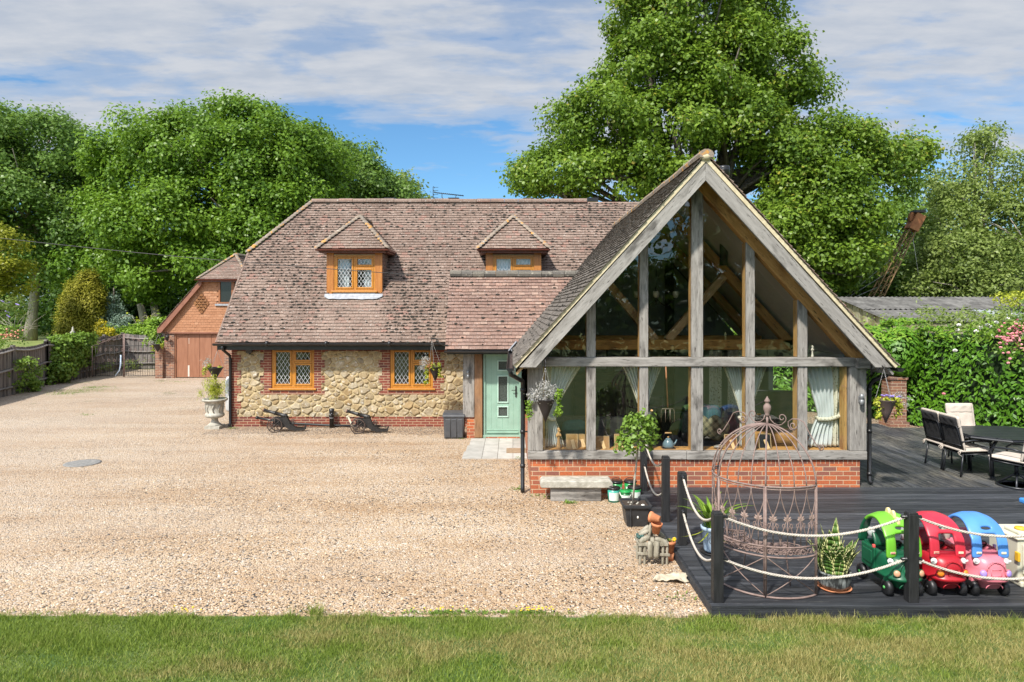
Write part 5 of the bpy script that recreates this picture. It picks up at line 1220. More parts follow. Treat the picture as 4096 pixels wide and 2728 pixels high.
for i in range(28): 
    y = 25.7+i*.3; zt = 2.56+(y-25.6)*.22 if y < 30 else 3.5-(y-30)*.22
    q.box((14.3+.03*(i % 2),y,0), (14.34+.03*(i % 2),y+.31,zt), 0, i*.31 % 1)
q.box((14.3,25.7,0), (33,25.8,2.5), 0); q.build('wall', simple('lichened_boards', (.22,.19,.09), (.38,.36,.26), 3, .95, rnd=.3), shed)
crane = empty('crane', (19,35.3,0), 'old rusty lattice crane jib rising behind the corrugated shed', 'crane')
A, B_ = at(3490,1215,35.3), at(3655,900,35.3); q = MB(); D = (B_-A).normalized(); S = D.cross(Vector((0,1,0))).normalized(); T = Vector((0,1,0))
A = A - D*3.2
def cr(t, i): w = .30*(1-.45*t); return A+(B_-A)*t + S*w*(1 if i in (0,1) else -1) + T*w*(1 if i in (0,2) else -1)
for i in range(4): q.tube([cr(0,i), cr(1,i)], .04, 4)
for k in range(14):
    for (i, j) in ((0,1),(1,3),(3,2),(2,0)): q.tube([cr(k/14, i), cr((k+1)/14, j)], .022, 3); q.tube([cr(k/14, i), cr(k/14, j)], .02, 3)
q.build('jib', simple('crane_rust', (.12,.075,.035), (.30,.20,.08), 3, .8), crane)
q = MB(); q.obox(B_+D*.15, (.5,.5,.9), Matrix((S,T,D)).transposed()); q.lathe([(.3,-.08),(.36,-.06),(.30,0),(.36,.06),(.3,.08)], 18, B_+D*.35+S*.1, axis=(0,1,0)); q.build('jib_head', simple('crane_orange_rust', (.28,.10,.04), (.40,.17,.07), 4, .8), crane)
q = MB(); q.box((B_.x-.05,35.0,B_.z+.62), (B_.x+.45,35.6,B_.z+.74)); q.build('jib_cap', M['blackmetal'], crane)
q = MB(); q.tube([B_+D*.35+S*.45, (B_.x+.5,35.3,3.2)], .015, 4); 
for k in (.55, .65, .8): q.tube([A+(B_-A)*k, (15.8+k,35.5,3.0)], .014, 3)
q.build('cable', simple('steel_cable', (.35,.36,.33), None, rough=.5, metal=.3), crane)
q = MB(); q.tube([(16.1,35.6,0),(16.1,35.6,4.7)], .13, 10); q.build('exhaust_stack', simple('stack_rust', (.16,.06,.04), None, rough=.8), crane)
q = MB(); q.box((15.5,34.4,.6), (19.5,36.4,2.4)); q.box((15,34.2,.0), (20,34.8,.7)); q.box((15,36.0,.0), (20,36.6,.7)); q.build('crane_body', simple('crane_yellow', (.30,.2,.05), (.2,.12,.04), 3, .7), crane)
# ------------------------------------------------------------------ trees
def tree(name, label, base, trunk_r, lobes, mat, bark, rc=1.25, per=150, L=.26, W=.17, fork=None, group=None, dens=1.0, cat='tree', limbs=True, up=.45, lean=(0,0)):
    r = empty(name, base, label, cat, group); base = Vector(base)
    cl = lobe_clumps(lobes, rc, dens); V, R = clump_leaves(cl, per, L, W, up=up)
    mesh_np('crown', V, 4, R, mat, r)
    q = MB(); top = max(l[2]+l[5]*.4 for l in lobes); fz = fork or (base.z+(top-base.z)*.35)
    tip = Vector((base.x+lean[0], base.y+lean[1], top)); pts = []
    for i in range(9):
        t = i/8; p = base.lerp(tip, t); pts.append(p+Vector((math.sin(t*7+base.x)*.18*t, math.cos(t*6)*.12*t, 0)))
    q.tube(pts, [trunk_r*(1.35 if i == 0 else 1)*(1-.82*i/8) for i in range(9)], 9)
    if limbs:
        for (cx, cy, cz, rx, ry, rz) in lobes:
            s = base.lerp(tip, random.uniform(.28,.55)); s.z = max(min(s.z, cz-.5), base.z+1.0); e = Vector((cx,cy,cz+rz*.2)); mid = s.lerp(e,.5)+Vector((random.gauss(0,.3),random.gauss(0,.3),-.1*(e-s).length*.5+.2)); q.tube([s, s.lerp(mid,.5)+Vector((0,0,.1)), mid, mid.lerp(e,.6), e], [trunk_r*.42,trunk_r*.36,trunk_r*.28,trunk_r*.19,trunk_r*.08], 6)
            for _ in range(3):
                d = Vector((random.gauss(0,1),random.gauss(0,1),random.gauss(.2,.6))).normalized(); e2 = Vector((cx+d.x*rx*.85,cy+d.y*ry*.85,cz+d.z*rz*.85)); q.tube([mid, mid.lerp(e2,.5)+Vector((0,0,.25)), e2], [trunk_r*.2,trunk_r*.13,trunk_r*.04], 5)
    q.build('trunk', bark, r); return r
def L_(px, py, Y, rpx, rzpx=None, ry=None):
    """lobe from its place: centre seen at (px,py) at distance Y, radii in photo pixels"""
    c = at(px, py, Y); s = Y/FPX; return (c.x, c.y, c.z, rpx*s, ry or rpx*s, (rzpx or rpx)*s)
# the big oak behind the cottage
tree('oak_tree', 'huge oak towering behind the cottage roof, its top out of the frame', (9.3,34.5,0), .62,
     [L_(2770,90,34.5,230,200,3.6), L_(2590,300,34,210,150,3.2), L_(2900,260,33.6,170,130,2.6), L_(3080,300,34.5,140,130,2.6), L_(2420,500,33.5,190,130,3), L_(2680,500,32.5,200,130,2.6), L_(2240,690,34,140,90,2.6), L_(2480,720,32.5,230,90,2.6), L_(2130,745,34.5,60,50,1.6),
      L_(2960,520,33.5,150,110,2.4), L_(3130,640,33.4,150,110,2.4), L_(3320,620,34,170,110,2.8), L_(3540,690,34.5,120,90,2.4), L_(3230,800,32.5,190,110,2.6), L_(3080,960,32.5,200,110,2.6), L_(3330,880,33,175,120,2.8), L_(3200,400,35,60,50,1.4), L_(2520,90,35,80,80,2), L_(3000,40,35,110,110,2.4), L_(3630,640,35,50,45,1.4), L_(3260,1080,33,220,110,2.6), L_(3380,1010,34,95,90,2.2), L_(2700,760,32,150,80,2.2), L_(2800,330,32.4,120,90,2)],
     M['f_oak'], M['bark'], 1.0, 310, .20, .14, dens=1.15, lean=(.6,0))
# left side
tree('ash_tree', 'tall tree with a bare pale trunk standing behind the fence at the left', (-31.8,45,.86), .34,
     [L_(90,640,45,270,170,5), L_(-120,620,46,240,160,5), L_(280,760,46,170,130,4), L_(60,860,44,290,140,5), L_(300,940,45,150,120,3.5), L_(-150,900,45,200,160,4), L_(160,1060,44,150,70,3), L_(380,640,47,60,50,2)], M['f_left'], M['bark_pale'], 1.2, 200, .23, .15, fork=6, lean=(1.2,0))
tree('sycamore_tree', 'broad rounded tree filling the sky between the garage and the far left tree', (-16.0,42,.8), .6,
     [L_(1000,560,43,190,130,4), L_(780,640,42,260,160,5), L_(1130,700,43,230,170,5), L_(560,720,43,170,140,4), L_(880,860,40.5,330,170,4), L_(600,920,42,250,150,4), L_(1130,930,41,200,150,4), L_(480,1060,44,170,110,3), L_(760,1080,39.8,260,110,3), L_(960,1030,39.5,140,110,2.5), L_(1260,860,44,120,150,4)], M['f_mid'], M['bark'], 1.2, 230, .23, .15, lean=(.5,0))
tree('sycamore_tree', 'dark rounded tree rising behind the left end of the cottage ridge', (-12.0,50,.9), .5, [L_(1330,720,50,190,170,5), L_(1440,800,51,160,140,4), L_(1560,830,53,130,80,4), L_(1250,650,50,90,80,3)], M['f_left'], M['bark'], 1.2, 170, .25, .17)
tree('sycamore_tree', 'pale topped distant tree just above the ridge beside the aerial', (-8.5,62,.9), .4, [L_(1600,800,62,110,70,4), L_(1480,860,62,150,110,4)], M['f_birch'], M['bark'], 1.3, 80, .32, .2)
# wood behind: darker trees each on its trunk
for i, (x, y, h_, lab) in enumerate([(-47,60,12,'dark woodland tree at the far left behind the yellow green maple'), (-38,62,11,'dark woodland tree seen between the left trunk and the conifer'), (-31,58,10,'dark woodland tree directly behind the golden conifer'), (-25,61,11,'dark woodland tree behind the blue spruce'), (-19.5,56,10,'dark woodland tree with twin trunks behind the back fence'), (-13,57,11,'dark woodland tree hidden behind the garage roof')]):
    tree('woodland_tree', lab, (x,y,.9), .38, [(x-1,y,h_*.72,3.6,3,3.2), (x+2,y-1,h_*.55,3.2,3,3.0), (x-2.5,y+1,h_*.42,3.0,3,2.4), (x+.5,y-1.5,h_*.25,3.2,2.5,2.0)], M['f_wood'], M['bark'], 1.4, 75, .32, .21, group='dark wood behind the drive')
q = MB(); q.tube([at(580,1320,44),at(572,1260,44),at(560,1215,44)], [.30,.24,.2], 8); q.tube([at(640,1310,44.5),at(622,1250,44.5),at(608,1190,44.5)], [.32,.25,.2], 8)
V, R = clump_leaves([(tuple(at(590+random.gauss(0,40),1180+random.gauss(0,18),44+random.random())), .8, (0,-1,.3)) for _ in range(16)], 110, .28, .18)
r = empty('twin_trunk_tree', at(610,1330,44.3), 'pair of leaning grey trunks under a low leafy bough beyond the back fence', 'tree'); q.build('trunk', M['bark_pale'], r); mesh_np('crown', V, 4, R, M['f_mid'], r)
# undergrowth: a far-off mass
cl = [((random.uniform(-58,-8), random.uniform(52,66), .9+random.random()*2.2), random.uniform(1.2,2.0), (0,-.6,.5)) for _ in range(230)] + [((random.uniform(-56,-2), random.uniform(66,72), random.uniform(1,9)), 2.2, (0,-.6,.3)) for _ in range(220)]
V, R = clump_leaves(cl, 42, .36, .25); tag(mesh_np('undergrowth', V, 4, R, M['f_wood']), kind='stuff')
cl = [((random.uniform(6,52), random.uniform(50,58), random.uniform(1,8.5)), 2.3, (0,-.6,.3)) for _ in range(240)] + [((random.uniform(13,36), random.uniform(41,45), random.uniform(1,5.5)), 1.6, (0,-.6,.3)) for _ in range(120)]
V, R = clump_leaves(cl, 50, .36, .25); tag(mesh_np('woodland', V, 4, R, M['f_wood']), kind='stuff')
# birches on the right
tree('birch_tree', 'slender birch with a bare top against the sky at the far right', (25.8,38,0), .24, [L_(3900,620,38,75,90,1.5), L_(3960,700,38,110,80,2), L_(3840,740,38,110,60,2), L_(3880,860,37.5,170,120,2.5), L_(3950,560,38,45,45,1)], M['f_birch'], M['bark_pale'], .75, 150, .17, .11, up=.3)
tree('birch_tree', 'dense pale green birch beside the crane jib', (24,36,0), .22, [L_(3800,940,36.5,90,110,2), L_(3770,1060,36.5,90,100,2), L_(3860,1050,35.5,170,130,2.5), L_(3800,1150,35,170,60,2)], M['f_birch'], M['bark_pale'], .8, 190, .18, .11, up=.3)
tree('birch_tree', 'pale green birch cut by the right edge of the frame', (28,35.5,0), .22, [L_(4040,900,35.5,150,140,2.5), L_(4060,1080,35,160,140,2.5), L_(4180,800,36,130,140,3), L_(3980,1150,34.5,120,60,2)], M['f_birch'], M['bark_pale'], .8, 190, .18, .11, up=.3)
tree('thicket_tree', 'lower dark green tree between the oak and the crane', (21.5,43,0), .25, [L_(3400,1080,42,150,100,2.5), L_(3540,1010,43,130,130,2.5), L_(3520,1140,42,130,70,2), L_(3600,930,43.5,110,100,2), L_(3700,830,44,120,100,2.5), L_(3640,1080,44,130,130,2)], M['f_left'], M['bark'], .95, 150, .22, .15)
# trees across the lawn, behind the photographer: what the gable glass reflects
for i, (x, y, h_, lab) in enumerate([(-14,-20,6.4,''),(-6,-19,5.6,''),(1.0,-20,4.8,''),(7.0,-18,5.6,''),(12.9,-17,11.4,''),(18,-20,6.4,''),(25,-19,7,''),(33,-22,8,'')]):
    tree('lawn_tree', 'leafy tree on the far side of the lawn, mirrored in the gable glass', (x,y,0), .3, [(x,y,h_*.66,3.3,2.6,h_*.34), (x-2.4,y+.6,h_*.42,2.4,2.2,h_*.26), (x+2.5,y+.4,h_*.36,2.6,2.2,h_*.28), (x,y+1,h_*.2,3.4,2,h_*.2)], M['f_wood'], M['bark'], 1.3, 46, .42, .28, group='trees across the lawn', limbs=False)
# maple, conifers and shrubs on the left
def shrub(name, label, base, lobes, mat, rc, per, L, W, cat='shrub', group=None, stem=None, up=.45, rough=.55, dens=1.0, extra=None):
    r = empty(name, base, label, cat, group); V, R = clump_leaves(lobe_clumps(lobes, rc, dens), per, L, W, up=up, rough=rough); mesh_np('foliage', V, 4, R, mat, r)
    q = MB(); b0 = Vector(base)
    for (cx, cy, cz, rx, ry, rz) in lobes: q.tube([b0, b0.lerp(Vector((cx,cy,cz)),.5)+Vector((.05,0,.1)), (cx,cy,cz+rz*.3)], [.05*(stem or 1),.035*(stem or 1),.012], 5)
    q.build('stem', M['bark'], r); return r
tree('maple_tree', 'yellow green maple leaning in at the left edge above the fence', (-27.5,33,.9), .16, [L_(-20,960,33,90,55,1.2), L_(40,1080,33,75,30,1), L_(0,1150,33,110,60,1.2), L_(-90,1100,33,120,120,1.4)], M['f_maple'], M['bark'], .5, 260, .16, .11, up=.8)
bud = shrub('buddleia_bush', 'straggly buddleia with purple flower spikes at the left edge behind the fence', (-26.5,32,.9), [L_(20,1250,32,70,60,.9), L_(-40,1290,32,70,70,.9)], M['f_silver'].copy() if False else M['f_birch'], .42, 200, .16, .045, up=.1)
q = MB()
for (px, py) in [(10,1205),(32,1212),(28,1247),(70,1218),(34,1265)]: c = at(px,py,31.5); q = MB(); q.blob(c, (.13,.03,.03), 0, None, 6, 4, rot=Matrix.Rotation(random.uniform(-.6,.6),3,'Y')); q.build('flower_spike', M['petal_purple'], bud)
q = MB()
for k in range(26):
    b0 = at(random.uniform(40,95), 1360, 31); e = b0+Vector((random.uniform(-.9,.9),random.uniform(-.3,.3),random.uniform(.4,1.3))); q.tube([b0, b0.lerp(e,.5)+Vector((0,0,.25)), e], [.012,.009,.004], 4)
tag(q.build('bare_twigs', M['bark_pale']), 'pale bare twigs arching beside the grey tree trunk', 'twigs')
r = shrub('flowering_shrub', 'low shrub with orange pink flowers behind the fence at the left edge', (-24,30.3,.6), [L_(25,1345,30.5,55,40,.6)], M['f_ivy'], .3, 300, .11, .07)
coral = simple('coral_petal', (.70,.25,.14), (.75,.42,.34), 9, .6)
for _ in range(40): q = MB(); c = at(random.gauss(30,24), random.gauss(1338,9), 30.0+random.random()*.4); q.blob(c, (.05,.05,.04), 0, None, 5, 3); q.build('flower', coral, r)
cz0 = at(335,1380,37.4)
conl = []
for (px, py, rp, rz) in [(345,1140,42,38),(290,1180,30,45),(350,1200,62,60),(290,1250,45,60),(385,1260,30,60),(320,1300,70,60),(390,1330,30,50),(270,1320,30,60),(340,1350,70,40)]: conl.append(L_(px,py,37.4,rp,rz,rp*.0137))
r = empty('golden_conifer', (cz0.x,37.4,.2), 'olive gold upright conifer standing behind the fence', 'conifer'); cl = lobe_clumps(conl, .34, 2.6); V, R = clump_leaves(cl, 900, .12, .05, flat=1.3, up=.9, droop=-.9, rough=.35); mesh_np('foliage', V, 4, R, M['f_conif'], r); q = MB(); q.tube([(cz0.x,37.4,.2),(cz0.x,37.4,3.6)], [.18,.05], 6); q.build('stem', M['bark'], r)
cb = at(455,1370,38); bl = [L_(440,1215,38,22,28), L_(450,1255,38,42,30), L_(470,1290,38,58,30), L_(430,1290,38,35,30), L_(480,1330,37.6,70,32)]
r = empty('blue_spruce', (cb.x,38,.8), 'grey blue spruce right of the golden conifer', 'conifer'); V, R = clump_leaves(lobe_clumps(bl, .34, 1.3), 800, .11, .045, up=.3, rough=.6); mesh_np('foliage', V, 4, R, M['f_blue'], r); q = MB(); q.tube([(cb.x,38,.7),(cb.x,38,4.2)], [.14,.03], 6); q.build('stem', M['bark'], r)
shrub('yellow_shrub', 'bright yellow shrub behind the fence between the conifers', tuple(at(420,1360,36.3)), [L_(405,1308,36.2,14,18), L_(425,1328,36.2,28,20), L_(445,1338,36.0,22,12)], M['f_yellow'], .22, 700, .10, .06)
shrub('green_shrub', 'fresh green shrub spilling over the fence next to the garage', (-16.4,35.6,.9), [L_(600,1330,35.3,60,26,.6), L_(640,1300,35.4,45,30,.6), L_(560,1325,35.6,55,18,.5), L_(625,1370,34.6,25,40,.4)], M['f_bright'], .34, 330, .17, .10)
shrub('green_shrub', 'fresh green shrub low in front of the blue spruce', (-21.6,36.6,.9), [L_(455,1330,36.8,35,18,.5), L_(520,1330,36.8,40,15,.5)], M['f_bright'], .3, 300, .14, .08)
q = MB()
for k in range(9):
    b0 = at(560+k*9, 1330, 35.8); e = b0+Vector((random.uniform(-1.2,.6),0,random.uniform(.4,1.1))); q.tube([b0, b0.lerp(e,.6)+Vector((0,0,.35)), e, e+Vector((-.2,0,-.15))], .012, 4)
    for _ in range(8): q.leaf(b0.lerp(e,random.random())+Vector((0,0,.2)), (random.gauss(0,1),random.gauss(0,.4),random.gauss(.2,.5)), (0,0,1), .2, .09, 1)
tag(q.build('climbing_tendrils', [M['bark_pale'], M['f_lime']]), 'pale climbing stems waving above the back fence by the garage', 'climber')
# climber on the fence
ivl = [(-18.75,28.2,.95,.25,.8,.75), (-18.85,29.2,1.1,.28,.8,.6), (-18.9,30.2,1.1,.25,.7,.6), (-18.5,27.9,.4,.35,.6,.35), (-18.8,28.7,1.62,.25,1.0,.15), (-18.95,30.2,1.65,.2,.7,.15)]
r = empty('fence_climber', (-18.7,29,0), 'leafy green climber smothering the fence left of the iron gate', 'climber'); V, R = clump_leaves(lobe_clumps(ivl, .24, 1.4), 1000, .14, .10, flat=1, up=.2, droop=.7); mesh_np('foliage', V, 4, R, M['f_ivy'], r)
q = MB()
for k in range(14): y = 27.8+k*.22; q.tube([(-18.7,y,0),(-18.75,y+.1,.9),(-18.85,y,1.7)], .02, 4)
q.build('stem', M['bark'], r)
for (x, y, h_, lab) in [(-17.55,24.35,1.2,'thin leafy creeper climbing the first fence post'), (-18.0,25.6,1.1,'leafy bramble growing up the middle of the fence panel'), (-17.7,25.2,.4,'low bramble sprawling at the foot of the fence')]:
    r = empty('bramble', (x,y,0), lab, 'bramble'); V, R = clump_leaves([((x+random.gauss(.05,.10),y+random.gauss(0,.25),h_*random.random()), .17, (.4,-.5,.3)) for _ in range(15)], 900, .11, .07); mesh_np('foliage', V, 4, R, M['f_ivy'], r)
for (x, y) in [(-18.6,31.2),(-18.3,33.0),(-17.3,34.2),(-16.8,33.6)]:
    r = empty('weedy_shrub', (x,y,0), 'weedy greenery growing along the fence behind the gate bars', 'weeds', 'weeds behind the gate'); V, R = clump_leaves([((x+random.gauss(0,.3),y+random.gauss(0,.2),.15+.4*random.random()), .22, (0,-.5,.4)) for _ in range(9)], 400, .10, .05); mesh_np('foliage', V, 4, R, M['f_birch'], r)
q = MB(); q.lathe([(.10,0),(.12,.05),(.07,.1),(.05,.2),(.12,.28),(.05,.36),(.03,.5),(0,.56)], 12, (-19.3,30.0,1.72)); tag(q.build('stone_finial', M['concrete']), 'small pale stone finial peeping over the leafy climber', 'finial')
# ------------------------------------------------------------------ laurel hedge
hr = empty('laurel_hedge', (11,16,0), 'tall glossy laurel hedge behind the garden table', 'hedge')
HP = [(13.4,9.5),(12.2,13.2),(11.2,15.9),(10.6,17.6),(9.9,19.2),(8.4,20.4),(6.4,21.0)]
Ps = []; Ns = []
def hedge_h(s): return 2.55 + .12*math.sin(s*2.1) + .10*math.sin(s*5.3+1)
s_acc = 0
for (a, b_) in zip(HP, HP[1:]):
    a, b_ = Vector((*a,0)), Vector((*b_,0)); L = (b_-a).length; d = (b_-a)/L; out = Vector((-d.y,d.x,0)); out = out if out.dot(Vector((-1,-.6,0))) > 0 else -out
    k = int(L*3.0*330); u = rng.random(k); v = rng.random(k)
    for uu, vv in zip(u, v):
        p = a + d*(uu*L); H = hedge_h(s_acc+uu*L)
        bul = .16*mnoise.noise(Vector((p.x*1.3,p.y*1.3,vv*4))) + .10*mnoise.noise(Vector((p.x*4,p.y*4,vv*9)))
        if vv < .70: z = .05 + (vv/.70)*H; pp = p + out*(bul - .25*max(0, z/H-.8)*3*.4 - random.random()*.10); nn = out + Vector((random.gauss(0,.35),random.gauss(0,.35),.35+random.gauss(0,.35)))
        else: z = H + bul*.9 - random.random()*.1; pp = p - out*((vv-.70)/.30*1.5); nn = Vector((random.gauss(0,.45),random.gauss(0,.45),1))+out*.3
        Ps.append((pp.x,pp.y,z)); Ns.append(tuple(nn))
    s_acc += L
for _ in range(2600):                                        # boughs hanging over the pillar
    d = Vector((random.gauss(0,1),random.gauss(0,1),random.gauss(0,1))).normalized(); cc_ = random.choice([(9.6,18.1,2.05,.75,.5,.55),(10.2,17.85,1.95,.55,.45,.65),(9.1,18.7,2.0,.7,.6,.6)])
    Ps.append((cc_[0]+d.x*cc_[3]*random.uniform(.7,1),cc_[1]+d.y*cc_[4]*random.uniform(.7,1),cc_[2]+d.z*cc_[5])); Ns.append((d.x,d.y-.3,d.z+.4))
Ps = np.array(Ps); Ns = unit(np.array(Ns)); V = leaf_quads(Ps, Ns, .15, .062, .75, .06); R = np.clip(rng.normal(.5,.2,len(Ps)) + np.where(Ps[:,2] > 2.3, .15, 0), 0, 1)
top = (Ps[:,2] > 2.25) & (rng.random(len(Ps)) < .55); mesh_np('foliage', V, 4, R, [M['f_laurel'], M['f_laurel_young']], hr, mi=top.astype(int))
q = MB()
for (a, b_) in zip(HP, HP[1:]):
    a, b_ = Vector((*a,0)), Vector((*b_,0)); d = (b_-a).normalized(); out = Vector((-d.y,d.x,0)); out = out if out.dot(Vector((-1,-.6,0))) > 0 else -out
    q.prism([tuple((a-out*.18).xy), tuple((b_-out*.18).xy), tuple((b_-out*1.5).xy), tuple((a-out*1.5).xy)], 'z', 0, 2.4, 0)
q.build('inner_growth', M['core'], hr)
cl = [((11.7+random.gauss(0,.9), 16.8+random.gauss(0,1.2), 2.68+abs(random.gauss(0,.12))), .26, (-.3,-.3,.7)) for _ in range(60)] + [(tuple(at(3690+random.gauss(0,14), 1205+25*k, 17.5)), .14, (0,-.3,1)) for k in range(5)]
r = empty('rambling_rose', (11.5,16.5,0), 'rambling rose growth with white blooms sprawling along the hedge top', 'climber'); V, R = clump_leaves(cl, 420, .09, .05); mesh_np('foliage', V, 4, R, M['f_birch'], r)
def rose(q, c, r_, m): q.blob(c, (r_,r_,r_*.75), m, None, 7, 4, jit=.12); q.blob(Vector(c)+Vector((-.3*r_,-.5*r_,.3*r_)), (r_*.6,r_*.6,r_*.5), m, None, 6, 3, jit=.15)
q = MB()
for (px, py, Y) in [(4030,1275,15.6),(3950,1300,15.4),(3920,1310,15.5),(3985,1290,15.6),(3830,1320,16.2),(3905,1325,15.5),(3835,1300,16.3),(3820,1402,15.6),(3960,1306,15.4),(4045,1262,15.8)]: q = MB(); rose(q, at(px,py,Y), .055, 0); q.build('white_bloom', M['petal_white'], r)
r = empty('climbing_rose', (12.2,13.5,0), 'climbing rose with clusters of pink blooms on the hedge at the right edge', 'climber')
cl = [(tuple(at(random.gauss(4060,50), random.gauss(1345,45), 13.2)), .17, (-.5,-.3,.5)) for _ in range(46)]; V, R = clump_leaves(cl, 600, .075, .045); mesh_np('foliage', V, 4, R, M['f_rose'], r); q = MB()
for _ in range(85): q = MB(); rose(q, at(random.gauss(4068,36), random.gauss(1345,30), 13.0+random.random()*.2), random.uniform(.022,.036), 0); q.build('pink_bloom', M['petal_pink'], r)
for (px, py) in [(3988,1347),(4000,1372),(4003,1390),(4030,1365),(4033,1452),(4040,1435),(3775,1575)]: q = MB(); rose(q, at(px,py,12.95), .033, 0); q.build('pink_bloom', M['petal_pink'], r)
shrub('yellow_hedge_shrub', 'yellow green shrub over the shed roof at the right edge', (21.5,27,0), [L_(4060,1200,27,60,22,.6), L_(4110,1205,27,60,30,.7)], M['f_lime'], .3, 300, .12, .08)
# ------------------------------------------------------------------ deck posts and ropes
PB = [(2.15,11.15),(2.15,9.55),(2.15,8.63),(2.09,6.95),(4.065,6.95),(6.05,6.95)]
plab = ['black square deck post against the brick plinth behind the standard tree','black deck post with worn pale edges, just nearer than the brick wall','black deck post between the toy planter and the blue pot','black corner deck post in front of the iron arbour','black deck post in front of the green and red toy cars','black deck post off the right end of the toy cars']
for (x, y), lb in list(zip(PB, plab))[:5]:
    r = empty('deck_post', (x,y,DZ), lb, 'post', 'black deck posts'); q = MB(); q.box((x-.051,y-.051,DZ), (x+.051,y+.051,DZ+.895)); q.prism([(x-.051,DZ+.895),(x+.051,DZ+.895),(x+.042,DZ+.912),(x-.042,DZ+.912)], 'y', y-.045, y+.045); q.build('shaft', M['deckpost'] if 'deckpost' in M else M.setdefault('deckpost', simple('black_stained_wood', (.007,.007,.008), (.022,.022,.023), 5, .6, .3, 40, stretch=(8,8,.8))), r, bevel=.005)
def rope(a, b, sag, lab, z=0):
    r = empty('rope', (a[0],a[1],a[2]), lab, 'rope', 'ropes slung between the deck posts'); a, b = Vector(a), Vector(b); d = (b-a); d.z = 0; d.normalize()
    a2, b2 = a+d*.055, b-d*.055; pts = []
    n = 70
    def C(t): p = a2.lerp(b2, t); p.z -= sag*4*t*(1-t); return p
    L = sum((C((i+1)/40)-C(i/40)).length for i in range(40)); tw = L/.085
    for s in range(3):
        q = MB(); k = int(max(60, L*95)); pts = []
        for i in range(k+1):
            t = i/k; p = C(t); tg = (C(min(1,t+.01))-C(max(0,t-.01))).normalized(); u = tg.cross(Vector((0,0,1))).normalized(); v = u.cross(tg); an = 2*PI*(tw*t+s/3)
            pts.append(p+(u*math.cos(an)+v*math.sin(an))*.0075)
        q.tube(pts, .0078, 5); q.build('strand', M['rope'], r)
    for p, dd in ((a, d), (b, -d)):
        q = MB(); q.lathe([(.024,.048),(.024,.056),(.016,.06),(.019,.10),(.014,.105)], 12, (0,0,0)); 
        R_ = Vector((0,0,1)).rotation_difference(dd).to_matrix(); q.v = [tuple(p+R_@Vector(v)) for v in q.v]; q.build('rope_socket', M['black'], r)
HI, LO = .97, .54
def rp(i, j, sg, names):
    (x0,y0),(x1,y1) = PB[i], PB[j]; rope((x0,y0,HI),(x1,y1,HI), sg, names[0]); rope((x0,y0,LO),(x1,y1,LO), sg*1.02, names[1])
rp(0,1,.24,['upper rope from the wall post behind the standard tree','lower rope hanging by the brick plinth']); rp(2,3,.235,['upper rope sagging in front of the blue plant pot','lower rope sagging below the blue plant pot, beside the corner post'])
rp(3,4,.195,['upper rope crossing in front of the arbour lattice and snake plant','lower rope crossing the arbour below its seat']); rp(4,5,.20,['upper rope crossing the red and pink toy cars','lower rope crossing the bumpers of the red and pink toy cars'])
# ------------------------------------------------------------------ iron arbour seat
AC = Vector((2.83,7.57,0)); AR = .585; arb = empty('arbour_seat', (AC.x,AC.y,DZ), 'rusty iron birdcage arbour seat with domed top standing on the deck', 'arbour')
A0, A1 = -56, -224                                               # uprights at -56, -112, -168, -224 degrees
def ap(deg, z, r=AR): a = math.radians(deg); return Vector((AC.x+r*math.cos(a), AC.y+r*math.sin(a), z))
ZR, ZS, ZS2 = DZ+1.145, DZ+.53, DZ+.425
def arc(z, r=AR, n=36, a=A0, b=A1): return [ap(a+(b-a)*i/n, z, r) for i in range(n+1)]
q = MB()
for z, rr in ((ZR,.011),(ZR-.025,.006),(ZS,.010),(ZS2,.010),(DZ+.012,.011)): q = MB(); q.tube(arc(z), rr, 6); q.build('ring', M['rust'], arb)
for k in range(4):
    d = A0+(A1-A0)*k/3; q = MB(); q.tube([ap(d,DZ), ap(d,ZR)], .013, 6); q.tube([ap(d-1.6,DZ), ap(d-1.6,ZR)], .007, 5)
    for z in (DZ+.2,DZ+.75): q.blob(ap(d,z), (.018,.018,.012), 0, None, 7, 4)
    q.build('upright', M['rust'], arb)
dome_r, top = AR, ZR+AR*.95
def dp(deg, t): a = t*PI/2; return ap(deg, ZR+AR*.95*math.sin(a), AR*math.cos(a))
for k in range(13):
    d = A0+(A1-A0)*k/12; q = MB(); q.tube([dp(d, i/14) for i in range(15)], .010 if k % 4 == 0 else .0065, 5); q.blob(dp(d,.35), (.012,.012,.012), 0, None, 7, 4); q.build('dome_rib', M['rust'], arb)
q = MB(); z0 = top
q.tube([(AC.x,AC.y,z0-.05),(AC.x,AC.y,z0+.09)], .013, 7)
q.lathe([(.022,z0+.09),(.026,z0+.10),(.022,z0+.11),(.03,z0+.13),(.042,z0+.165),(.040,z0+.20),(.02,z0+.225),(.018,z0+.235),(.03,z0+.245),(.031,z0+.258),(.014,z0+.285),(0,z0+.31)], 14, (AC.x,AC.y,0)); q.build('finial', M['rust'], arb)
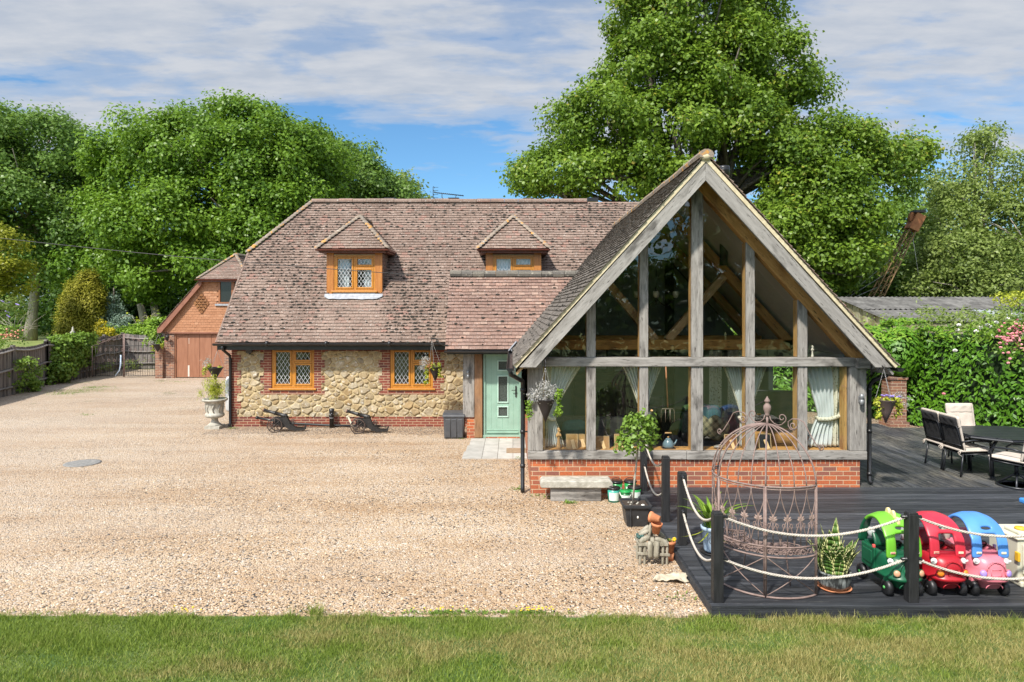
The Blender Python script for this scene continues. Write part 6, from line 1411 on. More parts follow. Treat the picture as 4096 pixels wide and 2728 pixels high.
# big scrolls over the dome, in the plane of the open side
ud = (ap(A0,0)-ap(A1,0)).normalized()
q = MB()
def sc(cx, cz, r, a0, turns, s, rad=.0065, n=20, rend=.25, lead=None):
    pts = [] if lead is None else [AC+ud*(s*l[0])+Vector((0,0,z0+l[1])) for l in lead]
    for i in range(n+1):
        t = i/n; rr = r*(1-(1-rend)*t); a = math.radians(a0)+2*PI*turns*t; pts.append(AC+ud*(s*(cx+rr*math.cos(a)))+Vector((0,0,z0+cz+rr*math.sin(a))))
    q.tube(pts, rad, 5)
for s in (-1, 1):
    sc(.175, .085, .05, -60, 1.2, s, lead=[(.03,.09),(.04,.05),(.08,.015),(.13,.0),(.17,.012)])
    sc(.30, .02, .045, 0, -1.15, s, lead=[(.60,-.20),(.54,-.13),(.47,-.02),(.42,.07),(.36,.095),(.29,.09),(.245,.055),(.245,.01),(.27,-.025),(.31,-.03)])
    sc(.60, -.165, .036, -110, 1.2, s)
q.build('crown_scroll', M['rust'], arb)
def onc(d0, pts): return [ap(d0+x, z) for x, z in pts]
for k in range(3):
    da = A0+(A1-A0)*k/3; w = -56/4; q = MB()
    for j in range(4):
        a = da+w*j
        for s in (0, 1):                                       # crossing ogee bars from ring to seat
            P_ = []
            for i in range(15):
                t = i/14; x = (math.sin(t*PI)*.5 if True else t); z = ZR-.01-(ZR-ZS-.01)*t
                P_.append(ap(a + (w*(.5+.5*math.cos(PI*t) if s else .5-.5*math.cos(PI*t))), z))
            q.tube(P_, .0055, 4)
        ac = a+w*.5; zf = DZ+.80
        q.tube([ap(ac,ZS), ap(ac,zf)], .005, 4)
        for s in (-1, 1):
            pts = []
            for i in range(15):
                t = i/14; an = -PI/2+s*0+2*PI*1.1*t; rr = .034*(1-.7*t); pts.append(ap(ac+s*(3.6-math.degrees(rr*math.cos(an+PI/2*0)*0/AR)) + s*math.degrees(rr*math.sin(an+PI)/AR)*-1*.6, zf-.055+rr*math.cos(an+PI)*-1))
            q.tube([ap(ac,zf-.12), ap(ac+s*1.6,zf-.06)]+pts[3:], .0045, 4)
        tan = (ap(ac+1,0)-ap(ac-1,0)).normalized(); nr = (ap(ac,0)-AC); nr.z = 0; nr.normalize(); base = ap(ac,zf)
        lf = MB()
        for ang, Lf_ in ((-65,.05),(-35,.06),(0,.075),(35,.06),(65,.05)):
            dd = tan*math.sin(math.radians(ang))+Vector((0,0,1))*math.cos(math.radians(ang)); sd = dd.cross(nr); tip = base+dd*Lf_
            lf.add([base, base+dd*Lf_*.55+sd*.014, tip, base+dd*Lf_*.55-sd*.014, base+dd*Lf_*.55+nr*.007], [(0,1,4),(1,2,4),(2,3,4),(3,0,4)], 0)
        lf.build('leaf_motif', M.setdefault('leafm', simple('rusty_leaf', (.22,.15,.125), (.36,.26,.22), 12, .7)), arb, solidify=.003)
        for s in (-1, 1):                                       # scroll band at the seat
            sc_ = [ap(ac+s*3.2+math.degrees(.036*(1-.6*t)*math.cos(2*PI*1.2*t+s)/AR), (ZS+ZS2)/2+.036*(1-.6*t)*math.sin(2*PI*1.2*t+s)) for t in [i/12 for i in range(13)]]; q.tube(sc_, .005, 4)
    q.build('lattice_panel', M['rust'], arb)
    q = MB(); q.tube([ap(da-56/3*0-56*i/10, ZS2-(ZS2-DZ-.02)*i/10) for i in range(11)], .006, 4); q.tube([ap(da-56*i/10, DZ+.02+(ZS2-DZ-.02)*i/10) for i in range(11)], .006, 4); q.build('cross_brace', M['rust'], arb)
q = MB()
for i in range(13): q.tube(arc(ZS2+.03, AR-.02-i*.028, 26, A0-4, A1+4), .006, 4)
for d in (-70,-100,-140,-180,-210):
    q.tube([ap(d,ZS2+.022), ap(d,ZS2+.022,AR-.37)], .006, 4)
for k in range(9):
    d = -64-k*19; q.tube([ap(d+8*math.sin(i/8*PI), ZS2+.04, AR-.04-i/8*.30) for i in range(9)], .006, 4)
q.build('seat', M['rust'], arb)
for d in (A0, A1): q = MB(); q.tube([ap(d,ZS2,AR-.37), ap(d,DZ,AR-.30)], .008, 5); q.build('seat_support', M['rust'], arb)
# ------------------------------------------------------------------ toy cars
def text_mb(mb, s, size, loc, rot, ext=.001, m=0):
    """adds the outline of lettering S to the mesh under construction"""
    cu = bpy.data.curves.new('lettering', 'FONT'); cu.body = s; cu.size = size; cu.extrude = ext; cu.align_x = 'CENTER'; cu.align_y = 'CENTER'; cu.resolution_u = 2
    o = bpy.data.objects.new('lettering', cu); me = bpy.data.meshes.new_from_object(o)
    from mathutils import Euler
    T = Matrix.Translation(loc) @ Euler(rot).to_matrix().to_4x4()
    mb.add([T @ v.co for v in me.vertices], [tuple(p.vertices) for p in me.polygons], m, .5)
    bpy.data.objects.remove(o); bpy.data.curves.remove(cu); bpy.data.meshes.remove(me)
blk = simple('tyre_plastic', (.010,.010,.011), (.022,.022,.024), 9, .42, .1, 80); whp = simple('white_toy_plastic', (.74,.74,.72), None, rough=.35)
def toycar(x, y, rz, body, roof, rear, lamp, knob, lab, hub, inside, fins=False, lettered=True):
    bm_ = plastic('toy_'+body[0], body[1]); rm = plastic('toy_'+roof[0], roof[1]); rr_ = plastic('toy_'+rear[0], rear[1]); lm = plastic('lamp_'+lab[:5], lamp); im = plastic('toy_inner_'+body[0], inside)
    r = empty('toy_car', (0,0,0), lab, 'toy car', 'ride-on toy cars on the deck')
    q = MB(); n = 36
    secs = [(.085,.115,-.28,.25,3),(.10,.135,-.31,.28,3),(.165,.165,-.335,.31,3),(.185,.205,-.375,.335,3),(.205,.218,-.39,.345,3),(.222,.214,-.385,.345,3),(.236,.197,-.365,.34,3),(.30,.203,-.365,.345,2.8),(.36,.200,-.35,.345,2.8),(.40,.192,-.325,.34,2.8),(.425,.18,-.295,.335,2.8),(.430,.165,-.22,.32,3),(.40,.155,-.15,.30,3),(.25,.15,-.13,.28,3)]
    vs = []
    for (z, hx, y0, y1, e) in secs:
        cy, hy = (y0+y1)/2, (y1-y0)/2
        for j in range(n):
            t = 2*PI*j/n; c, s_ = math.cos(t), math.sin(t); vs.append((hx*math.copysign(abs(c)**(2/e), c), cy+hy*math.copysign(abs(s_)**(2/e), s_), z))
    fs = [(i*n+j, i*n+(j+1)%n, (i+1)*n+(j+1)%n, (i+1)*n+j) for i in range(len(secs)-1) for j in range(n)] + [tuple(range(n))[::-1], tuple((len(secs)-1)*n+j for j in range(n))]
    q.add(vs, fs, 0, .5, True); 
    body_o = q.build('body', [bm_], r)
    # grille arch, plate and bumper mouldings pressed into the nose
    q = MB(); yf = -.366
    q.tube([(.105*math.cos(a), yf+.014*(math.sin(a))**2+.004, .30+.088*math.sin(a)) for a in [PI*i/14 for i in range(15)]], .006, 5); 
    for (a, b_) in (((-.055,.25),(.055,.25)),((.055,.25),(.055,.315)),((.055,.315),(-.055,.315)),((-.055,.315),(-.055,.25))): q.tube([(a[0],yf+.002,a[1]),(b_[0],yf+.002,b_[1])], .0045, 4)
    q.tube([(.09*math.cos(a), -.325-.012*math.sin(a), .105+.055*math.sin(a)) for a in [PI*i/10 for i in range(11)]], .006, 5); q.build('nose_moulding', bm_, r)
    if lettered:
        word = "COZY COUPE"; q = MB()
        for i, ch in enumerate(word):
            if ch == ' ': continue
            a = math.radians(150-i*13.3); px, pz = .098*math.cos(a), .315+.078*math.sin(a)
            text_mb(q, ch, .030, (px, -.3685+max(0,(pz-.33))*.22, pz), (PI/2-.2, -(a-PI/2), 0), .003)
        q.build('raised_lettering', plastic('raised_'+body[0], tuple(min(1, c*1.35+.02) for c in body[1])), r)
    for s in (-1, 1):
        q = MB(); q.lathe([(.034,0),(.034,.008),(.028,.016),(.015,.021),(0,.022)], 18, (s*.135,-.352,.275), axis=(s*.35,-1,.08)); o = q.build('headlight', lm, r)
        q = MB(); q.lathe([(.042,-.004),(.042,.004),(.034,.007),(.034,0)], 18, (s*.135,-.350,.275), axis=(s*.35,-1,.08)); q.build('lamp_rim', bm_, o)
        q = MB(); q.lathe([(.031,0),(.031,.018),(.024,.028),(0,.03)], 16, (s*.158,-.272,.375), axis=(s*.45,-.9,.25)); q.obox((s*.172,-.302,.384), (.012,.012,.05), (0.2,s*1.2,0)); q.build('side_lamp', whp, r)
    # canopy
    prof = [(-.262,.405,.178),(-.262,.47,.178),(-.255,.56,.175),(-.242,.63,.172),(-.222,.685,.172),(-.196,.728,.171),(-.174,.757,.169),(-.146,.788,.166),(-.095,.825,.158),(-.02,.852,.150),(.06,.852,.150),(.13,.83,.152),(.19,.785,.160),(.232,.71,.168),(.262,.60,.174),(.285,.50,.18),(.30,.40,.18)]
    prof = [(a_, .405+(b_-.405)*.86, c_) for a_, b_, c_ in prof]
    xf = [-1.12,-.98,-.46,-.34,.34,.46,.98,1.12]; q = MB(); vs = []
    for (yy, z, w) in prof:
        wide = 1.12 if z < .50 else 1.0
        for f in xf: vs.append((w*f*(1.0), yy+.0, z-(.030*abs(f)**3 if z > .64 else 0)+(.0)))
    nx = len(xf); fs_f = []; fs_r = []
    for i in range(len(prof)-1):
        for j in range(nx-1):
            zc = (prof[i][1]+prof[i+1][1])/2; front = i < 9
            if zc < .66 and j in (2,3,4): continue
            if front and i == 0 and False: continue
            if i == 5 and j == 3: continue
            if i >= 12 and j in (2,3,4): continue
            (fs_f if i < 12 else fs_r).append((i*nx+j, i*nx+j+1, (i+1)*nx+j+1, (i+1)*nx+j))
    q.add(vs, fs_f, 0, .5, True); q.f += [tuple(k for k in f) for f in fs_r]; q.m += [1]*len(fs_r); q.c += [.5]*len(fs_r); q.sm += [True]*len(fs_r)
    o = q.build('canopy', [rm, rr_], r, solidify=.036, subd=2)
    q = MB(); q.tube([(-.178+.356*i/8, -.248, .668+.004*math.sin(PI*i/8)) for i in range(1)] + [(-.172,-.268,.655),(-.13,-.268,.66)], .0022, 4) if False else None
    for s in (-1, 1):
        q = MB(); q.obox((s*.135,-.283,.465), (.055,.004,.024), (0,0,0)); o = q.build('badge', simple('cream_badge', (.70,.64,.46), None, rough=.4), r, bevel=.011)
        if s < 0:
            q = MB(); q.obox((s*.135,-.286,.465), (.046,.002,.017), (0,0,0)); q.build('badge_ring', simple('badge_red', (.55,.08,.06), None, rough=.4) if 'green' in lab else simple('badge_cream', (.74,.70,.55), None, rough=.4), o, bevel=.008)
            q = MB(); text_mb(q, 'little tikes', .0095, (s*.135,-.2885,.465), (PI/2,0,0), .0004); q.build('badge_lettering', whp if 'green' in lab else simple('badge_ink', (.3,.22,.12), None), o)
    # door on the visible side, latch, inside, steering wheel, knobs
    for s in (-1, 1):
        q = MB(); q.box((s*.205-.012,-.06,.20), (s*.205+.012,.20,.44)); q.box((s*.215-.01,-.02,.25), (s*.215+.01,.16,.40)); d_ = q.build('door', bm_, r, bevel=.012)
        q = MB(); q.box((s*.205-.014,-.05,.44), (s*.205+.014,-.02,.475)); q.build('latch', simple('latch_'+lab[:6], (.65,.10,.09) if 'green' in lab else (.52,.36,.62), None, rough=.4), d_, bevel=.006)
    q = MB(); q.grid(lambda u, v: (.10*(u-.5)*2, .10+.10*v*v+.03, .40+.17*v), 6, 6); q.box((-.12,.02,.28), (.12,.25,.33)); q.build('seat', im, r, solidify=.02)
    q = MB(); q.box((-.15,-.21,.40), (.15,-.12,.452)); q.build('dashboard', im, r, bevel=.02)
    q = MB(); c = Vector((0,-.085,.485)); ax = Vector((0,.75,.65)).normalized(); u = Vector((1,0,0)); v = ax.cross(u)
    q.tube([c+(u*math.cos(t)+v*math.sin(t))*.072 for t in [2*PI*i/20 for i in range(20)]], .010, 6, closed=True); q.tube([c-u*.07,c+u*.07], .008, 5); q.tube([c,c-v*.07], .008, 5); q.tube([c,(0,-.13,.44)], .014, 6); q.build('steering_wheel', blk, r)
    for s in (-1,): pass
    q = MB(); q.lathe([(.020,0),(.020,.012),(0,.014)], 12, (.13,.30,.47), axis=(0,-1,0)); q.obox((.13,.283,.47), (.008,.012,.03), (0,0,0)); q.build('petrol_knob', plastic('knob_'+lab[:5], knob), r)
    for (wx, wy) in ((-.165,-.225),(.165,-.225),(-.185,.235),(.185,.235)):
        q = MB(); q.lathe([(.03,-.036),(.062,-.036),(.080,-.024),(.086,0),(.080,.024),(.062,.036),(.03,.036),(.03,.03)], 22, (wx,wy,.086), axis=(1,0,0)); w = q.build('wheel', blk, r)
        q = MB(); sg = -1 if wx < 0 else 1
        q.lathe([(.0,.034),(.036,.034),(.042,.028)], 16, (wx,wy,.086), axis=(sg,0,0)); q.lathe([(0,.046),(.016,.044),(.018,.034)], 10, (wx,wy,.086), axis=(sg,0,0), m=1); q.build('hub', [whp if hub else blk, plastic('hub_green', (.10,.42,.10)) if hub else blk], w)
        if wy < 0: q = MB(); q.box((wx-.03,wy-.03,.12), (wx+.03,wy+.03,.20)); q.build('caster_fork', bm_, r, bevel=.01)
    if fins:
        for (fy, fz, h_) in ((.03,.79,.085),(-.06,.785,.085),(-.135,.745,.075)):
            q = MB(); pts = [(fy+.042*math.cos(a), fz-.02+h_*max(0,math.sin(a))**.8) for a in [PI*i/12 for i in range(13)]]; q.prism(pts, 'x', -.016, .016); q.build('roof_fin', plastic('cream_fin', (.72,.58,.30)), r, bevel=.008)
        for s in (-1, 1):
            q = MB(); q.blob((s*.06-.02,.22,.53), (.055,.045,.065)); q.lathe([(.012,0),(.012,.006),(0,.007)], 10, (s*.06-.02,.178,.54), axis=(0,-1,0)); q.build('eye', simple('grey_eye', (.45,.47,.46), None, rough=.4), r)
    r.location = (x,y,DZ); r.rotation_euler = (0,0,rz); r.scale = (.94,.97,.98)
    return r
toycar(4.05,7.32,.03,('dark_green',(.008,.10,.045)),('lime',(.16,.46,.035)),('dark_green_rear',(.008,.09,.042)),(.62,.33,.20),(.02,.06,.42),'green ride-on toy car with cream fins on its lime roof',True,(.008,.085,.04),fins=True,lettered=False)
toycar(4.515,7.33,.0,('red',(.40,.012,.022)),('coral_red',(.55,.030,.055)),('grey_white',(.62,.62,.62)),(.85,.24,.02),(.02,.06,.42),'red ride-on toy car with orange lamps between the green and pink cars',False,(.28,.01,.02))
toycar(4.955,7.32,-.02,('pink',(.66,.19,.24)),('blue',(.085,.27,.68)),('cream_white',(.66,.63,.55)),(.36,.25,.66),(.36,.25,.58),'pink ride-on toy car with blue roof and lilac lamps',False,(.55,.15,.2))
# toy kitchen, basin table and the blue toy corner at the right edge
r = empty('toy_kitchen', (5.740,7.45,DZ), 'cream and yellow plastic toy kitchen cut by the right edge of the frame', 'toy kitchen')
crm = plastic('cream_plastic', (.62,.60,.48)); yel = plastic('yellow_plastic', (.78,.46,.035))
q = MB(); q.box((5.410,7.3,DZ+.06), (5.940,7.75,DZ+.50)); q.box((5.390,7.28,DZ+.50), (5.960,7.77,DZ+.53)); q.box((5.430,7.28,DZ), (5.920,7.74,DZ+.06)); q.build('cabinet', crm, r, bevel=.015)
q = MB(); q.box((5.450,7.275,DZ+.14), (5.790,7.3,DZ+.46)); dd = q.build('oven_door', crm, r, bevel=.012); q = MB(); q.box((5.505,7.268,DZ+.20), (5.750,7.277,DZ+.41)); q.build('oven_window', simple('smoked_brown', (.08,.05,.02), (.2,.14,.05), 6, .3), dd, bevel=.01)
q = MB(); q.box((5.385,7.26,DZ+.28), (5.412,7.32,DZ+.38)); q.build('side_handle', yel, r, bevel=.008); q = MB(); q.box((5.460,7.24,DZ+.05), (5.810,7.285,DZ+.115)); q.build('drawer_front', yel, r, bevel=.01)
q = MB(); q.box((5.470,7.36,DZ+.53), (5.790,7.6,DZ+.57)); q.build('hob', crm, r, bevel=.015); q = MB(); q.lathe([(.05,.0),(.06,.01),(.05,.025),(0,.025)], 14, (5.550,7.45,DZ+.57)); q.build('hob_ring', yel, r)
q = MB(); q.lathe([(.0,.50),(.26,.50),(.30,.53),(.31,.60),(.295,.60),(.28,.545),(0,.53)], 30, (6.12,8.1,DZ-.33)); q.lathe([(.16,0),(.14,.02),(.10,.10),(.12,.17)], 20, (6.12,8.1,DZ)); tag(q.build('play_basin', simple('white_basin', (.50,.53,.52), None, rough=.4)), 'round white plastic play basin behind the pink toy car', 'basin')
q = MB(); q.box((6.86,8.90,DZ+.35), (7.5,9.25,DZ+.42)); q.box((6.95,8.95,DZ), (7.03,9.2,DZ+.35)); q.box((7.35,8.95,DZ), (7.43,9.2,DZ+.35)); tag(q.build('toy_table', plastic('bright_blue', (.06,.28,.72)), None, bevel=.02), 'bright blue plastic toy table just entering at the right edge', 'toy table')
# ------------------------------------------------------------------ plants in pots on and beside the deck
def pot(mb, c, prof, n=24, m=0): mb.lathe(prof, n, c, m)
def strap(mb, p, d, L, W, m, curve=.5, up=1.0, fold=.25, seg=7, edge=None, tip=1.6):
    """long leaf from p leaning along horizontal d, arching over"""
    p = Vector(p); d = Vector((d[0],d[1],0)).normalized(); s = Vector((-d.y,d.x,0)); vs = []; prev = p
    for i in range(seg+1):
        t = i/seg; c = p + d*(L*curve*t**1.6) + Vector((0,0,L*up*(t-.45*curve*t**2.6)))
        w = W*(.55+1.1*t if t < .35 else .93*(1-((t-.35)/.65)**tip)+.0)*.5
        if edge is None: vs += [c-s*w+d*w*fold, c, c+s*w+d*w*fold]
        else: vs += [c-s*w+d*w*fold, c-s*w*.80+d*w*fold*.6, c, c+s*w*.80+d*w*fold*.6, c+s*w+d*w*fold]
    k = 3 if edge is None else 5
    for i in range(seg):
        for j in range(k-1): mb.add([vs[i*k+j],vs[i*k+j+1],vs[(i+1)*k+j+1],vs[(i+1)*k+j]], [(0,1,2,3)], m if edge is None or j in (1,2) else edge, None, True)
c = (3.435,7.28,DZ); r = empty('snake_plant', c, 'variegated snake plant in a streaked grey pot on a terracotta saucer', 'plant')
mp, gg = newmat('streaked_pot'); nz = gg.noise(gg.mapping(gg.pos(), scale=(1,1,.28)), 26, 5, .6); setb(gg, gg.mix(gg.ramp(nz, [(.42, 0.0), (.62, 1.0)]), (.030,.032,.032), (.27,.29,.28)), .4, gg.bump(nz, .3, .01))
q = MB(); pot(q, c, [(.13,.02),(.158,.06),(.165,.12),(.158,.165),(.17,.17),(.17,.19),(.15,.19),(.15,.15),(0,.15)], 28); q.build('pot', mp, r); q = MB(); pot(q, c, [(0,0),(.15,0),(.175,.022),(.165,.022),(.14,.008),(0,.008)], 28); q.build('saucer', M['terracotta'], r); q = MB(); pot(q, c, [(.15,.165),(.08,.175),(0,.175)], 18); q.build('soil', M['soil'], r)
q = MB()
for i in range(74):
    a = random.uniform(0,2*PI); rr = .12*math.sqrt(random.random()); L = random.uniform(.26,.44)*(1 if rr > .05 else 1.12)
    if i < 4: L = random.uniform(.52,.62); a += 0; rr *= .4
    strap(q, (c[0]+rr*math.cos(a),c[1]+rr*math.sin(a),c[2]+.165), (math.cos(a+random.gauss(0,.5)),math.sin(a+random.gauss(0,.5))), L, random.uniform(.10,.135), 0, (.12+3.2*rr*random.uniform(.5,1.1)), 1.0, .3, 7, 1)
q.build('foliage', [M['f_sansev'], M['f_sanedge']], r, solidify=.003)
c = (2.44,8.32,DZ); r = empty('potted_lily', c, 'strappy green plant in a pale blue pot with an oval emblem', 'plant'); bl_ = simple('pale_blue_glaze', (.33,.44,.58), (.42,.53,.66), 5, .35)
q = MB(); pot(q, c, [(.0,.03),(.095,.03),(.10,.05),(.128,.29),(.138,.295),(.14,.33),(.126,.335),(.12,.29),(0,.28)], 28); for_p = q.build('pot', bl_, r); q = MB(); pot(q, c, [(0,0),(.13,0),(.15,.03),(.14,.03),(.12,.01),(0,.01)], 26); q.build('saucer', M['black'], r)
q = MB(); t0 = math.radians(250); ec = Vector((c[0]+.116*math.cos(t0), c[1]+.116*math.sin(t0), c[2]+.19)); nn = Vector((math.cos(t0),math.sin(t0),-.12)).normalized(); uu = nn.cross(Vector((0,0,1))).normalized(); vv_ = uu.cross(nn)
q.tube([ec+uu*(.032*math.cos(a))+vv_*(.046*math.sin(a)) for a in [2*PI*i/20 for i in range(20)]], .004, 4, closed=True); q.tube([ec-vv_*.03,ec+vv_*.03], .004, 4)
for s in (-1,1):
    for k in (-.01,.01): q.tube([ec+vv_*k, ec+uu*(s*.018)+vv_*(k+.014)], .003, 4)
q.build('emblem', simple('emblem_grey', (.10,.12,.15), None, rough=.5), r)
q = MB()
for i in range(30):
    a = random.uniform(0,2*PI); rr = random.random()*.08; strap(q, (c[0]+rr*math.cos(a),c[1]+rr*math.sin(a),c[2]+.28), (math.cos(a),math.sin(a)), random.uniform(.35,.60), random.uniform(.045,.07), 0, random.uniform(.35,1.0), 1.0, .2)
q.build('foliage', M['f_bright'], r); q = MB()
for a in (3.3, 4.0, 4.6, 5.0): strap(q, (c[0]+.1*math.cos(a),c[1]+.1*math.sin(a),c[2]+.30), (math.cos(a),math.sin(a)), .34, .022, 0, .9, -.4, .1)
q.build('drooping_leaf', M['f_lime'], r)
# standard tree
c = (1.765,9.79,0); r = empty('standard_tree', c, 'leafy standard tree on a thin stem in a square black tub', 'tree'); q = MB()
def sqloft(mb, c, secs, m=0):
    vs = []
    for (z, h_) in secs: vs += [(c[0]-h_,c[1]-h_,z),(c[0]+h_,c[1]-h_,z),(c[0]+h_,c[1]+h_,z),(c[0]-h_,c[1]+h_,z)]
    mb.add(vs, [(i*4+j, i*4+(j+1)%4, i*4+4+(j+1)%4, i*4+4+j) for i in range(len(secs)-1) for j in range(4)] + [(3,2,1,0), tuple(len(secs)*4-4+j for j in range(4))], m, .5)
sqloft(q, c, [(0,.138),(.27,.172),(.27,.200),(.315,.203),(.315,.178),(.27,.172)]); q.box((c[0]-.10,c[1]-.19,.02), (c[0]-.085,c[1]-.14,.27)) ; q.build('tub', simple('tub_plastic', (.020,.022,.024), (.035,.037,.04), 9, .45), r, bevel=.006); q = MB(); q.box((c[0]-.172,c[1]-.172,.26), (c[0]+.172,c[1]+.172,.285)); 
q.build('soil', M['soil'], r); q = MB()
for k in range(7): q = MB(); q.blob((c[0]+random.uniform(-.14,.14),c[1]+random.uniform(-.14,.14),.29), (.018,.015,.01), 0, None, 6, 3, jit=.2); q.build('pebble', M['concrete'], r)
q = MB(); q.blob((c[0]+.09,c[1]-.12,.30), (.03,.02,.016)); q.build('pebble', M['petal_white'], r); q = MB(); q.blob((c[0]+.01,c[1]-.162,.14), (.014,.006,.02)); q.build('paint_splash', M['petal_white'], r)
q = MB(); q.tube([(c[0]-.03,c[1],.27),(c[0]-.01,c[1],.6),(c[0]+.035,c[1],1.0),(c[0]+.05,c[1],1.35)], [.016,.014,.013,.010], 7)
for k in range(12):
    d = Vector((random.gauss(0,1),random.gauss(0,1),random.gauss(.3,.6))).normalized(); s = Vector((c[0]+.04,c[1],1.05+random.random()*.3)); q.tube([s, s+d*.12+Vector((0,0,.03)), s+d*.27], [.006,.004,.002], 4)
q.build('stem', M['bark_pale'], r)
cl = lobe_clumps([(c[0]+.04,c[1],1.30,.24,.24,.22),(c[0]-.04,c[1]-.05,1.14,.25,.22,.13),(c[0]+.13,c[1],1.46,.13,.12,.10),(c[0]+.2,c[1],1.27,.12,.12,.08)], .10, 1.0)
V, R = clump_leaves(cl, 1500, .072, .045, up=.5, droop=.5); mesh_np('crown', V, 4, R, M['f_rose'], r); q = MB()
for (dx, dz) in ((.24,1.62),(-.06,1.19)): rose(q, (c[0]+dx,c[1]-.2 if dz < 1.5 else c[1],dz), .02, 0)
q.build('flower', simple('apricot_petal', (.75,.42,.15), (.8,.6,.4), 9, .6), r)
# rustic miniature planter with stones, stacked terracotta pots, pansy pot, cloth
r = empty('rustic_planter', (1.70,8.32,0), 'small rustic wooden bench planter piled with driftwood stumps beside the deck', 'planter'); q = MB(); gw = simple('driftwood', (.20,.18,.13), (.36,.33,.26), 7, .9, .5, 30, stretch=(3,3,.7))
for x in (1.545,1.60,1.82,1.87):
    for y in (8.24,8.42): q.tube([(x,y,0),(x+.004,y,.27)], .018, 6)
for y in (8.22,8.44): q.obox((1.70,y,.13), (.40,.022,.03), (0,.05,0)); q.obox((1.70,y,.25), (.36,.022,.04), (0,.0,0))
for x in (1.55,1.70,1.85): q.obox((x,8.33,.262), (.08,.24,.016), (0,0,0))
q.build('frame', gw, r, bevel=.003); q = MB()
for (x, y, z, rx, L, ay, az) in [(1.66,8.20,.19,.032,.20,0,0),(1.735,8.20,.19,.034,.20,.05,0),(1.70,8.26,.21,.035,.22,-.05,0),(1.60,8.25,.30,.034,.15,1.25,.3),(1.80,8.25,.285,.032,.15,-1.2,-.2),(1.60,8.34,.34,.028,.16,1.0,-.3),(1.80,8.33,.34,.03,.14,-.95,.3),(1.63,8.42,.35,.03,.16,.9,.2),(1.68,8.33,.37,.026,.16,.2,0),(1.72,8.38,.36,.028,.18,-.1,0)]:
    R_ = Matrix.Rotation(az,3,'Z') @ Matrix.Rotation(ay,3,'Y'); ax = R_ @ Vector((0,0,1)); q.tube([Vector((x,y,z))-ax*L/2, Vector((x,y,z))-ax*L*.3, Vector((x,y,z))+ax*L*.3, Vector((x,y,z))+ax*L/2], [rx*.8,rx,rx,rx*.75], 9)
q.build('log_bundle', gw, r)
def tpot(mb, c, ax, h_=.11, r_=.055, m=0): mb.lathe([(.008,0),(r_*.62,0),(r_*.9,h_*.74),(r_*1.03,h_*.75),(r_*1.05,h_),(r_*.93,h_),(r_*.82,h_*.72),(r_*.55,.012),(.008,.012)], 18, c, m, axis=ax)
q = MB(); tpot(q, (1.735,8.25,.375), (.10,-.12,.95), .13, .066); tag(q.build('terracotta_pot', M['terracotta']), 'terracotta pot standing among the driftwood stumps, the lower of two', 'flower pot')
q = MB(); tpot(q, (1.775,8.20,.555), (-.80,.55,.10), .125, .062); tag(q.build('terracotta_pot', M['terracotta']), 'terracotta pot lying on its side with its base hole showing, on top of the other', 'flower pot')
r = empty('pansy_pot', (1.935,8.38,0), 'terracotta pot with one yellow pansy touching the deck edge', 'plant'); q = MB(); tpot(q, (1.935,8.38,.09), (0,0,1), .15, .072); q.lathe([(.05,0),(.055,.09)], 14, (1.935,8.38,0)); q.build('pot', M['terracotta'], r)
q = MB(); 
for _ in range(26): a = random.uniform(0,6.3); q.leaf((1.95+.03*math.cos(a),8.38+.03*math.sin(a),.225), (math.cos(a),math.sin(a),.8), (0,0,1), .045, .02, 0)
for k in range(5): a = k*1.256; q.blob((1.985+.014*math.cos(a),8.345,.268+.014*math.sin(a)), (.013,.004,.013), 1, None, 7, 4)
q.build('pansy', [M['f_rose'], M['petal_yellow']], r)
q = MB()
for _ in range(14): q.blob((1.56+random.gauss(0,.02),8.28+random.gauss(0,.03),.30+random.random()*.03), (.02,.02,.02), 0, None, 6, 3)
tag(q.build('green_glove', simple('dark_green_rubber', (.02,.07,.06), (.05,.12,.1), 9, .5)), 'dark green object tucked at the left of the rustic planter', 'glove')
def clothz(u, v): return .012+.05*max(0, mnoise.noise(Vector((u*2.6,v*2.2,4)))+.25)+.03*abs(mnoise.noise(Vector((u*6,v*5,9))))
q = MB(); q.grid(lambda u, v: (1.62+.42*u+.10*(v-.5)+.03*math.sin(v*9+u*3), 7.66+.34*v*(.35+.65*u)+.03*math.sin(u*7), clothz(u,v)), 26, 18); tag(q.build('crumpled_cloth', simple('canvas_cloth', (.42,.36,.26), (.55,.48,.36), 6, .95), None, solidify=.004), 'crumpled cream cloth lying on the gravel beside the deck', 'cloth')
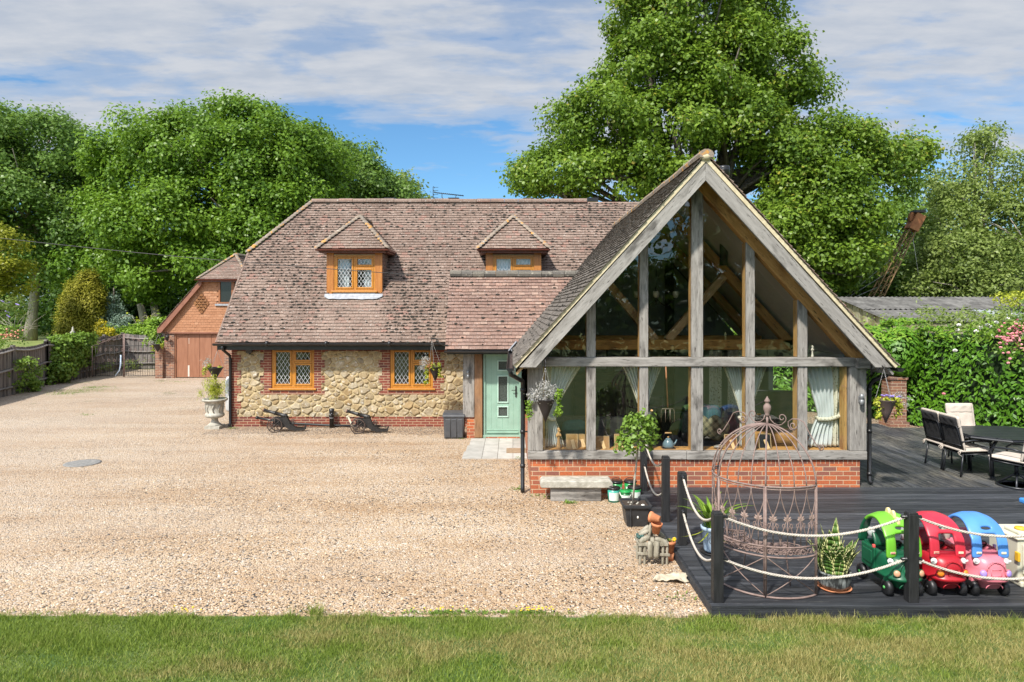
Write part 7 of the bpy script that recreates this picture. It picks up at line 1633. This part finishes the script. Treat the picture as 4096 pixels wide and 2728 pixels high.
# stone bench, tubs of fertiliser
r = empty('stone_bench', (1.02,11.0,0), 'lichened low stone bench in front of the brick plinth', 'bench'); q = MB(); q.prism([(.45,.245),(.475,.225),(1.59,.225),(1.615,.245),(1.605,.31),(1.57,.335),(.49,.335),(.46,.31)], 'y', 10.86, 11.20); q.build('slab', M['concrete'], r, bevel=.014)
q = MB(); q.box((.62,10.92,0), (1.43,11.14,.224)); q.build('block', M['oak_x'], r, bevel=.01)
gt = plastic('tub_green', (.02,.30,.07), .35); gd = plastic('tub_dark_green', (.01,.14,.035), .35); tt = plastic('tub_teal', (.05,.36,.28), .35); lb = simple('tub_label', (.68,.72,.66), (.55,.66,.6), 60, .5)
for i, (x, y, z, s, mt, lid, lab) in enumerate([(1.70,11.12,.0,1.0,gt,M['black'],'green plastic tub with black lid standing at the wall, left of the back row'), (1.93,11.14,.0,1.0,gt,M['black'],'green plastic tub with black lid standing at the wall, right of the back row'), (1.625,10.92,0,1.0,tt,M['black'],'teal topped tub with white label at the left front of the tubs'), (1.80,10.84,0,.85,gd,gt,'smallest green tub with a white swing handle in front of the others'), (1.96,10.93,0,1.05,gt,M['black'],'green tub with white label nearest the deck edge')]):
    r = empty('plastic_tub', (x,y,z), lab, 'tub', 'green plastic tubs by the bench'); h_ = (.27 if i < 2 else .22)*s; q = MB(); q.lathe([(.0,.0),(.088*s,0),(.098*s,h_)], 22, (x,y,z)); q.build('bucket', mt, r)
    q = MB(); q.lathe([(.103*s,h_-.02),(.106*s,h_),(.100*s,h_+.012),(0,h_+.014)], 22, (x,y,z)); q.build('lid', lid, r)
    q = MB()
    for k in range(7): 
        a0, a1 = math.radians(215+k*16), math.radians(231+k*16); rr = .0975*s; q.add([(x+rr*math.cos(a0)*.95,y+rr*math.sin(a0)*.95,z+.03*s),(x+rr*math.cos(a1)*.95,y+rr*math.sin(a1)*.95,z+.03*s),(x+rr*math.cos(a1)*1.02,y+rr*math.sin(a1)*1.02,z+h_*.72),(x+rr*math.cos(a0)*1.02,y+rr*math.sin(a0)*1.02,z+h_*.72)], [(0,1,2,3)], 0)
    q.build('label', lb, r)
    hp = [(x+.106*s*math.cos(a), y-(.06 if i >= 2 else -.02)*math.sin(a)*s*1.4, z+h_-.02+(-.075 if i >= 3 else .07)*math.sin(a)) for a in [PI*k/10 for k in range(11)]]; q = MB(); q.tube(hp, .006, 5); q.build('handle', M['petal_white'] if i == 3 else M['black'], r)
# ------------------------------------------------------------------ along the cottage wall
def cannon(x, y, lab):
    r = empty('ornamental_cannon', (0,0,0), lab, 'cannon', 'ornamental cannons along the stone wall'); q = MB()
    ax = Vector((-.93,-.12,.30)).normalized(); c0 = Vector((.34,0,.38)); q.lathe([(0,-.03),(.025,-.02),(.028,0),(.052,.02),(.055,.05),(.050,.06),(.056,.065),(.056,.085),(.047,.09),(.043,.30),(.050,.305),(.050,.325),(.040,.33),(.034,.54),(.045,.56),(.046,.60),(.028,.605),(.024,.56)], 16, c0, axis=ax); q.build('barrel', M['blackmetal'], r)
    q = MB(); q.lathe([(.047,.585),(.047,.60),(.026,.606)], 16, c0, axis=ax); q.build('muzzle_ring', simple('rusty_muzzle', (.22,.11,.08), None, rough=.7), r)
    for s in (-1, 1):
        q = MB(); yy = s*.13; cc = Vector((.0+.06,yy,.185)); q.tube([cc+Vector((.175*math.cos(a),0,.175*math.sin(a))) for a in [2*PI*i/24 for i in range(24)]], .013, 6, closed=True)
        q.lathe([(.028,-.035),(.028,.035)], 10, cc, axis=(0,1,0))
        for k in range(8): a = k*PI/4; q.tube([cc, cc+Vector((.17*math.cos(a),0,.17*math.sin(a)))], .009, 5)
        q.build('wheel', simple('rusty_iron_wheel', (.03,.025,.022), (.10,.06,.045), 8, .6), r)
    q = MB(); q.tube([(.06,-.15,.185),(.06,.15,.185)], .016, 8)
    for s in (-.06,.06):
        q.prism([(.0,.20),(.02,.36),(.34,.37),(.36,.33),(.42,.20),(.56,.10),(.74,.09),(.78,.16),(.80,.15),(.78,.04),(.56,.03),(.40,.06),(.30,.13),(.1,.16)], 'y', s-.008, s+.008)
    q.tube([(.56,-.06,.12),(.56,.06,.12)], .01, 5); q.tube([(.76,-.06,.10),(.76,.06,.10)], .01, 5); q.box((.58,-.05,.14), (.74,.05,.15)); q.build('carriage', M['blackmetal'], r)
    for s in (-1,1):
        q = MB(); 
        for (cx_, cz_) in ((.12,.27),(.30,.26)):
            cc = Vector((cx_+.16*(cx_ > .2),s*.075,cz_-.02)); q.tube([cc+Vector((.055*math.cos(a),0,.055*math.sin(a))) for a in [2*PI*i/14 for i in range(14)]], .006, 4, closed=True)
            for k in range(6): a = k*PI/3; q.tube([cc, cc+Vector((.055*math.cos(a),0,.055*math.sin(a)))], .005, 4)
        q.build('wheel_ornament', M['blackmetal'], r)
    r.location = (x,y,0); r.rotation_euler = (0,0,.1); return r
cannon(-5.95,17.02,'ornamental black cannon with spoked wheels under the left window'); cannon(-3.85,16.85,'ornamental black cannon with spoked wheels between the two ground floor windows')
r = empty('soil_pipe_stub', (-4.65,17.6,0), 'short black soil pipe standing against the stone wall between the cannons', 'pipe'); q = MB(); q.lathe([(.055,0),(.055,.28),(.066,.285),(.066,.33),(.06,.335),(.06,.40),(.068,.42),(.068,.49),(.058,.49),(.056,.42)], 16, (-4.65,17.6,0)); q.build('pipe', M['black'], r)
q = MB(); q.lathe([(.035,0),(.035,.03),(.0,.032)], 12, (-4.65+.02,17.545,.36), axis=(.3,-1,0)); q.build('access_cap', M['black'], r); q = MB()
for z in (.25,.345): q.lathe([(.062,z),(.062,z+.012)], 16, (-4.65,17.6,0))
q.build('pipe_band', simple('grey_band', (.3,.3,.3), None, rough=.4), r)
q = MB(); q.tube([(-6.6,17.62,.26),(-6.2,17.62,.19),(-5.9,17.62,.12),(-4.7,17.66,.05),(-3.4,17.66,.03)], .03, 8); q.lathe([(.04,-.03),(.04,.03)], 10, (-6.58,17.62,.257), axis=(-.9,0,.2)); tag(q.build('waste_pipe', M['black']), 'black waste pipe lying along the foot of the stone wall', 'pipe')
q = MB(); q.tube([(-4.12,17.2,.33),(-3.93,17.0,.05)], [.026,.022], 8); q.lathe([(.04,0),(.04,.05)], 8, (-4.13,17.21,.32), axis=(-.5,.3,.8)); tag(q.build('wooden_stake', simple('bleached_wood', (.45,.40,.30), None, rough=.8)), 'pale stake leaning against the wheel of the right hand cannon', 'stake')
r = empty('garden_urn', (-7.64,17.55,0), 'grey stone urn with lime green foliage at the cottage corner', 'urn'); q = MB(); c = (-7.64,17.55,0)
q.box((c[0]-.19,c[1]-.19,0), (c[0]+.19,c[1]+.19,.075)); q.lathe([(.17,.075),(.165,.10),(.10,.15),(.075,.22),(.085,.255),(.12,.27),(.20,.285),(.235,.32),(.235,.36),(.215,.39),(.20,.40),(.205,.52),(.225,.64),(.25,.68),(.31,.715),(.32,.74),(.30,.765),(.25,.755),(.22,.70),(0,.68)], 30, c)
for k in range(9): a = k*2*PI/9; q.tube([(c[0]+.205*math.cos(a+.1),c[1]+.205*math.sin(a+.1),.42),(c[0]+.222*math.cos(a-.05),c[1]+.222*math.sin(a-.05),.52),(c[0]+.228*math.cos(a+.12),c[1]+.228*math.sin(a+.12),.62)], .016, 5)
q.build('urn_body', M['concrete'], r); V, R = clump_leaves([((c[0]+random.gauss(0,.11),c[1]+random.gauss(0,.09),.80+abs(random.gauss(0,.2))), .12, (0,0,1)) for _ in range(26)], 5200, .10, .011, flat=1.5, up=.0, droop=-1.5); mesh_np('foliage', V, 4, R, M['f_lime'], r)
q = MB(); q.lathe([(0,.0),(.30,.0),(.33,.05),(.34,.8),(.30,.92),(.0,.98)], 24, (-7.45,18.6,.3)); tag(q.build('gas_tank', simple('pale_grey_paint', (.55,.56,.56), None, rough=.5)), 'pale grey gas tank half hidden behind the downpipe at the cottage corner', 'tank')
q = MB()
for x in (-7.55,-7.35): q.box((x-.05,18.4,0), (x+.05,18.8,.32)); 
tag(q.build('tank_block', M['concrete']), 'concrete blocks under the pale gas tank', 'block')
r = empty('storage_box', (-1.36,16.35,0), 'dark grey plastic storage box beside the oak porch board', 'storage box'); q = MB(); X0_, X1_, Y0_, Y1_ = -1.62, -1.13, 16.10, 16.55; gb = simple('grey_plastic', (.055,.057,.062), (.075,.077,.082), 8, .45)
q.add([(X0_+.02,Y0_+.02,0),(X1_-.02,Y0_+.02,0),(X1_-.02,Y1_,0),(X0_+.02,Y1_,0),(X0_,Y0_,.50),(X1_,Y0_,.50),(X1_,Y1_,.50),(X0_,Y1_,.50)], [(0,3,2,1),(4,5,6,7),(0,1,5,4),(1,2,6,5),(2,3,7,6),(3,0,4,7)], 0)
for k in range(3): xa = X0_+.045+k*.145; q.box((xa,Y0_-.008,.03), (xa+.125,Y0_+.03,.47))
q.build('box', gb, r, bevel=.012); q = MB(); q.prism([(Y0_-.02,.50),(Y0_-.01,.56),(Y0_+.10,.60),(Y1_,.62),(Y1_+.01,.50)], 'x', X0_-.02, X1_+.02); q.build('lid', gb, r, bevel=.02)
# ------------------------------------------------------------------ wall lamps, floodlight, hanging baskets
def lamp(x, y, z, lab, name='wall_lamp'):
    r = empty(name, (x,y,z), lab, 'wall lamp', 'cylindrical wall lamps'); gm = simple('pewter', (.20,.205,.21), (.28,.285,.29), 9, .4, metal=.4)
    q = MB(); q.lathe([(.0,-.095),(.036,-.095),(.036,-.01),(.033,-.008),(.033,.008),(.036,.01),(.036,.095),(0,.095)], 14, (x,y-.06,z)); q.build('lamp_body', gm, r); q = MB(); q.box((x-.03,y-.03,z-.05), (x+.03,y,z+.05)); q.build('bracket', gm, r)
lamp(-1.035,16.15,1.52,'grey up and down wall lamp on the oak board by the door'); lamp(.345,FY-.02,1.60,'grey up and down wall lamp on the left oak post behind the hanging basket'); lamp(5.78,FY-.02,1.58,'grey up and down wall lamp on the right oak post beside the wicker basket')
c = at(1000,1402,17.7); r = empty('floodlight', tuple(c), 'small security floodlight under the eaves at the cottage corner', 'floodlight'); q = MB(); q.obox(c+Vector((0,-.06,.0)), (.15,.07,.10), (.35,0,0)); q.obox(c+Vector((0,-.02,-.05)), (.04,.04,.10), (0,0,0)); q.box((c.x-.14,17.68,c.z-.0), (c.x+.0,17.76,c.z+.06)); q.build('housing', M['black'], r); q = MB(); q.obox(c+Vector((0,-.095,.005)), (.125,.006,.075), (.35,0,0)); q.build('lens', simple('lens_glass', (.6,.62,.62), None, rough=.2), r)
def carriage_lamp(x, y, z, lab):
    r = empty('carriage_lamp', (x,y,z), lab, 'wall lamp'); q = MB(); q.tube([(x,y,z-.12),(x,y-.1,z-.16),(x,y-.17,z-.1)], .012, 5); q.lathe([(.05,-.1),(.075,.04),(.09,.05),(.05,.12),(.015,.14),(0,.18)], 8, (x,y-.17,z)); q.build('frame', M['blackmetal'], r); q = MB(); q.lathe([(.042,-.08),(.066,.035)], 8, (x,y-.17,z)); q.build('lamp_glass', simple('lamp_glass', (.5,.5,.46), None, rough=.2), r)
carriage_lamp(-15.06, GYF, 1.75, 'black carriage lamp on the garage pier')
def basket(x, y, z, lab, kind, wall, r0=.17, h_=.36, top=None, mat=None):
    """cone basket whose rim centre is (x,y,z); hung by chains from TOP on a bracket fixed at WALL"""
    r = empty('hanging_basket', (x,y,z), lab, 'hanging basket', 'cone hanging baskets')
    wm, gg = newmat('woven_cone'); sp = gg.new('ShaderNodeSeparateXYZ', i0=gg.pos()); wv = gg.math('SINE', gg.math('MULTIPLY', sp.outputs[2], 420.0)); wv2 = gg.math('SINE', gg.math('MULTIPLY', sp.outputs[0], 300.0)); hh = gg.math('MULTIPLY', wv, wv2); base = mat or ((.010,.009,.009),(.045,.035,.035)); setb(gg, gg.mix(gg.math('ADD', gg.math('MULTIPLY', hh, .5), .5), *base), .6, gg.bump(hh, .4, .004))
    q = MB(); q.lathe([(.004,-h_),(r0*.5,-h_*.5),(r0,0),(r0*1.04,.006),(r0*.95,.01),(r0*.9,-.03),(0,-.03)], 22, (x,y,z)); q.build('cone', wm, r)
    tp = Vector(top); q = MB()
    for k in range(3):
        a = k*2*PI/3+.5; e = Vector((x+r0*.97*math.cos(a), y+r0*.97*math.sin(a), z)); n_ = max(8, int((tp-e).length/.022))
        for i in range(n_):
            p0 = tp.lerp(e, i/n_); p1 = tp.lerp(e, (i+.8)/n_); q.tube([p0,p1], .0055 if i % 2 else .004, 4)
    q.build('chain', simple('chain_steel', (.35,.34,.33), None, rough=.4, metal=.5), r)
    w = Vector(wall); q = MB(); q.tube([w+Vector((0,0,.10)), w-Vector((0,0,.22))], .014, 5); q.tube([w+Vector((0,0,.08)), tp+Vector((0,0,.03))], .009, 5); q.tube([w-Vector((0,0,.18)), w.lerp(tp,.5)+Vector((0,0,-.10)), w.lerp(tp,.8)+Vector((0,0,.02))], .007, 5); q.tube([tp+Vector((0,0,.04)), tp+Vector((0,-.02,.0)), tp+Vector((0,0,-.02))], .008, 5); q.build('bracket', M['blackmetal'], r)
    sil = [((x+dx,y+dy,z+dz), rr, (0,0,.4)) for (dx,dy,dz,rr) in kind['silver']]
    V, R = clump_leaves(sil, kind.get('den', 9000), .055, .011, flat=.9, up=0, rough=1.2, droop=0); mesh_np('silver_plant', V, 4, R, M['f_silver'], r)
    ivy = []
    for (dx, dy, dz, L, n_) in kind['ivy']:
        for k in range(n_): ivy.append(((x+dx+random.gauss(0,.02),y+dy+random.gauss(0,.03),z+dz-L*random.random()), .045, (dx*2,-.5,.2)))
    V, R = clump_leaves(ivy, kind.get('iden', 4200), .045, .038, flat=1, up=.25, droop=.6); mesh_np('trailing_ivy', V, 4, R, M['f_lime'] if kind.get('lime') else M['f_bright'], r)
    q = MB()
    for (dx, dy, dz, m_) in kind.get('fl', []): q.blob((x+dx,y+dy,z+dz), (.022,.022,.014), m_, None, 7, 4, jit=.15)
    if kind.get('fl'): q.build('flower', [M['petal_purple'], simple('russet_leaf', (.28,.10,.04), (.4,.2,.08), 20, .7)], r)
# gable left, front
bx, by, bz = .53, 10.80, 1.64
basket(bx, by, bz, 'hanging basket with a large silvery bush hiding the left oak post', {'silver': [(-.02,-.02,.10,.19),(-.14,-.02,.05,.13),(.07,-.02,.06,.15),(-.22,-.02,.03,.09),(0,0,.2,.12)], 'ivy': [(-.25,-.05,-.02,.26,16),(.20,-.05,.10,.34,26),(.22,-.03,.14,.10,10)], 'fl': [(.22,-.06,.02+random.random()*.1,1) for _ in range(7)]}, (.53,10.99,2.30), .15, .36, (.53,10.80,2.16))
bx, by, bz = 5.93, 10.83, 1.63
basket(bx, by, bz, 'wicker cone hanging basket with ivy and pale blue flowers on the right bargeboard', {'silver': [(.30,.05,.0,.13),(.24,.05,.06,.09),(.33,.02,-.09,.08)], 'den': 5000, 'ivy': [(-.14,-.04,.02,.34,16),(.12,-.06,.04,.16,14),(0,-.08,.03,.05,12),(.2,0,-.05,.25,14)], 'lime': 1, 'fl': [(random.gauss(.04,.06),-.06+random.gauss(0,.03),.055+random.random()*.03,0) for _ in range(18)]}, (5.78,10.98,2.24), .155, .37, (5.90,10.83,2.12), ((.06,.04,.035),(.17,.12,.11)))
bx, by, bz = -1.90, 16.9, 1.63
basket(bx, by, bz, 'hanging basket with silver plant and trailing ivy in front of the right window', {'silver': [(-.28,-.02,.07,.13),(-.24,-.02,.18,.10),(-.30,-.02,-.03,.09)], 'ivy': [(-.20,-.06,.02,.42,24),(.12,-.05,.12,.40,20),(-.05,-.1,.06,.12,22)], 'lime': 1, 'fl': [(random.gauss(-.12,.06),-.12,.05+random.gauss(0,.04),1) for _ in range(16)]}, (-1.47,16.9,2.24), .17, .36, (-1.99,16.9,2.30))
bx, by, bz = -7.78, 17.9, 1.52
basket(bx, by, bz, 'black cone hanging basket on the end wall above the stone urn', {'silver': [(-.22,-.02,.10,.12),(-.17,-.02,.2,.09)], 'ivy': [(-.12,-.06,.08,.12,16),(-.27,-.03,-.02,.16,10),(.13,0,.02,.06,6)], 'lime': 1}, (-7.29,17.9,2.0), .20, .33, (-7.72,17.9,1.98))
bx, by, bz = -15.36, 29.6, 1.50
basket(bx, by, bz, 'black cone hanging basket on the garage pier beside the iron gate', {'silver': [(-.26,-.02,.10,.13),(-.2,0,.05,.1)], 'den': 4000, 'ivy': [(.18,-.03,.05,.2,12),(-.18,-.03,-.05,.22,12)], 'lime': 1}, (-15.1,30.0,1.95), .20, .34, (-15.36,29.62,1.95))
# ------------------------------------------------------------------ aerial, overhead cable
r = empty('television_aerial', tuple(at(1783,806,21.1)), 'television aerial on the cottage ridge', 'aerial'); c = at(1783,806,21.1); s = 21.1/FPX; q = MB(); b0, b1 = at(1735,770,21.1), at(1855,783,21.1)
q.tube([c-Vector((0,0,.3)), at(1790,795,21.1)], .02, 6); q.tube([b0,b1], .014, 5); q.tube([at(1768,773,21.1),at(1768,790,21.1),at(1775,796,21.1),at(1822,797,21.1),at(1824,781,21.1)], .012, 5)
for k in range(13): p = b0.lerp(b1, .12+k*.07); q.tube([p-Vector((0,.14,0)), p+Vector((0,.14,0))], .007, 4)
for dz in (-.16,-.06,.06,.16): p = b0+Vector((-.02,0,dz)); q.tube([p-Vector((-.05*abs(dz)*4,.16,0)), p+Vector((.05*abs(dz)*4,.16,0))], .008, 4); q.tube([p+Vector((.02,0,0)),p+Vector((.16,0,.0))], .006, 4)
q.tube([b0+Vector((-.02,0,-.18)), b0+Vector((-.02,0,.18))], .01, 4); q.build('antenna', M['blackmetal'], r)
q = MB(); a_, b_ = at(-300,918,17.6), at(1783,1108,17.2); q.tube([a_.lerp(b_, i/30)-Vector((0,0,.10*math.sin(PI*i/30))) for i in range(31)], .009, 5); q.tube([b_+Vector((.05*math.sin(t*5),-.02,-.12*t)) for t in (0,.3,.6,1.0,1.4)], .008, 4)
tag(q.build('overhead_cable', M['blackmetal']), 'thin overhead cable running from the left edge across the left dormer', 'cable')
# ------------------------------------------------------------------ garden table and chairs
r = empty('garden_table', (8.95,12.25,DZ), 'black slatted metal garden table on the deck by the hedge', 'table'); tm = simple('satin_black_metal', (.016,.018,.022), (.026,.028,.034), 9, .35, metal=.2)
tx0, tx1, ty0, ty1, cc = 8.10, 9.80, 11.62, 13.02, .42
def oct_clip(y): 
    d = 0
    if y < ty0+cc: d = (ty0+cc-y)
    if y > ty1-cc: d = (y-ty1+cc)
    return d
ns_ = 9; rot = 0
for k in range(ns_):
    ya, yb_ = ty0+(ty1-ty0)*k/ns_+.006, ty0+(ty1-ty0)*(k+1)/ns_-.006; q = MB(); da, db = oct_clip(ya), oct_clip(yb_)
    q.prism([(tx0+da,ya),(tx1-da,ya),(tx1-db,yb_),(tx0+db,yb_)], 'z', DZ+.715, DZ+.735); q.build('slat', tm, r, bevel=.004)
q = MB(); edge_ = [(tx0+cc,ty0),(tx1-cc,ty0),(tx1,ty0+cc),(tx1,ty1-cc),(tx1-cc,ty1),(tx0+cc,ty1),(tx0,ty1-cc),(tx0,ty0+cc)]; q.tube([(a[0],a[1],DZ+.70) for a in edge_], .02, 6, closed=True, sm=False); q.build('edge_rail', tm, r)
for (x, y) in ((8.45,12.0),(9.45,12.0),(8.45,12.6),(9.45,12.6)):
    q = MB(); s = -1 if x < 8.95 else 1; q.tube([(x-s*.1,y,DZ+.70),(x-s*.02,y,DZ+.58),(x+s*.03,y,DZ+.45),(x,y,DZ+.02)], .030, 8); q.lathe([(.045,0),(.035,.02)], 10, (x,y,DZ)); q.build('leg', tm, r)
cb1 = simple('beige_cushion', (.46,.40,.34), (.55,.485,.42), 5, .9); cb2 = simple('black_cushion_back', (.014,.014,.015), (.03,.03,.032), 12, .85)
def garden_chair(x, y, rz, lab, swivel=False):
    r = empty('garden_chair', (0,0,0), lab, 'chair', 'cushioned chairs round the garden table')
    legs = [(-.24,-.20),(.24,-.20),(-.25,.25),(.25,.25)]
    if not swivel:
        for i, (lx, ly) in enumerate(legs):
            q = MB(); q.tube([(lx*.98,ly,.40),(lx*1.02,ly-.05 if ly < 0 else ly+.02,0)], .016, 6); q.build('leg', tm, r)
    else:
        q = MB(); q.lathe([(.30,0),(.30,.03),(.26,.03),(.26,0)], 28, (0,0,0)); 
        for k in range(4): a = k*PI/2+.4; q.tube([(.27*math.cos(a),.27*math.sin(a),.02),(.08*math.cos(a),.08*math.sin(a),.16),(0,0,.22)], .018, 6)
        q.tube([(0,0,.2),(0,0,.38)], .035, 10); q.build('swivel_base', tm, r)
    q = MB(); q.tube([(-.25,-.2,.40),(.25,-.2,.40),(.26,.27,.41),(-.26,.27,.41)], .015, 6, closed=True); q.box((-.23,-.19,.395), (.23,.26,.41)); q.build('seat_frame', tm, r)
    q = MB(); q.tube([(-.25,-.19,.40),(-.24,-.30,.85),(-.16,-.33,.98),(.16,-.33,.98),(.24,-.30,.85),(.25,-.19,.40)], .015, 6)
    for k in range(3): z = .55+k*.14; q.tube([(-.245,-.23-.16*(z-.4)*.6,z),(.245,-.23-.16*(z-.4)*.6,z)], .010, 5)
    q.build('back_frame', tm, r)
    for s in (-1, 1): q = MB(); q.tube([(s*.26,-.24,.62),(s*.285,-.05,.655),(s*.285,.2,.64),(s*.28,.28,.58),(s*.26,.26,.41)], .016, 6); q.build('armrest', tm, r)
    def pad(c, size, rx, name, mts, tuft=2):
        q = MB(); n_ = 14
        R_ = Matrix.Rotation(rx, 3, 'X')
        for side in (1, -1):
            vs = []
            for i in range(n_+1):
                for j in range(n_+1):
                    u, v = i/n_*2-1, j/n_*2-1; e = (1-abs(u)**6)*(1-abs(v)**6); tf = 1-.30*math.exp(-(((abs(u)-.4)/.16)**2+((v*tuft/2+.0)/.35)**2)); zz_ = side*size[2]*.5*(.25+.75*e**.4*tf*(1+.06*math.sin(u*9+v*5)))
                    vs.append(Vector(c)+R_ @ Vector((u*size[0]/2, v*size[1]/2, zz_)))
            f = [(i*(n_+1)+j,(i+1)*(n_+1)+j,(i+1)*(n_+1)+j+1,i*(n_+1)+j+1) for i in range(n_) for j in range(n_)]; q.add(vs, f, 0 if side > 0 else 1, .5, True)
        for i in range(1):
            rim = [(u,-1) for u in np.linspace(-1,1,15)]+[(1,v) for v in np.linspace(-1,1,15)][1:]+[(u,1) for u in np.linspace(1,-1,15)][1:]+[(-1,v) for v in np.linspace(1,-1,15)][1:-1]
            q.tube([Vector(c)+R_ @ Vector((u*size[0]/2, v*size[1]/2, 0)) for u, v in rim], size[2]*.22, 6, 1 if name != 'seat_cushion' else 0, closed=True)
        return q.build(name, mts, r)
    pad((0,.04,.465), (.50,.52,.10), .03, 'seat_cushion', [cb1, cb2]); pad((0,-.225,.70), (.50,.46,.10), PI/2+.26-PI if False else -(PI/2-.20)+PI, 'back_cushion', [cb2, cb1]); pad((0,-.285,.96), (.50,.17,.13), PI-(PI/2-.20), 'head_cushion', [cb2, cb1], 1)
    q = MB(); 
    for s in (-1, 1): q.tube([(s*.25,-.24,.47),(s*.27,-.27,.44),(s*.25,-.28,.40),(s*.28,-.25,.37)], .008, 4); q.tube([(s*.25,-.24,.47),(s*.22,-.28,.43),(s*.24,-.27,.38)], .008, 4)
    q.build('tie', cb1, r); r.location = (x,y,DZ); r.rotation_euler = (0,0,rz); return r
garden_chair(8.16,12.28,-PI/2,'cushioned black chair at the left of the garden table, the one nearer the camera'); garden_chair(8.18,12.86,-PI/2,'cushioned black chair at the left of the garden table, the one nearer the hedge')
garden_chair(8.98,13.42,PI,'cushioned chair on the hedge side of the table, its pale cushion facing the camera'); garden_chair(8.46,11.44,.52,'swivel based cushioned chair at the right edge of the frame',True)
